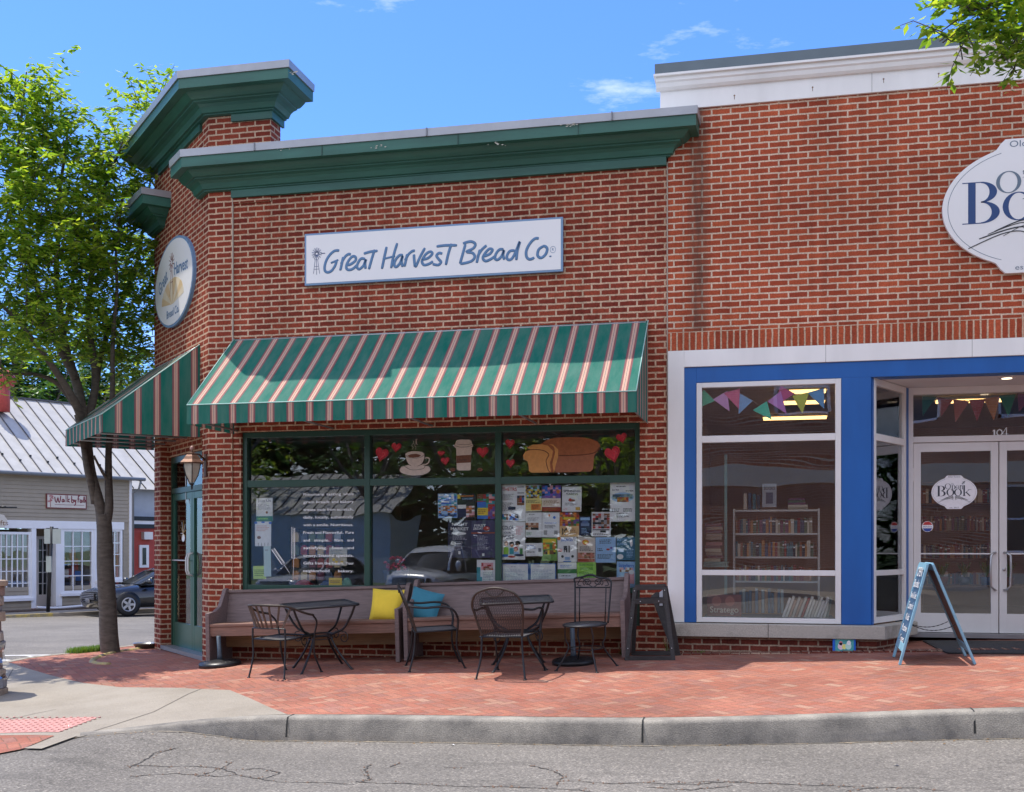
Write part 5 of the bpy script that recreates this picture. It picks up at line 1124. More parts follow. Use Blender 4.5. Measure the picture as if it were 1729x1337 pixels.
def emblem(t, cx, cz, rx, y, th, navy, slate):
    k = rx/.84; rz = .60*k; M_ = None
    mb = MB(M_SIGNW if th > .005 else pc(215,215,220)); mb.prism([(p[0], y, p[1]) for p in ovalpts(cx, cz, rx, rz,   .36*k, .055*k, 120)], (0, th, 0)); mb.build('sign_face', t)
    y -= .0012; mb = MB(slate)
    for (a0, a1) in ((112, 248), (-68, 68)): halfring(mb, cx, cz, rx-.048*k, rz-.035*k, rx-.053*k, rz-.040*k, y, 40, a0=a0, a1=a1, mat=slate)
    mb.build('ring_line', t, recalc=False)
    mb = MB(navy); X = cx-rx; 
    serifB(mb, X+.185*k, cz-.155*k, .41*k, y, navy)
    serifO(mb, X+.70*k, cz-.005*k, .145*k, .140*k, y, .38, navy); serifO(mb, X+.98*k, cz-.005*k, .145*k, .140*k, y-.0004, .38, navy)
    serifstem(mb, X+1.18*k, cz-.150*k, .42*k, .055*k, y, navy); mb.stroke([(X+1.245*k,cz-.03*k),(X+1.40*k,cz+.10*k)], .018*k, y-.0008, navy, sub=1); mb.stroke([(X+1.28*k,cz+.0*k),(X+1.42*k,cz-.145*k)], .05*k, y-.0010, navy, sub=1)
    mb.face([(X+1.34*k,y-.0006,cz+.095*k),(X+1.47*k,y-.0006,cz+.095*k),(X+1.47*k,y-.0006,cz+.105*k),(X+1.34*k,y-.0006,cz+.105*k)]); mb.build('main_lettering', t, recalc=False)
    mb = MB(slate); serifO(mb, X+.61*k, cz+.235*k, .115*k, .108*k, y-.0012, .30, slate)
    serifstem(mb, X+.755*k, cz+.06*k, .215*k, .035*k, y-.0012, slate); halfring(mb, X+.81*k, cz+.195*k, .075*k, .085*k, .045*k, .075*k, y-.0016, 20, a0=-90, a1=90, mat=slate)
    serifO(mb, X+.955*k, cz+.195*k, .065*k, .08*k, y-.0012, .3, slate); mb.face([(X+.90*k,y-.0016,cz+.19*k),(X+1.015*k,y-.0016,cz+.19*k),(X+1.015*k,y-.0016,cz+.202*k),(X+.90*k,y-.0016,cz+.202*k)])
    serifstem(mb, X+1.05*k, cz+.115*k, .155*k, .03*k, y-.0012, slate); serifstem(mb, X+1.13*k, cz+.115*k, .12*k, .03*k, y-.0012, slate); halfring(mb, X+1.115*k, cz+.225*k, .045*k, .045*k, .018*k, .035*k, y-.0018, 14, a0=0, a1=180, mat=slate)
    mb.use(slate); 
    for (a, b) in ((1.15,.33),(1.20,.36),(1.17,.39),(1.22,.41)): mb.ell((X+a*k, cz+b*k), .03*k, .02*k, y-.0014-.0002*b, 10)
    mb.text('the', X+.735*k, cz+.30*k, .055*k, y-.0012, slate, w=.10*k)
    mb.build('upper_lettering', t, recalc=False)
    ink = plain('black_book_ink', (.03,.035,.04), .5, .05, 5); mb = MB(ink); m = cx
    for q, (w_, dz, tk) in enumerate(((.50,-.285,.016),(.42,-.245,.010),(.36,-.22,.014),(.60,-.325,.012),(.28,-.27,.007))):
        for sg in (-1, 1):
            mb.stroke([(m+sg*w_*k, cz+(dz-.02)*k-.05*k*(q==3)), (m+sg*w_*.5*k, cz+(dz+.055)*k), (m+sg*w_*.2*k, cz+(dz+.075)*k-.0*k), (m+sg*.03*k, cz+(dz+.02)*k)], tk*.8*k, y-.0010-.0003*q, ink)
    mb.build('book_emblem', t)
    mb = MB(slate); mb.text('Old Town', cx, cz+.575*k, .062*k, y, slate, 'CENTER', w=.44*k); mb.text('est. 2017', cx, cz-.625*k, .05*k, y, slate, 'CENTER', w=.34*k); mb.build('small_lettering', t, recalc=False)
t = thing('oval_sign', 'large white oval bookshop sign with navy serif lettering on the brick wall', 'sign', (8.86, -.04, 4.0))
emblem(t, 8.865, 4.69, .845, -.055, .04, M_NAVY, M_SLATE)
ce = PY(1611, 831, dY+.018); 
t = thing('door_sticker', 'white oval bookshop sticker on the left glass door', 'sticker', (ce.x, dY, ce.z-.2))
emblem(t, ce.x, ce.z, .232, dY+.0175, .0012, plain('sticker_ink', (.03,.04,.06), .5, .02, 3), plain('sticker_grey', (.10,.12,.15), .5, .02, 3))
cs = PY(1566, 889, dY+.017); mb = MB(PW); mb.ell((cs.x, cs.z), .058, .058, dY+.0172, 20, PW, .0008); mb.use(pc(170,50,50)).prism([(cs.x-.05,dY+.0165,cs.z+.018),(cs.x+.05,dY+.0165,cs.z+.018),(cs.x+.03,dY+.0165,cs.z+.048),(cs.x,dY+.0165,cs.z+.055),(cs.x-.03,dY+.0165,cs.z+.048)], (0,.0005,0)); mb.use(pc(50,70,140)).prism([(cs.x-.05,dY+.0165,cs.z-.018),(cs.x-.03,dY+.0165,cs.z-.048),(cs.x,dY+.0165,cs.z-.055),(cs.x+.03,dY+.0165,cs.z-.048),(cs.x+.05,dY+.0165,cs.z-.018)], (0,.0005,0)); mb.text('SHOP LOCAL', cs.x, cs.z-.009, .018, dY+.016, pc(50,70,140), 'CENTER', w=.095)
tag(mb.build('round_sticker'), 'small round red white and blue sticker low on the left glass door', 'sticker')
# interior of the bookshop
mb = MB(plain('bookshop_wall', (.42,.28,.18), .9, .15, 1.2)); mb.box(5.4, XR-.3, 6.5, 6.6, .3, 3.3); mb.box(5.32, 5.40, .25, 6.6, .3, 3.3); mb.box(XR-.35, XR-.25, .4, 6.6, .3, 3.3); mb.box(9.70, 9.78, .4, 1.2, .3, 3.3)
mb.use(plain('bookshop_floor', (.34,.23,.15), .5, .2, 1.5)).prism([(5.4,.1,.45),(7.36,.1,.45),(7.78,1.0,.45),(9.7,1.0,.45),(XR-.3,1.0,.45),(XR-.3,6.6,.45),(5.4,6.6,.45)], (0,0,-.06))
mb.use(plain('bookshop_ceiling', (.5,.44,.36), .9, .1, 1.5)).prism([(5.4,.2,3.18),(7.3,.2,3.18),(7.78,1.05,3.18),(XR-.3,1.05,3.18),(XR-.3,6.6,3.18),(5.4,6.6,3.18)], (0,0,.06)); mb.build('shop_interior', BS)
M_LAMP = emitmat('warm_ceiling_lamp', (1, .60, .22), 1.7)
for k, (x, y, w_) in enumerate([(6.72,.75,.40),(6.72,1.5,.5),(6.70,2.5,.60),(6.68,4.2,.85),(8.15,1.75,.5),(8.75,2.8,.8)]):
    t = thing('ceiling_light', ['warm strip ceiling light nearest the display window glass', 'warm strip ceiling light second from the display window glass', 'warm strip ceiling light third from the display window glass', 'warm strip ceiling light farthest from the display window glass', 'warm strip ceiling light at the left behind the transom over the doors', 'warm strip ceiling light in the middle behind the transom over the doors'][k], 'light', (x, y, 3.18), group='ceiling lights in the bookshop', local=False)
    mb = MB(M_LAMP); mb.box(x-w_/2, x+w_/2, y-.07, y+.07, 3.12, 3.15); mb.build('diffuser', t); mb = MB(M_ALU); mb.box(x-w_/2-.02, x+w_/2+.02, y-.09, y+.09, 3.15, 3.18); mb.build('frame', t)
mb = MB(emitmat('downlight_glow', (1,.8,.55), 1.5)); p = PZ(1700, 638, 3.06); mb.lathe([(.05,0),(.05,.006)], (p.x,p.y,3.052), 16); mb.use(M_ALU).lathe([(.085,.003),(.085,.012)], (p.x,p.y,3.053), 16)
t = thing('downlight', 'round recessed downlight in the white entrance soffit', 'light', (p.x,p.y,3.06)); mb.build('lamp_disc', t)
# bunting
def bunting(label, path, sizes, colours, Y, drop=.13):
    t = thing('pennant_bunting', label, 'bunting', (path[0][0], Y, path[0][1]))
    mb = MB(pc(150,140,130)); mb.tube([(p[0],Y,p[1]) for p in path], .003, 5); mb.build('string', t); n = len(sizes)
    tot = len(path)-1
    for k in range(n):
        u = (k+.5)/n*tot; i = min(int(u), tot-1); q = Vector(path[i]).lerp(Vector(path[i+1]), u-i); d = (Vector(path[i+1])-Vector(path[i])).normalized(); nn = Vector((d.y, -d.x)); 
        if nn.y > 0: nn = -nn
        a = q-d*sizes[k]; b = q+d*sizes[k]; c_ = q+nn*drop*rnd(.9,1.15)+d*rnd(-.03,.03)
        mb = MB(colours[k % len(colours)]); mb.prism([(a.x,Y-.003*(k % 3),a.y),(b.x,Y-.003*(k % 3),b.y),(c_.x,Y-.01-.003*(k%3),c_.y)], (0,.002,0)); mb.build('pennant', t)
def q5(px, py, Y=.10): p = PY(px, py, Y); return (p.x, p.z)
PAST = [pc(90,175,140),pc(215,160,205),pc(240,110,145),pc(135,175,235),pc(70,205,175),pc(215,145,210),pc(240,105,150),pc(235,215,90),pc(130,175,230)]
bunting('paper pennants strung across the top of the display window', [q5(1190,660),q5(1205,675),q5(1222,665),q5(1240,660),q5(1262,672),q5(1283,686),q5(1305,672),q5(1325,656),q5(1345,668),q5(1365,664),q5(1392,656)], [.085]*9, PAST, .045, .21)
bunting('faded paper pennants behind the transom over the glass doors', [q5(1556,660,1.1),q5(1590,672,1.1),q5(1625,676,1.1),q5(1660,674,1.1),q5(1690,668,1.1),q5(1729,664,1.1),q5(1780,672,1.1),q5(1840,660,1.1)], [.085]*9, [pc(60,110,90),pc(150,70,80),pc(165,85,75),pc(160,60,75),pc(190,120,60),pc(70,130,80),pc(150,80,100)], 1.1, .22)
# bookcases with books
BOOKC = [pc(*c) for c in ((120,50,45),(60,70,95),(150,140,120),(80,95,70),(170,120,70),(40,45,55),(190,180,165),(110,70,90),(60,100,110),(140,90,60))]
def bookcase(label, x, y, zs, w, group, hh=.19, fill=.95, lean=0):
    t = thing('bookcase', label, 'bookcase', (x, y, zs[0])); mb = MB(M_ALU if 'white' in label else plain('brown_shelf_wood', (.2,.12,.07), .6, .2, 5))
    for s2 in zs+[zs[-1]+hh+.08]: mb.box(x, x+w, y, y+.2, s2-.02, s2)
    mb.build('shelf', t); mb.box(x-.02, x, y, y+.2, zs[0]-.02, zs[-1]+hh+.08); mb = MB(mb.mats[0]); mb.box(x-.02, x, y, y+.2, zs[0]-.35, zs[-1]+hh+.09); mb.box(x+w, x+w+.02, y, y+.2, zs[0]-.35, zs[-1]+hh+.09); mb.build('side_panel', t)
    for s2 in zs:
        a = x+.01
        while a < x+w*fill-.03:
            bw = rnd(.016,.038); bh = hh*rnd(.72,1); mb = MB(random.choice(BOOKC)); mb.box(a, a+bw-.002, y+.005+rnd(0,.02), y+.15, s2+.001, s2+bh)
            if random.random() < .4: mb.use(PW).box(a+.002, a+bw-.004, y+.001, y+.004, s2+bh*.7, s2+bh*.8)
            tag(mb.build('book'), 'worn book packed upright on the '+group, 'book', 'books on the '+group); a += bw
bookcase('low white bookcase of books behind the display window', 5.95, 1.35, [.95,1.23,1.50], .93, 'low white bookcase in the display window')
bookcase('brown wall bookcase deep inside the bookshop', 7.95, 3.2, [.85,1.2,1.55,1.9], 1.25, 'brown bookcase behind the glass doors')
# stacked books left, slanted row at the bottom right, game box, framed picture
for k in range(11):
    z = 1.42+k*.036 if k < 5 else (1.18+(k-5)*.036 if k < 11 else 0)
    mb = MB(random.choice([pc(170,120,110),pc(190,175,150),pc(120,80,80),pc(160,140,120)])); j = rnd(-.015,.015); mb.box(5.66+j, 5.83+j, .55, .72, z, z+.033)
    tag(mb.build('book'), 'book lying flat in the %s stack at the left of the display window' % ('upper' if k < 5 else 'lower'), 'book', 'flat books at the left of the display window, %s stack' % ('upper' if k < 5 else 'lower'))
mb = MB(pc(120,150,145)); mb.box(5.64, 5.90, .5, .75, 1.12, 1.18); mb.box(5.86,5.89,.6,.63,.46,2.35); tag(mb.build('display_stand'), 'pale green pole stand at the left of the display window', 'stand')
for k in range(15):
    x = 6.47+k*.032; a = .35 if k < 14 else .2; mb = MB(random.choice([PW, pc(200,195,185), pc(180,150,130), pc(225,220,210), pc(150,60,50), pc(110,130,120)]))
    mb.M = Matrix.Translation((x, .30, .60)) @ Matrix.Rotation(a, 4, 'Y'); mb.box(0, .024, 0, .15, .0, .24*rnd(.8,1)); tag(mb.build('book'), 'pale book leaning in the slanted row at the foot of the display window', 'book', 'leaning books at the foot of the display window')
for k in range(14):
    x = 6.02+k*.034; mb = MB(random.choice([pc(120,140,160),pc(90,110,130),pc(150,165,170),pc(170,140,110)])); mb.box(x, x+.028, .62, .76, .62, .62+.27*rnd(.8,1)); tag(mb.build('book'), 'bluish book upright on the low shelf at the foot of the display window', 'book', 'bluish books at the foot of the display window')
mb = MB(pc(70,90,110)); mb.box(5.66, 7.0, .12, .8, .57, .60); tag(mb.build('display_platform'), 'dull blue platform at the foot of the display window', 'platform')
mb = MB(pc(120,60,50)); mb.box(5.69, 6.05, .30, .36, .60, .83); mb.use(pc(165,100,85)); mb.ell((5.79,.76),.05,.055,.299,14); mb.ell((5.93,.76),.05,.055,.299,14); mb.text('Stratego', 5.87, .64, .065, .298, pc(215,205,190), 'CENTER', w=.30, bold=.01); tag(mb.build('game_box'), 'reddish board game box in the bottom left of the display window', 'game box')
mb = MB(pc(160,165,175)); mb.box(6.26, 6.42, 1.38, 1.39, 1.80, 2.07); mb.use(pc(90,90,110)).box(6.30,6.38,1.377,1.38,1.84,1.97); mb.text('BOOKS', 6.34, 2.0, .04, 1.376, pc(60,60,80), 'CENTER', w=.12); tag(mb.build('framed_card'), 'pale upright card standing on top of the white bookcase', 'card')
# ================================================================== STREET FURNITURE
def place(t, X, Y, rz=0, tilt=True):
    t.location = (X, Y, G(X, Y)); t.rotation_euler = (Matrix.Rotation(R_(-2.0), 3, 'Y') @ Matrix.Rotation(R_(3.0 if Y < -.4 else 0), 3, 'X') @ Matrix.Rotation(rz, 3, 'Z')).to_euler(); return t
def pew(label, X0, X1, yb, h=.80):
    W = X1-X0; t = thing('church_pew', label, 'bench', (0,0,0), local=True, group='wooden pews under the bakery window')
    sd = [(-.54,0),(-.47,0),(-.46,.02),(-.06,.02),(-.05,0),(0,0),(-.005,.79),(-.05,.83),(-.10,.82),(-.17,.72),(-.24,.63),(-.36,.58),(-.53,.565)]
    for x in (0, W-.045):
        mb = MB(M_PEW); mb.prism([(x, p[0], p[1]*h/.8) for p in sd], (.045,0,0)); mb.build('end_panel', t, bevel=.004)
    mb = MB(M_PEW2); mb.box(.045, W-.045, -.52, -.09, .415, .445); mb.build('seat', t, bevel=.004)
    mb = MB(M_PEW2); mb.box(.045, W-.045, -.505, -.48, .31, .414); mb.build('front_rail', t)
    mb = MB(M_PEW); mb.add([(.045,-.13,.44),(W-.045,-.13,.44),(W-.045,-.035,.785),(.045,-.035,.785),(.045,-.10,.44),(W-.045,-.10,.44),(W-.045,-.01,.785),(.045,-.01,.785)], [(0,1,2,3),(5,4,7,6),(3,2,6,7),(1,0,4,5),(0,3,7,4),(2,1,5,6)])
    mb.bar((.045,-.035,.79),(W-.045,-.035,.79),.05,.03); mb.build('backrest', t, bevel=.003)
    mb = MB(M_PINE); mb.box(.045, W-.045, -.14, -.11, .16, .29); mb.build('lower_board', t)
    t.location = (X0, yb, G(X0+.1, yb-.3)+.01); t.rotation_euler = (0, -math.atan(.036), 0); return t
PW1 = pew('weathered brown pew on the left with a yellow cushion, under the bakery window', .27, 2.52, -.02, .80)
PW2 = pew('weathered brown pew on the right with a teal cushion, under the posters', 2.57, 4.93, -.03, .82)
def cushion(mat, c, w, tilt, lean, label):
    t = MB(mat); n = 14; vs = []; fs = []
    for s in (1, -1):
        for j in range(n+1):
            for i in range(n+1):
                u, v = i/n*2-1, j/n*2-1; e = (1-u**4)*(1-v**4); px = u*(1-.09*(1-abs(v))**1.0*1 if abs(u)>.5 else 1); k = 1-.06*(1-v*v)*abs(u); k2 = 1-.06*(1-u*u)*abs(v)
                wr = .006*noise.noise(Vector((u*3+c[0], v*3, s*2)))
                vs.append((u*k*w/2, s*(.07*e**.6+wr*e), v*k2*w/2))
        b = (0 if s == 1 else (n+1)**2)
        fs += [(b+j*(n+1)+i, b+j*(n+1)+i+1, b+(j+1)*(n+1)+i+1, b+(j+1)*(n+1)+i) for j in range(n) for i in range(n)]
    t.M = Matrix.Translation(c) @ Matrix.Rotation(lean, 4, 'X') @ Matrix.Rotation(tilt, 4, 'Y'); t.smooth = True; t.add(vs, fs)
    for (a, b) in (((-1,-1),(1,-1)),((1,-1),(1,1)),((1,1),(-1,1)),((-1,1),(-1,-1))): pass
    o = t.build('cushion'); return tag(o, label, 'cushion')
p = PY(655, 1022, -.20); cushion(M_YEL, (p.x, -.24, p.z), .37, .04, -.25, 'yellow square cushion leaning on the left pew')
p = PY(717, 1023, -.20); cushion(M_TEAL, (p.x+.01, -.25, p.z), .37, .25, -.25, 'teal square cushion leaning on the right pew')
mb = MB(plain('olive_gold_pad', (.22,.16,.05), .9, .25, 9, bump=.2)); p = PY(860, 1044, -.3); mb.box(3.35, 4.75, -.50, -.13, p.z-.03, p.z+.01); mb.M = Matrix(); tag(mb.build('bench_pad', bevel=.008), 'thin olive gold pad lying on the seat of the right pew', 'pad')

def foot(mb, p): mb.lathe([(.018,0),(.018,.006),(.008,.012)], p, 8)
def arc(c, r, a0, a1, n=8, plane='xz', sy=1):
    o = []
    for k in range(n+1):
        a = R_(a0+(a1-a0)*k/n); u, v = r*math.cos(a), r*math.sin(a)*sy
        o.append(Vector(c)+(Vector((u,0,v)) if plane == 'xz' else Vector((0,u,v)) if plane == 'yz' else Vector((u,v,0))))
    return o
def cat_(P, n=6):
    P = [Vector(p) for p in P]; Q = []
    for i in range(len(P)-1):
        p0, p1, p2, p3 = P[max(i-1,0)], P[i], P[i+1], P[min(i+2,len(P)-1)]
        for k in range(n):
            t = k/n; Q.append(.5*((2*p1)+(p2-p0)*t+(2*p0-5*p1+4*p2-p3)*t*t+(-p0+3*p1-3*p2+p3)*t**3))
    return Q+[P[-1]]
def seatpan(mat, w, d, z, bow=.02, n=8):
    mb = MB(mat); vs = []
    for j in range(n+1):
        for i in range(n+1):
            u, v = i/n*2-1, j/n*2-1; vs.append((u*w/2*(1-.04*(v<0)*abs(v)), v*d/2, z-bow*(1-u*u)*(1-v*v*.6)+.012*max(0, v)**3*-1))
    mb.smooth = True; mb.add(vs, [(j*(n+1)+i, j*(n+1)+i+1, (j+1)*(n+1)+i+1, (j+1)*(n+1)+i) for j in range(n) for i in range(n)]); return mb
# slat-backed barrel chair, faces +Y
def slat_chair(label):
    t = thing('patio_chair', label, 'chair', local=True); z = .385
    seatpan(M_MESH, .44, .42, z).build('seat', t)
    mb = MB(M_BLK); mb.tube([(-.22,-.2,z),(-.22,.2,z),(.22,.2,z),(.22,-.2,z),(-.22,-.2,z)], .009, 6); mb.build('seat_frame', t)
    for sx in (-1, 1):
        mb = MB(M_BLK); mb.tube(cat_([(sx*.22,-.2,.50),(sx*.225,-.205,z),(sx*.22,-.22,.2),(sx*.245,-.27,0)]), .010, 7); foot(mb, (sx*.245,-.27,0)); mb.build('leg', t)
        mb = MB(M_BLK); mb.tube(cat_([(sx*.30,.12,.60),(sx*.285,.19,.52),(sx*.245,.19,z),(sx*.23,.19,.2),(sx*.25,.26,0)]), .010, 7); foot(mb, (sx*.25,.26,0)); mb.build('leg', t)
    rail = cat_([(-.30,.13,.60),(-.315,-.02,.64),(-.27,-.19,.715),(-.14,-.29,.735),(0,-.315,.74),(.14,-.29,.735),(.27,-.19,.715),(.315,-.02,.64),(.30,.13,.60)])
    mb = MB(plain('worn_dark_metal', (.05,.04,.033), .5, .4, 14, metal=.4)); mb.tube(rail, .012, 7); mb.build('top_rail', t)
    mb = MB(M_BLK); mb.tube(cat_([(-.22,-.2,.495),(-.12,-.235,.50),(0,-.245,.50),(.12,-.235,.50),(.22,-.2,.495)]), .007, 6); mb.build('lower_rail', t)
    for k in range(8):
        u = k/7*2-1; a = Vector((u*.19,-.243+.04*u*u,.50)); i = int((k/7*.56+.22)*(len(rail)-1)); b = rail[i]
        mb = MB(plain('worn_brown_metal', (.09,.055,.04), .5, .4, 14, metal=.4)); mb.bar(a, b, .024, .005, up=(0,1,0)); mb.build('slat', t)
    return t
# hoop-backed armchair with mesh back, faces +Y
def hoop_chair(label):
    t = thing('patio_armchair', label, 'chair', local=True); z = .39
    seatpan(M_MESH, .44, .44, z, .015).build('seat', t)
    mb = MB(M_BLK); mb.tube([(-.22,-.21,z),(-.22,.21,z),(.22,.21,z),(.22,-.21,z),(-.22,-.21,z)], .008, 6); mb.build('seat_frame', t)
    hoop = cat_([(-.20,-.20,z),(-.235,-.25,.58),(-.25,-.29,.70),(-.20,-.325,.80),(-.10,-.34,.845),(0,-.345,.86),(.10,-.34,.845),(.20,-.325,.80),(.25,-.29,.70),(.235,-.25,.58),(.20,-.20,z)])
    mb = MB(plain('worn_dark_metal', (.05,.04,.033), .5, .4, 14, metal=.4)); mb.tube(hoop, .012, 7); mb.tube(cat_([(-.09,-.34,.83),(-.04,-.34,.79),(0,-.34,.78),(.04,-.34,.79),(.09,-.34,.83)]), .007, 6); mb.build('back_hoop', t)
    mb = MB(M_MESHB); n = len(hoop)//2; mb.smooth = True
    mb.add(hoop, [(i, i+1, len(hoop)-2-i, len(hoop)-1-i) for i in range(n)]); mb.build('mesh_back', t, recalc=False)
    for sx in (-1, 1):
        mb = MB(M_BLK); mb.tube(cat_([(sx*.20,-.21,z),(sx*.21,-.23,.2),(sx*.245,-.29,0)]), .010, 7); foot(mb, (sx*.245,-.29,0)); mb.build('leg', t)
        mb = MB(M_BLK); mb.tube(cat_([(sx*.235,.21,z+.02),(sx*.225,.20,.2),(sx*.245,.27,0)]), .010, 7); foot(mb, (sx*.245,.27,0)); mb.build('leg', t)
        mb = MB(M_BLK); mb.tube(cat_([(sx*.245,-.28,.66),(sx*.285,-.12,.635),(sx*.29,.06,.635),(sx*.285,.17,.60),(sx*.25,.22,.50),(sx*.235,.21,z)]), .012, 7); mb.build('armrest', t)
    return t
def bistro_chair(label):
    t = thing('bistro_chair', label, 'chair', local=True); z = .43
    mb = MB(M_MESH); mb.lathe([(.2,z),(.205,z+.003)], n=24); mb.build('seat', t)
    mb = MB(M_BLK); mb.tube(arc((0,0,z), .21, 0, 360, 24, 'xy'), .010, 6); mb.tube(arc((0,0,.2), .165, 0, 360, 20, 'xy'), .005, 5); mb.build('seat_frame', t)
    for sx in (-1, 1):
        for sy in (-1, 1):
            mb = MB(M_BLK); mb.tube(cat_([(sx*.14,sy*.15,z),(sx*.15,sy*.13,.3),(sx*.13,sy*.12,.2),(sx*.22,sy*.22,0)]), .009, 7); foot(mb, (sx*.22,sy*.22,0)); mb.build('leg', t)
    mb = MB(M_BLK)
    for sx in (-1, 1): mb.tube(cat_([(sx*.18,-.14,z),(sx*.19,-.18,.65),(sx*.20,-.21,.82)]), .009, 7); mb.tube([(sx*.14,-.155,z),(sx*.145,-.20,.77)], .006, 6)
    mb.tube(cat_([(-.20,-.21,.82),(-.17,-.215,.85),(-.06,-.22,.865),(0,-.22,.89),(.06,-.22,.89),(.13,-.22,.87),(.20,-.21,.86),(.20,-.21,.82)]), .010, 7)
    mb.tube([(-.19,-.205,.77),(.195,-.205,.77)], .008, 6); mb.build('back_frame', t)
    for sx in (-1, 1):
        mb = MB(M_BLK); c = (sx*.06, -.21, .82); sp = []
        for k in range(15): a = k/14*3.3*math.pi; r = .012+.034*k/14; sp.append((c[0]-sx*r*math.cos(a)*1.2, -.21, c[2]+r*math.sin(a)*.8))
        mb.tube(sp, .005, 5); mb.tube(cat_([(sx*.01,-.21,.775),(sx*.05,-.21,.80),(sx*.12,-.21,.86),(sx*.17,-.21,.80),(sx*.13,-.21,.785)]), .005, 5); mb.build('scroll', t)
    return t
def patio_table(label, w=.70, d=.70, h=.67):
    t = thing('patio_table', label, 'table', local=True)
    r = .05; pts = []
    for (cx_, cy_, a0) in ((w/2-r,d/2-r,0),(-w/2+r,d/2-r,90),(-w/2+r,-d/2+r,180),(w/2-r,-d/2+r,270)):
        for k in range(5): a = R_(a0+k*22.5); pts.append((cx_+r*math.cos(a), cy_+r*math.sin(a), h))
    mb = MB(meshmat('table_mesh', (.03,.032,.036), .013, .72) if 'table_mesh' not in bpy.data.materials else bpy.data.materials['table_mesh']); mb.face(pts); mb.build('tabletop', t)
    mb = MB(M_BLK); mb.tube(pts+[pts[0]], .014, 6, cap=False); mb.build('rim', t)
    for sx in (-1, 1):
        for sy in (-1, 1):
            f = lambda k, z: (sx*k*w/.7, sy*k*d/.7, z*h/.67)
            mb = MB(M_BLK); mb.tube(cat_([f(.31,.66),f(.27,.55),f(.20,.42),f(.10,.36),f(.10,.30),f(.15,.18),f(.22,.06),f(.26,0)]), .012, 7); foot(mb, f(.26,0))
            sp = []
            for k in range(13): a = k/12*2.6*math.pi; r2 = .015+.05*k/12; sp.append((sx*(.20+.7*r2*math.cos(a)), sy*(.20+.7*r2*math.cos(a)), .33+r2*math.sin(a)))
            mb.tube(sp, .006, 5); mb.build('leg', t)
    mb = MB(M_BLK); mb.tube(arc((0,0,.36*h/.67), .13, 0, 360, 20, 'xy'), .010, 6); mb.tube(arc((0,0,.32*h/.67), .13, 0, 360, 20, 'xy'), .006, 6); mb.build('ring', t)
    return t
def mean(*px):
    P = [PG(*p) for p in px]; return sum((p.x for p in P))/len(P), sum((p.y for p in P))/len(P)
x, y = mean((418,1149),(494,1147),(456,1138),(471,1137)); place(slat_chair('dark metal patio chair with slatted barrel back, leftmost on the pavement'), x+.09, y+.12, R_(-20))
x, y = mean((687,1129),(752,1132),(718,1120),(789,1122)); place(hoop_chair('black hoop backed armchair turned sideways in front of the teal cushion'), x, y, R_(-68))
x, y = mean((824,1149),(904,1149),(817,1135),(895,1136)); place(hoop_chair('black hoop backed armchair seen from behind at the middle table'), x, y+.1, R_(-8))
x, y = mean((948,1127),(983,1136),(1036,1130),(997,1122)); place(bistro_chair('black round seated bistro chair with scrolled back'), x, y, R_(162))
x, y = mean((512,1138),(547,1136),(588,1121),(517,1122)); place(patio_table('black mesh topped patio table by the slatted chair'), x+.02, y, R_(33))
x, y = mean((914,1136),(930,1120),(846,1118),(817,1134)); place(patio_table('black mesh topped patio table by the right pew'), x, y, R_(14))
# umbrella bases
def umbrella_base(label, X, Y, polem, ph, r=.23):
    t = thing('umbrella_base', label, 'umbrella base', local=True)
    mb = MB(M_BLK if polem is not M_BLK else M_BLK); mb.lathe([(r,0),(r,.03),(r*.96,.045),(r*.5,.06),(r*.2,.075),(.03,.08)], n=30)
    for k in range(18):
        a = 2*math.pi*k/18; mb.lathe([(.018,0),(.012,.008)], (r*.72*math.cos(a), r*.72*math.sin(a), .047), 6)
    mb.build('base_plate', t); mb = MB(polem); mb.lathe([(.03,.07),(.026,.12),(.024,.13),(.024,ph)], n=14); mb.build('tube', t)
    return place(t, X, Y)
M_POLE = plain('blue_grey_painted_tube', (.06,.085,.11), .4, .1, 9)
umbrella_base('black round umbrella base with a short pole by the left pew', .43, -.42-.12, M_POLE, .33)
x, y = mean((985,1110),); umbrella_base('black round umbrella base with a blue grey tube beside the bistro chair', x-.02, -.80, M_POLE, .36, .22)

# empty black easel frame and leaning boards
t = thing('sign_stand', 'empty black wooden A frame stand with open front by the brick pier', 'sign stand', local=True)
M_BW = plain('weathered_black_wood', (.035,.032,.032), .7, .4, 8, bump=.3, stretch=(1,1,8)); M_ALUS = plain('screw_head', (.6,.6,.6), .3, .1, 5, metal=.8)
mb = MB(M_BW)
def eas(yb, yt, z1, w0, w1, name):
    mb = MB(M_BW); q = lambda x, z: Vector((x, yb+(yt-yb)*z/z1, z))
    mb.bar(q(-w0/2, 0), q(-w1/2, z1), .04, .025, up=(0,1,0)); mb.bar(q(w0/2, 0), q(w1/2, z1), .04, .025, up=(0,1,0))
    mb.bar(q(-w0/2+.0, .02), q(w0/2, .02), .025, .045); mb.bar(q(-w1/2, z1), q(w1/2, z1), .025, .05); k = .81; ww = w0+(w1-w0)*k; mb.bar(q(-ww/2, z1*k), q(ww/2, z1*k), .025, .05); mb.build(name, t, bevel=.002)
    s2 = MB(M_ALUS)
    if yb < 0:
        for (sx, z) in ((-1,.12),(1,.12),(-1,.42),(-1,z1-.03),(1,z1-.03)):
            w_ = (w0+(w1-w0)*z/z1)/2; p = q(sx*w_, z); s2.lathe([(.006,0),(.005,.004)], p+Vector((0,-.014,0)), 8, axis=(0,-1,0))
        for sx in (-.28, .28): p = q(sx*ww, z1*k); s2.lathe([(.006,0),(.005,.004)], p+Vector((0,-.014,0)), 8, axis=(0,-1,0))
        s2.build('screw', t)
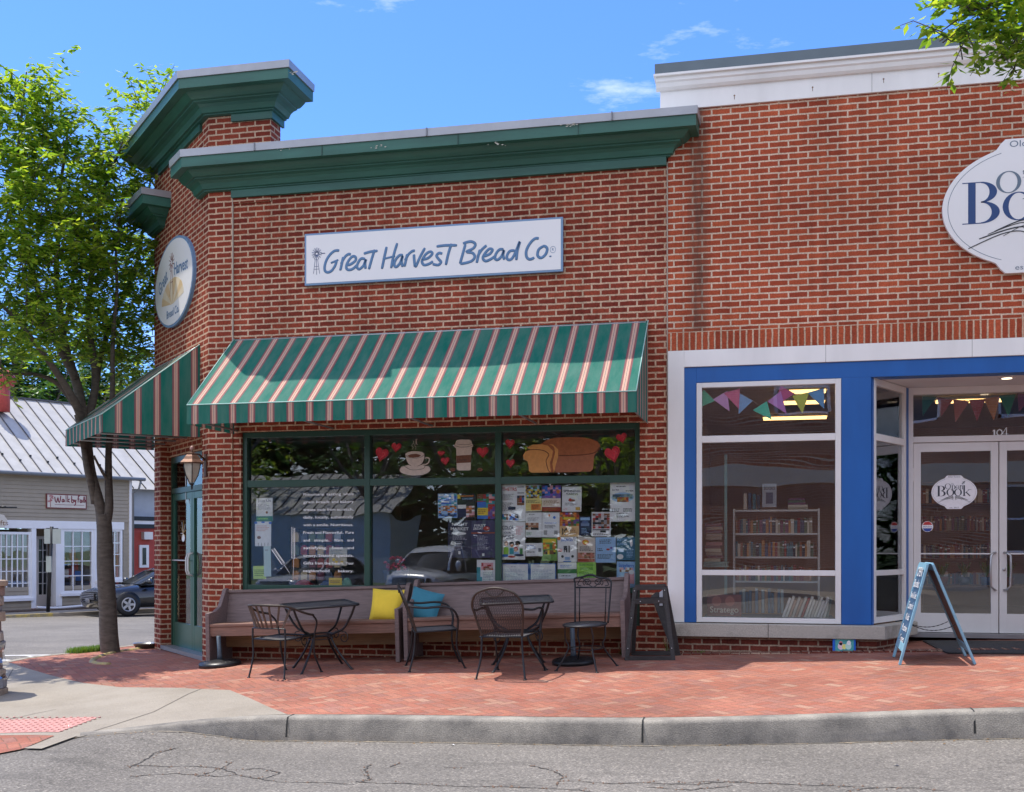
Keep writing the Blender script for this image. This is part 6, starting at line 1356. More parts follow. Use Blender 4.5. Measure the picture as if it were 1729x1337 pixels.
eas(-.22, -.05, .72, .47, .30, 'front_frame'); eas(.16, .03, .72, .47, .30, 'rear_frame')
x, y = mean((1060,1115),(1138,1115)); place(t, x+.0, y+.25, R_(-3))
mb = MB(M_BW); P0 = PY(1146, 1103, -.22); P1 = PY(1122, 1000, -.06); mb.prism([(P0.x-.05,-.24,G(5.4,-.2)),(P0.x,-.24,G(5.4,-.2)),(P1.x+.0,-.07,P1.z),(P1.x-.09,-.07,P1.z),(P1.x-.14,-.09,P1.z-.04)], (0,.02,0)); tag(mb.build('chalkboard'), 'black board leaning on the brick pier behind the empty stand', 'board')
mb = MB(plain('pale_bracket', (.42,.45,.5), .5, .1, 9)); p = PY(1117, 1008, -.1); mb.box(p.x-.02, p.x+.012, -.12, -.09, p.z-.09, p.z+.05); mb.prism([(p.x-.02,-.12,p.z+.05),(p.x+.012,-.12,p.z+.05),(p.x+.012,-.12,p.z+.075)], (0,.03,0)); tag(mb.build('corner_bracket'), 'small pale corner bracket on top of the leaning black board', 'bracket')
# blue game box against the riser
p0, p1 = PY(1406, 1101, -.10), PY(1445, 1079, -.10)
t = thing('game_box', 'small bright blue box standing against the brick riser under the sill', 'box', (p0.x, -.1, G(7,-.1)))
zb_ = G(7, -.1); mb = MB(pc(20,90,185)); mb.box(p0.x, p1.x, -.10, -.045, zb_, zb_+.155); mb.build('box_body', t, bevel=.004)
mb = MB(pc(70,150,150)); w_ = p1.x-p0.x; mb.box(p0.x+.025, p1.x-.02, -.1012, -.1005, zb_+.012, zb_+.13)
for (a, b, rr, c) in ((.35,.06,.03,pc(225,190,200)),(.5,.055,.022,pc(230,210,120)),(.68,.062,.03,pc(180,210,200)),(.35,.09,.018,pc(200,120,130)),(.7,.095,.02,pc(220,225,225))): mb.ell((p0.x+a*w_, zb_+b), rr, rr*1.2, -.1018-.0002*a, 12, c)
mb.text('Card Readers', p0.x+w_*.5, zb_+.128, .016, -.1025, pc(235,225,160), 'CENTER', w=.14); mb.build('box_picture', t)
# blue A-frame sign (seen edge on)
t = thing('sandwich_board', 'light blue wooden A frame sandwich board standing edge on by the glass doors', 'sign')
M_LBLUE = plain('light_blue_painted_wood', (.20,.40,.52), .5, .18, 9, bump=.1); M_SLB = plain('chalkboard_blue', (.05,.11,.2), .5, .3, 14)
top = PY(1572, 952, -.9); zt_ = top.z; aL = PG(1516, 1118); aLb = PG(1527, 1113); aR = PG(1650, 1125); aRb = PG(1636, 1113)
yf = -1.13; yb2 = -.62; Tx = PY(1566, 950, yf).x; 
xl = PY(1519,1119,yf).x; xr = PY(1646,1124,yf).x
def leg(xb, y, xt, name, mt=M_LBLUE):
    mb = MB(mt); mb.bar((xb, y, G(xb,y)), (xt, y, zt_), .055, .022, up=(0,1,0)); return mb
def board(xb, xt, nm, inner, lett):
    mb = MB(M_LBLUE)
    for y in (yf, yb2): mb.bar((xb, y, G(xb,y)), (xt, y, zt_), .022, .05, up=(0,1,0))
    B = lambda k, y: Vector((xb+(xt-xb)*k, y, G(xb,y)*(1-k)+zt_*k))
    for k in (.16, .975): mb.bar(B(k, yf), B(k, yb2), .022, .07, up=(xt-xb, 0, zt_-.25))
    o = mb.build(nm, t, bevel=.003)
    mb = MB(inner); mb.add([B(.16,yf),B(.97,yf),B(.97,yb2),B(.16,yb2)]+[v+Vector((.008,0,0)) for v in (B(.16,yf),B(.97,yf),B(.97,yb2),B(.16,yb2))], [(0,1,2,3),(7,6,5,4),(0,4,5,1),(1,5,6,2),(2,6,7,3),(3,7,4,0)]); mb.build('sign_panel', o)
    if lett:
        M = Matrix(); ux = Vector((0,-1,0)); up = (B(1,yf)-B(0,yf)).normalized(); nn = ux.cross(up); 
        M = Matrix((( ux.x, -nn.x, up.x, 0), (ux.y, -nn.y, up.y, 0), (ux.z, -nn.z, up.z, 0), (0,0,0,1))); M.translation = B(.16, yb2)-Vector((.004,0,0)); mb = MB(WHT, M)
        for k, (s_, hh, ww) in enumerate((('OPEN',.10,.34),('Books',.085,.36),('New & Used',.07,.40),('Come In',.08,.36),('Kids',.07,.25),('Puzzles',.07,.36),('Games',.075,.32))):
            mb.text(s_,   .255,   .655-k*.105, hh*.9, -.004, WHT, 'CENTER', w=ww)
        mb.build('chalk_lettering', o)
LSH = xl; board(LSH, Tx+.0, 'left_board'.replace('left_','front_'), M_SLB, True); board(xr, Tx+.045, 'rear_board', plain('brown_board_back', (.20,.10,.06), .7, .2, 8), False)
mb = MB(M_BLK)
for y in (yf+.03, yb2-.03):
    k = .40; a = Vector((LSH+(Tx-LSH)*k, y, .27*(1-k)+zt_*k)); b = Vector((xr+(Tx-xr)*k, y, .27*(1-k)+zt_*k)); P = []
    for i in range(21): u = i/20; q_ = a.lerp(b, u); q_.z -= .055*4*u*(1-u); P.append(q_)
    for i in range(0, 20): mb.tube([P[i], P[i+1]], .0045 if i % 2 else .003, 5)
mb.build('chain', t)
# door mat, dog bowl
mb = MB(plain('black_ribbed_mat', (.035,.033,.033), .9, .4, 30, bump=.6)); P = [PG(1558,1083),PG(1760,1084),PG(1770,1105),PG(1600,1104)]
o = groundpoly('door_mat', mb.mats[0], [(p.x, p.y) for p in P], lift=.014, thick=.012, kind=None, step=3); tag(o, 'dark ribbed door mat in front of the glass doors', 'mat')
p = PG(246, 1094); mb = MB(plain('galvanised_bowl', (.25,.25,.24), .35, .2, 9, metal=.7)); mb.lathe([(.13,0),(.165,.06),(.175,.065),(.155,.06),(.12,.008)], (p.x,p.y,p.z+.004), 24); tag(mb.build('dog_bowl'), 'dull metal water bowl on the pavement by the corner pier', 'bowl')
# border bricks at the foot of the riser
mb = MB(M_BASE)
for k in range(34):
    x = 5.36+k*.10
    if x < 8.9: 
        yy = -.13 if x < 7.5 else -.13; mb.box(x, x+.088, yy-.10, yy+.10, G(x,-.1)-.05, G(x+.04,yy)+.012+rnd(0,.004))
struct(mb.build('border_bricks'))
# weeds and grass
def tuft(name, label, pts, n, h, mat=M_GRASS, lean=.4):
    mb = MB(mat)
    for (x, y, z, r) in pts:
        for k in range(n):
            a = rnd(0, 2*math.pi); q = Vector((x+rnd(-r,r), y+rnd(-r,r)*.5, z)); hh = h*rnd(.4,1); d = Vector((math.cos(a), math.sin(a), 0)); w_ = Vector((-d.y, d.x, 0))*rnd(.002,.005)
            m_ = q+d*hh*lean*.4+Vector((0,0,hh*.6)); e_ = q+d*hh*lean+Vector((0,0,hh))
            mb.add([q-w_, q+w_, m_+w_*.8, m_-w_*.8, e_], [(0,1,2,3),(3,2,4)])
    return tag(mb.build(name, recalc=False, uv=False), label, 'grass')
GP = []
for k in range(44):
    u = k/43; p = PG(122+u*62, 1103-u*6); GP.append((p.x, p.y, p.z, .10))
o = tuft('grass', 'strip of short grass by the tree base', GP, 40, .09); o['kind'] = 'stuff'
tag(tuft('weed', '', [(5.32,-.10,G(5.3,-.1),.03)], 16, .22, lean=.7), 'tall green weed in front of the pier inside the empty stand', 'weed')
tag(tuft('weed', '', [(5.62,-.06,G(5.6,-.06),.06)], 26, .05, lean=.9), 'low weed at the foot of the riser beside the leaning board', 'weed')
tag(tuft('weed', '', [(4.82,-.05,G(4.8,-.05),.04)], 20, .07, lean=.9), 'small weed between the right pew and the tube of the umbrella base', 'weed')
def litter(px, py, mat, lab, s=.02, f=GR):
    p = PG(px, py, f); mb = MB(mat); mb.add([(p.x-s,p.y,p.z+.004),(p.x,p.y-s*.5,p.z+.012),(p.x+s,p.y,p.z+.005),(p.x+s*.2,p.y+s*.6,p.z+.01)], [(0,1,2,3)]); tag(mb.build('litter', recalc=False), lab, 'litter')
litter(764, 1259, PW, 'scrap of white paper in the gutter below the kerb'); litter(1514, 1294, pc(60,70,95), 'small dark blue scrap lying on the asphalt')
mb = MB(plain('dry_leaf', (.22,.13,.05), .9, .3, 30))
for k in range(130):
    i = rnd(0, len(KP)-2); j = int(i); p = KP[j].lerp(KP[j+1], i-j); x, y = p.x+rnd(-.1,.1), p.y-abs(random.gauss(0,.07))-.03; z = GR(x,y)+.004; r = rnd(.004,.014); a = rnd(0,6.28)
    mb.add([(x+r*math.cos(a),y+r*math.sin(a),z+.003),(x+r*math.cos(a+2),y+r*math.sin(a+2),z),(x+r*math.cos(a+4),y+r*math.sin(a+4),z+.005)], [(0,1,2)])
o = mb.build('leaf_litter', recalc=False); tag(o, 'dry leaf crumbs scattered in the gutter along the kerb', 'leaf litter'); o['kind'] = 'stuff'
# rough stack at the left picture edge
p = PG(4, 1178); t = thing('stone_stack', 'rough stack of tan and grey stone slabs at the left edge of the picture', 'stone stack', (p.x-.22, p.y+.1, p.z)); p.x -= .15
z = p.z-.02; k = 0
while z < p.z+1.10:
    h_ = rnd(.05,.13); off = rnd(-.035,.035); mb = MB(concretemat('slab_%d' % (k % 4), [(.38,.28,.2),(.26,.25,.26),(.42,.34,.27),(.30,.2,.16)][k % 4], (.12,.1,.09), .8, scale=9, bump=.8)); k += 1
    n = 12; pts = [((p.x-.24)+(.27+off+rnd(-.02,.02))*math.cos(2*math.pi*i/n), (p.y+.12)+(.26+rnd(-.02,.02))*math.sin(2*math.pi*i/n), z) for i in range(n)]
    mb.prism(pts, (rnd(-.015,.015), 0, h_)); mb.build('slab', t, bevel=.012); z += h_+.002
mb = MB(glassmat('clear_plastic', (.85,.87,.9), 1.6, .02, .15)); P = []
for j in range(9):
    for i in range(5): P.append((p.x+.02+rnd(-.02,.02)+.03*math.sin(j*1.7), p.y-.05+i*.06+rnd(-.01,.01), p.z+.12+j*.05))
mb.add(P, [(j*5+i, j*5+i+1, (j+1)*5+i+1, (j+1)*5+i) for j in range(8) for i in range(4)]); mb.build('plastic_wrap', t, recalc=False)

# ================================================================== TREES
def leaves(mb, c, n, size, spread, droop=.5):
    for _ in range(n):
        q = Vector(c)+Vector((random.gauss(0,spread), random.gauss(0,spread), random.gauss(0,spread*.7)))
        leaf1(mb, q, size*rnd(.7,1.25), droop)
def leaf1(mb, q, L1, droop):
    a = rnd(0, 2*math.pi); d = Vector((math.cos(a), math.sin(a), -rnd(-.3,1)*droop*1.6)).normalized(); s = d.cross(Vector((rnd(-.5,.5),rnd(-.5,.5),1))).normalized()*L1*.20; u = s.cross(d).normalized()*L1*.04
    m1 = q+d*L1*.42
    mb.add([q, m1+s-u, q+d*L1, m1-s-u], [(0,1,2,3)])
def twigtree(name, label, limbs, blobs, leafmat_, size, per, seed, cat='tree', group=None, twl=.5, base=None, bark=M_BARK):
    random.seed(seed); base = base or limbs[0][0][0]; t = thing(name, label, cat, tuple(base), group=group)
    mb = MB(bark)
    for P, r0, r1 in limbs:
        Q = cat_(P, 7); n = len(Q)
        Q = [q+Vector((noise.noise(q*1.3), noise.noise(q*1.3+Vector((9,0,0))), 0))*.05*min(1, i/6) for i, q in enumerate(Q)]
        mb.tube(Q, [r0+(r1-r0)*i/(n-1) for i in range(n)], 12)
    cr = MB(leafmat_); tw = MB(bark)
    for (c, r, k) in blobs:
        c = Vector(c)
        for _ in range(int(k)):
            v = Vector((random.gauss(0,1), random.gauss(0,1), random.gauss(0,.8))).normalized()*r*rnd(.15,1)**.6; p = c+v*.75
            d = (v.normalized()+Vector((rnd(-.5,.5), rnd(-.5,.5), rnd(-.1,.8)))).normalized(); L0 = twl*rnd(.5,1.2); e = p+d*L0; mid = p+d*L0*.5+Vector((0,0,.04)); e.z -= .12*L0
            if random.random() < .5: tw.tube([p-d*.1, mid, e], [.006,.004,.002], 4, cap=False)
            for i in range(per):
                u = i/per; q = p.lerp(mid, u*2) if u < .5 else mid.lerp(e, u*2-1); q = q+Vector((rnd(-1,1),rnd(-1,1),rnd(-1,1)))*.035; leaf1(cr, q, size*rnd(.7,1.2), .45)
    mb.build('trunk', t, uv=False); tw.build('twigs', t, uv=False, recalc=False); cr.build('crown', t, uv=False, recalc=False); return t
TB = PG(187, 1101); TD = (TB.xy-CAM.xy).dot(FV)
w = lambda px, py, dd=0: PD(px, py, TD+dd)
limbs = [
 ([w(187,1104),w(184,1060),w(180,980),w(176,920),w(173,880),w(172,868)], .125, .088),
 ([w(172,885),w(166,850),w(156,800),w(146,745),w(140,715)], .07, .062),
 ([w(178,890),w(183,850),w(184,800,.1),w(184,745,.1),w(187,660,.2),w(190,560,.2),w(196,450,.2),(w(206,330,.3))], .062, .012),
 ([w(184,815,.05),w(174,795,0),w(163,770,-.2)], .022, .014),
 ([w(160,850),w(150,790,-.1),w(138,740,-.1),w(128,700,-.1)], .05, .035),
 ([w(140,715),w(130,650,.2),w(108,560,.3),w(96,450,.3),w(100,330,.3),w(118,200,.2)], .075, .012),
 ([w(140,715),w(118,660,-.3),w(75,600,-.6),w(30,540,-.8),w(-30,480,-1)], .06, .012),
 ([w(135,700),w(100,650,-.2),w(60,632,-.4),w(0,628,-.6),w(-60,600,-.7)], .035, .01),
 ([w(145,720,.1),w(160,640,.3),w(152,520,.5),w(160,420,.6),w(175,320,.5),w(212,230,.2)], .06, .01),
 ([w(128,640,.2),w(80,540,0),w(52,430,-.2),w(30,330,-.3),w(38,200,-.3),w(45,120,-.3)], .05, .008),
 ([w(150,700,.3),w(175,600,.8),w(215,480,1),w(240,400,1.1),w(262,260,1.1)], .045, .008),
 ([w(110,560,.5),w(130,420,.9),w(140,300,.9)], .03, .008)]
bl = []
for (px, py, r, dd, k) in [(45,130,.42,-.3,16),(20,215,.55,-.3,26),(70,190,.45,-.2,22),(60,280,.7,-.2,44),(0,300,.7,-.6,40),(110,300,.6,.2,36),(40,380,.8,-.6,54),(110,390,.8,0,56),(165,360,.65,.5,40),(200,300,.55,.5,26),(215,235,.45,.3,16),(245,195,.40,.9,14),(272,165,.32,1.0,9),(230,330,.6,.8,32),(180,440,.8,.3,52),(230,420,.7,.9,44),(20,470,.85,-.8,54),(90,490,.85,-.2,50),(150,520,.75,.4,36),(215,510,.75,1,46),(245,580,.6,1.1,34),(210,620,.6,1,30),(40,560,.7,-.9,30),(5,600,.5,-.9,20),(110,590,.5,.6,18),(180,590,.5,.9,22),(250,470,.6,1.3,34),(-50,400,1,-1,60),(-60,250,.9,-1,50),(-60,560,.9,-1,40),(262,640,.5,1.3,20),(160,265,.4,.4,10)]:
    bl.append((w(px, py, dd), r, k*1.15))
twigtree('street_tree', 'tall multi stemmed street tree with bright green leaves on the corner at the left', limbs, bl, M_LEAF, .12, 26, 3, twl=.55)
# tree whose branch hangs in at the top right
tb = Vector((11.6, -2.6, G(11.6,-2.6))); c0 = PD(1690, 30, 8.6)
limbs = [([tb, tb+Vector((0,0,1.5)), tb+Vector((-.1,0,3)), tb+Vector((-.3,.1,4.4))], .13, .09), ([tb+Vector((-.1,0,3)), tb+Vector((-1,-.2,4.4)), tb+Vector((-2.0,-.5,5.4)), PD(1720,-20,8.6), PD(1660,30,8.5)], .05, .008), ([tb+Vector((-.3,.1,4.4)), tb+Vector((.2,.5,6)), tb+Vector((.8,.3,7.2))], .07, .02), ([PD(1760,-40,8.7), PD(1730,40,8.6), PD(1700,85,8.5)], .015, .004), ([PD(1700,0,8.6), PD(1640,20,8.5), PD(1585,55,8.4)], .012, .004)]
bl = [(PD(px, py, 8.5+rnd(-.2,.2)), r, k) for (px, py, r, k) in [(1610,20,.10,3),(1575,48,.06,2),(1600,62,.10,3),(1640,15,.16,7),(1680,10,.20,11),(1720,30,.22,13),(1660,60,.15,6),(1620,90,.08,2),(1690,75,.16,8),(1712,110,.10,4),(1650,100,.08,2),(1760,60,.3,14),(1700,-30,.35,22),(1640,-30,.25,12),(1790,-30,.6,44)]]
bl += [(tb+Vector((x,y,z)), 1.0, 60) for (x,y,z) in ((0,0,6.2),(.8,.4,7),(-.2,.9,5.6),(1.0,-.5,6),(-.5,-.6,7.0))]
twigtree('street_tree', 'street tree beyond the right picture edge whose leafy branch hangs over the white fascia', limbs, bl, M_LEAF, .11, 14, 5, twl=.28)

# ================================================================== ACROSS THE CROSS STREET
def box_tree(label, c, h, r, leaf, seed, n=26, per=9, size=.28, group='trees behind the metal roofed shop', dens=1.0):
    random.seed(seed); c = Vector(c); limbs = [([c, c+Vector((.1,0,h*.3)), c+Vector((0,.1,h*.6)), c+Vector((.1,0,h*.85))], .22, .05)]
    for k in range(5): a = k*1.3; limbs.append(([c+Vector((0,0,h*.35)), c+Vector((math.cos(a)*r*.4, math.sin(a)*r*.4, h*.55)), c+Vector((math.cos(a)*r*.7, math.sin(a)*r*.7, h*.75))], .09, .03))
    bl = []
    for k in range(n):
        v = Vector((random.gauss(0,1),random.gauss(0,1),random.gauss(0,1))).normalized()*rnd(.3,1); bl.append((c+Vector((v.x*r, v.y*r, h*.62+v.z*h*.36)), r*.36, 16*dens))
    return twigtree('tree', label, limbs, bl, leaf, size, per, seed, group=group, twl=.7)
P1 = Vector((-16.9, 19.1)); dirF = Vector((.45, .893)).normalized(); nB = Vector((-dirF.y, dirF.x))      # facade line, nB points behind it
HZ = -.66
MH = Matrix(((dirF.x, nB.x, 0, P1.x), (dirF.y, nB.y, 0, P1.y), (0, 0, 1, HZ), (0, 0, 0, 1)))            # local: x along facade, y behind, z above its ground
inv = MH.inverted()
def HP(px, py, y=0.):                              # pixel -> facade-local coords
    o = inv @ CAM; d = (inv.to_3x3() @ _d(px, py)); k = (y-o.y)/d.y; q = o+d*k; return q.x, q.z
HS = thing('clapboard_shop', 'tan clapboard shop with bright metal roof and white multi pane shopfront across the side street', 'building', (P1.x, P1.y, HZ))
xa, xb = -7.0, HP(221, 900)[0]; ze = HP(120, 803)[1]
zb0, zb1 = HP(120, 880)[1], HP(120, 893)[1]
mb = MB(M_CLAP, MH); mb.box(xa, xb, .0, 6.8, zb0-.02, ze)
for k in range(int((ze-zb0)/.125)): z = zb0+k*.125; mb.prism([(xa,-.0,z+.125),(xa,-.022,z),(xa,0,z)], (xb-xa,0,0))
mb.box(xa, HP(55,900)[0], .0, .3, 0, .75); mb.box(HP(104,900)[0], xb, .02, .3, 0, .75)
for k in range(6):
    z = k*.125
    mb.prism([(xa,-.0,z+.125),(xa,-.022,z),(xa,0,z)], (HP(55,900)[0]-xa,0,0)); mb.prism([(HP(103,900)[0],.02,z+.125),(HP(103,900)[0],-.002,z),(HP(103,900)[0],.02,z)], (xb-HP(103,900)[0],0,0))
xc = HP(208, 950)[0]
mb.box(xc, xb, .01, .3, .7, zb0)
for k in range(15): z = .7+k*.125; mb.prism([(xc,.01,z+.125),(xc,-.012,z),(xc,.01,z)], (xb-xc,0,0))
mb.build('clapboard_wall', HS)
mb = MB(M_TRIMW, MH); mb.box(xa, xc, -.06, .02, zb1, zb0); mb.box(xb-.08, xb+.02, -.04, .02, 0, ze); mb.box(xa, xb, -.05, 0.0, ze-.06, ze)
mb.build('shop_fascia', HS)
def frame(mb, px0, px1, py0, py1, y=-.03, t=.07):
    (a, z1), (b, z0_) = HP(px0, py0), HP(px1, py1); mb.box(a, a+t, y, .06, z0_, z1); mb.box(b-t, b, y, .06, z0_, z1); mb.box(a+t, b-t, y, .06, z1-t, z1); mb.box(a+t, b-t, y, .06, z0_, z0_+t); return a+t, b-t, z0_+t, z1-t
def win(px0, px1, py0, py1, nx, nz, t=.08, y=-.03, sill=True, stock=None):
    mb = MB(M_TRIMW, MH); a, b, c, d = frame(mb, px0, px1, py0, py1, y, t)
    for i in range(1, nx): x = a+(b-a)*i/nx; mb.box(x-.016, x+.016, .0, .03, c, d)
    for j in range(1, nz): z = c+(d-c)*j/nz; mb.box(a, b, -.001, .028, z-.014, z+.014)
    if sill: mb.box(a-.14, b+.14, y-.08, .05, c-.17, c-.08)
    o = mb.build('window', HS); g = MB(M_GLASS2, MH); g.box(a, b, .035, .04, c, d); g.build('pane', o)
    s2 = MB(stock or plain('shop_back', (.22,.16,.11), .9, .5, 4), MH); s2.box(a-.1, b+.1, .8, .85, c-.2, d+.1); s2.build('window_back', o); return o, a, b, c, d
HH = 'painted'
win(-60, 52, 897, 1009, 11, 5); win(-200, -70, 897, 1009, 10, 5)
mb = MB(M_TRIMW, MH); a0, a1 = HP(52,900)[0], HP(60,900)[0]; mb.box(a0, a1, -.05, .2, 0, zb1); mb.box(HP(94,900)[0], HP(104,900)[0], -.03, .3, .1, zb1); mb.box(HP(158,900)[0], HP(163,900)[0], -.045, .05, .1, zb1); mb.build('white_trim', HS)
o, a, b, c, d = win(104, 158, 893, 1000, 3, 4, stock=plain('shop_display_back', (.16,.10,.06), .8, .4, 3))
for k in range(12):
    mb = MB(random.choice([PW, pc(150,90,60), BL, pc(190,150,110), pc(160,60,40), pc(210,200,190)]), MH); x = rnd(a+.05, b-.3); z = rnd(c+.05, d-.9); mb.box(x, x+rnd(.12,.3), .3+.03*k, .34+.03*k, z, z+rnd(.15,.4)); mb.build('display_item', o)
win(164, 206, 893, 978, 4, 4)
# recessed door
mb = MB(M_TRIMW, MH); (a, z1), (b, z0_) = HP(61, 905, .9), HP(91, 1016, .9); mb.box(a, a+.09, .9, .96, .08, z1); mb.box(b-.09, b, .9, .96, .08, z1); mb.box(a+.09, b-.09, .9, .96, .08, .45); mb.box(a+.09, b-.09, .9, .96, z1-.1, z1)
for i in (1, 2): x = a+.09+(b-a-.18)*i/3; mb.box(x-.012, x+.012, .9, .95, .45, z1-.1)
for j in range(1, 5): z = .45+(z1-.55)*j/5; mb.box(a+.09, b-.09, .901, .949, z-.012, z+.012)
o = mb.build('door', HS); g = MB(M_DARKGL, MH); g.box(a+.09, b-.09, .955, .96, .45, z1-.1); g.build('pane', o)
mb = MB(M_CLAP, MH); mb.box(HP(55,900)[0], a, .95, 1.0, 0, zb1); mb.box(a, b, .962, 1.0, z1, zb1); mb.box(b, HP(112,900)[0]+.6, .9, 1.0, 0, zb1); mb.build('porch_wall', HS)
mb = MB(M_BASE, MH); mb.box(HP(52,900)[0], HP(110,900)[0]+1.2, -.1, .95, -.1, .06); mb.build('porch_floor', HS)
mb = MB(M_DIM, MH); mb.box(xa, xb-.05, 2.6, 2.7, 0, zb1); mb.build('shop_interior', HS)
# roof
ER, RH = 3.7, 2.85   # run and rise of the roof
mb = MB(M_ROOFM, MH); xr1 = xb+.25; sl = RH/ER
mb.add([(xa,-.25,ze-.0),(xr1,-.25,ze),(xr1-.0,ER,ze+RH),(xa,ER,ze+RH),(xr1,2*ER,ze),(xa,2*ER,ze)], [(0,1,2,3),(3,2,4,5)]); RF = mb.build('roof', HS, recalc=False)
mb = MB(plain('dark_roof_seam', (.09,.09,.10), .6, .1, 9, metal=.0), MH); n = int((xr1-xa)/.46)  # seams and ridge cap, darker than the roof sheet
for k in range(n+1): x = xa+k*.46; mb.bar((x,-.25,ze+.022),(x,ER,ze+RH+.022), .022, .045)
mb.bar((xa,ER,ze+RH+.03),(xr1,ER,ze+RH+.03),.12,.05); mb.build('seam', RF)
mb = MB(plain('grey_gutter', (.17,.18,.19), .5, .1, 9), MH); mb.tube([(xa,-.31,ze-.02),(xr1+.1,-.31,ze-.02)], .06, 8); mb.tube([(xr1-.05,-.31,ze-.05),(xr1-.1,-.25,ze-.35),(xb+.05,-.06,ze-.5),(xb+.05,-.06,.1)], .035, 6); mb.build('gutter', HS)
mb = MB(M_BLK, MH)
for k in range(0, n, 1): x = xa+k*.46; yy = .25+.25*(k % 2); mb.box(x-.03, x+.03, yy, yy+.06, ze+(yy+.25)*RH/(ER+.25)+.03, ze+(yy+.25)*RH/(ER+.25)+.10)
mb.build('snow_guard', RF)
mb = MB(M_CLAP, MH); mb.prism([(xb,0,ze),(xb,2*ER-.3,ze),(xb,ER,ze+RH-.08)], (-.1,0,0)); mb.build('gable', HS)
# red ball vent
vx, vz = HP(4, 665, 2.6); mb = MB(plain('red_roof_vent', (.42,.06,.05), .5, .2, 9), MH); mb.lathe([(.24,vz-.6),(.24,vz+.15),(.22,vz+.2),(.36,vz+.28),(.42,vz+.45),(.40,vz+.6),(.28,vz+.75),(.1,vz+.84),(.04,vz+.87)], (vx,2.6,0), 24)
for k in range(24): a = 2*math.pi*k/24; mb.tube([(vx+.36*math.cos(a),2.6+.36*math.sin(a),vz+.28),(vx+.43*math.cos(a),2.6+.43*math.sin(a),vz+.45),(vx+.29*math.cos(a),2.6+.29*math.sin(a),vz+.75)], .012, 4)
mb.build('roof_vent', RF)
# signs on it
def hsign(px0, px1, py0, py1, label, f2):
    (a, z1), (b, z0_) = HP(px0, py0, -.05), HP(px1, py1, -.05); mw = MH @ Vector((a, 0, z0_)); t = thing('shop_sign', label, 'sign', tuple(mw))
    mb = MB(plain('dark_red_frame', (.16,.03,.025), .6, .1, 9), MH); mb.box(a, b, -.06, -.02, z0_, z1); mb.build('border', t)
    mb = MB(plain('cream_sign', (.62,.57,.50), .6, .06, 5), MH); mb.box(a+.035, b-.035, -.064, -.061, z0_+.035, z1-.035); mb.build('sign_face', t); f2(t, a, b, z0_, z1)
def wbf(t, a, b, c, d):
    w_, h_ = b-a, d-c; mb = MB(plain('maroon_script', (.20,.02,.035), .6, .1, 9), MH); S = lambda x, y: (a+x*w_, c+y*h_); tk = .034
    for st in ([(.20,.80),(.22,.50),(.25,.45),(.28,.75),(.30,.46),(.33,.50),(.35,.88)], [(.43,.62),(.40,.64),(.38,.52),(.41,.46),(.43,.62),(.44,.46)], [(.48,.92),(.48,.46)], [(.52,.92),(.52,.46)], [(.57,.68),(.52,.58),(.57,.46)],
               [(.62,.90),(.62,.48),(.66,.46),(.66,.62),(.62,.60)], [(.68,.66),(.70,.50),(.73,.66)], [(.73,.66),(.71,.30),(.68,.28)], [(.82,.88),(.79,.90),(.78,.46)], [(.76,.70),(.82,.70)], [(.87,.62),(.84,.64),(.83,.50),(.86,.47),(.87,.62),(.875,.46)], [(.90,.66),(.90,.46)], [(.925,.88),(.925,.46)], [(.91,.70),(.945,.70)], [(.95,.90),(.95,.46)], [(.95,.58),(.972,.64),(.98,.46)]):
        mb.stroke([S(*p) for p in st], tk, -.068)
    mb.box(a+.2*w_, b-.06*w_, -.068, -.066, c+.26*h_, c+.285*h_); mb.build('lettering', t)
    mb = MB(plain('faded_tree_emblem', (.42,.16,.16), .6, .3, 30), MH); rr = random.Random(2)
    mb.stroke([S(.10,.1),S(.10,.55)], .03, -.068, sub=1)
    for k in range(22): mb.ell(S(.10+rr.uniform(-.06,.06), .66+rr.uniform(-.2,.2)), .022, .022, -.068-.0005*k, 7)
    mb.build('tree_emblem', t)
hsign(78, 146, 833, 860, 'cream Walk by faith sign with maroon script on the tan clapboard wall', wbf)
t = thing('hanging_sign', 'scalloped cream hanging sign on a dark bracket at the left picture edge', 'sign', tuple(MH @ Vector((HP(2,880,-.6)[0], -.6, HP(2,892,-.6)[1]))))
a, z1 = HP(-14, 862, -.6); b, z0_ = HP(12, 892, -.6); mb = MB(plain('cream_sign', (.6,.55,.45), .6, .06, 5), MH); n = 22; cx_, cz_ = (a+b)/2, (z0_+z1)/2-.05
mb.prism([(cx_+(b-a)/2*(1+.06*math.sin(k/n*44))*math.cos(2*math.pi*k/n), -.6, cz_+(z1-z0_)*.42*(1+.06*math.cos(k/n*44))*math.sin(2*math.pi*k/n)) for k in range(n)], (0,.03,0)); mb.build('sign_face', t)
mb = MB(M_BLK, MH); mb.tube([(cx_,-.0,z1+.12),(cx_,-1.0,z1+.12)], .02, 6); mb.tube([(cx_-.2,-.59,z1+.1),(cx_+.55,-.59,z1+.12)], .02, 6); mb.tube([(cx_,-.59,z1+.1),(cx_,-.59,z1-.05)], .012, 5); mb.build('bracket', t)
mb = MB(plain('brown_ink', (.2,.1,.04), .6, .1, 9), MH); mb.text('Gifts', cx_+.02, cz_-.12, .15, -.605, None, 'CENTER', w=.5); mb.build('lettering', t)
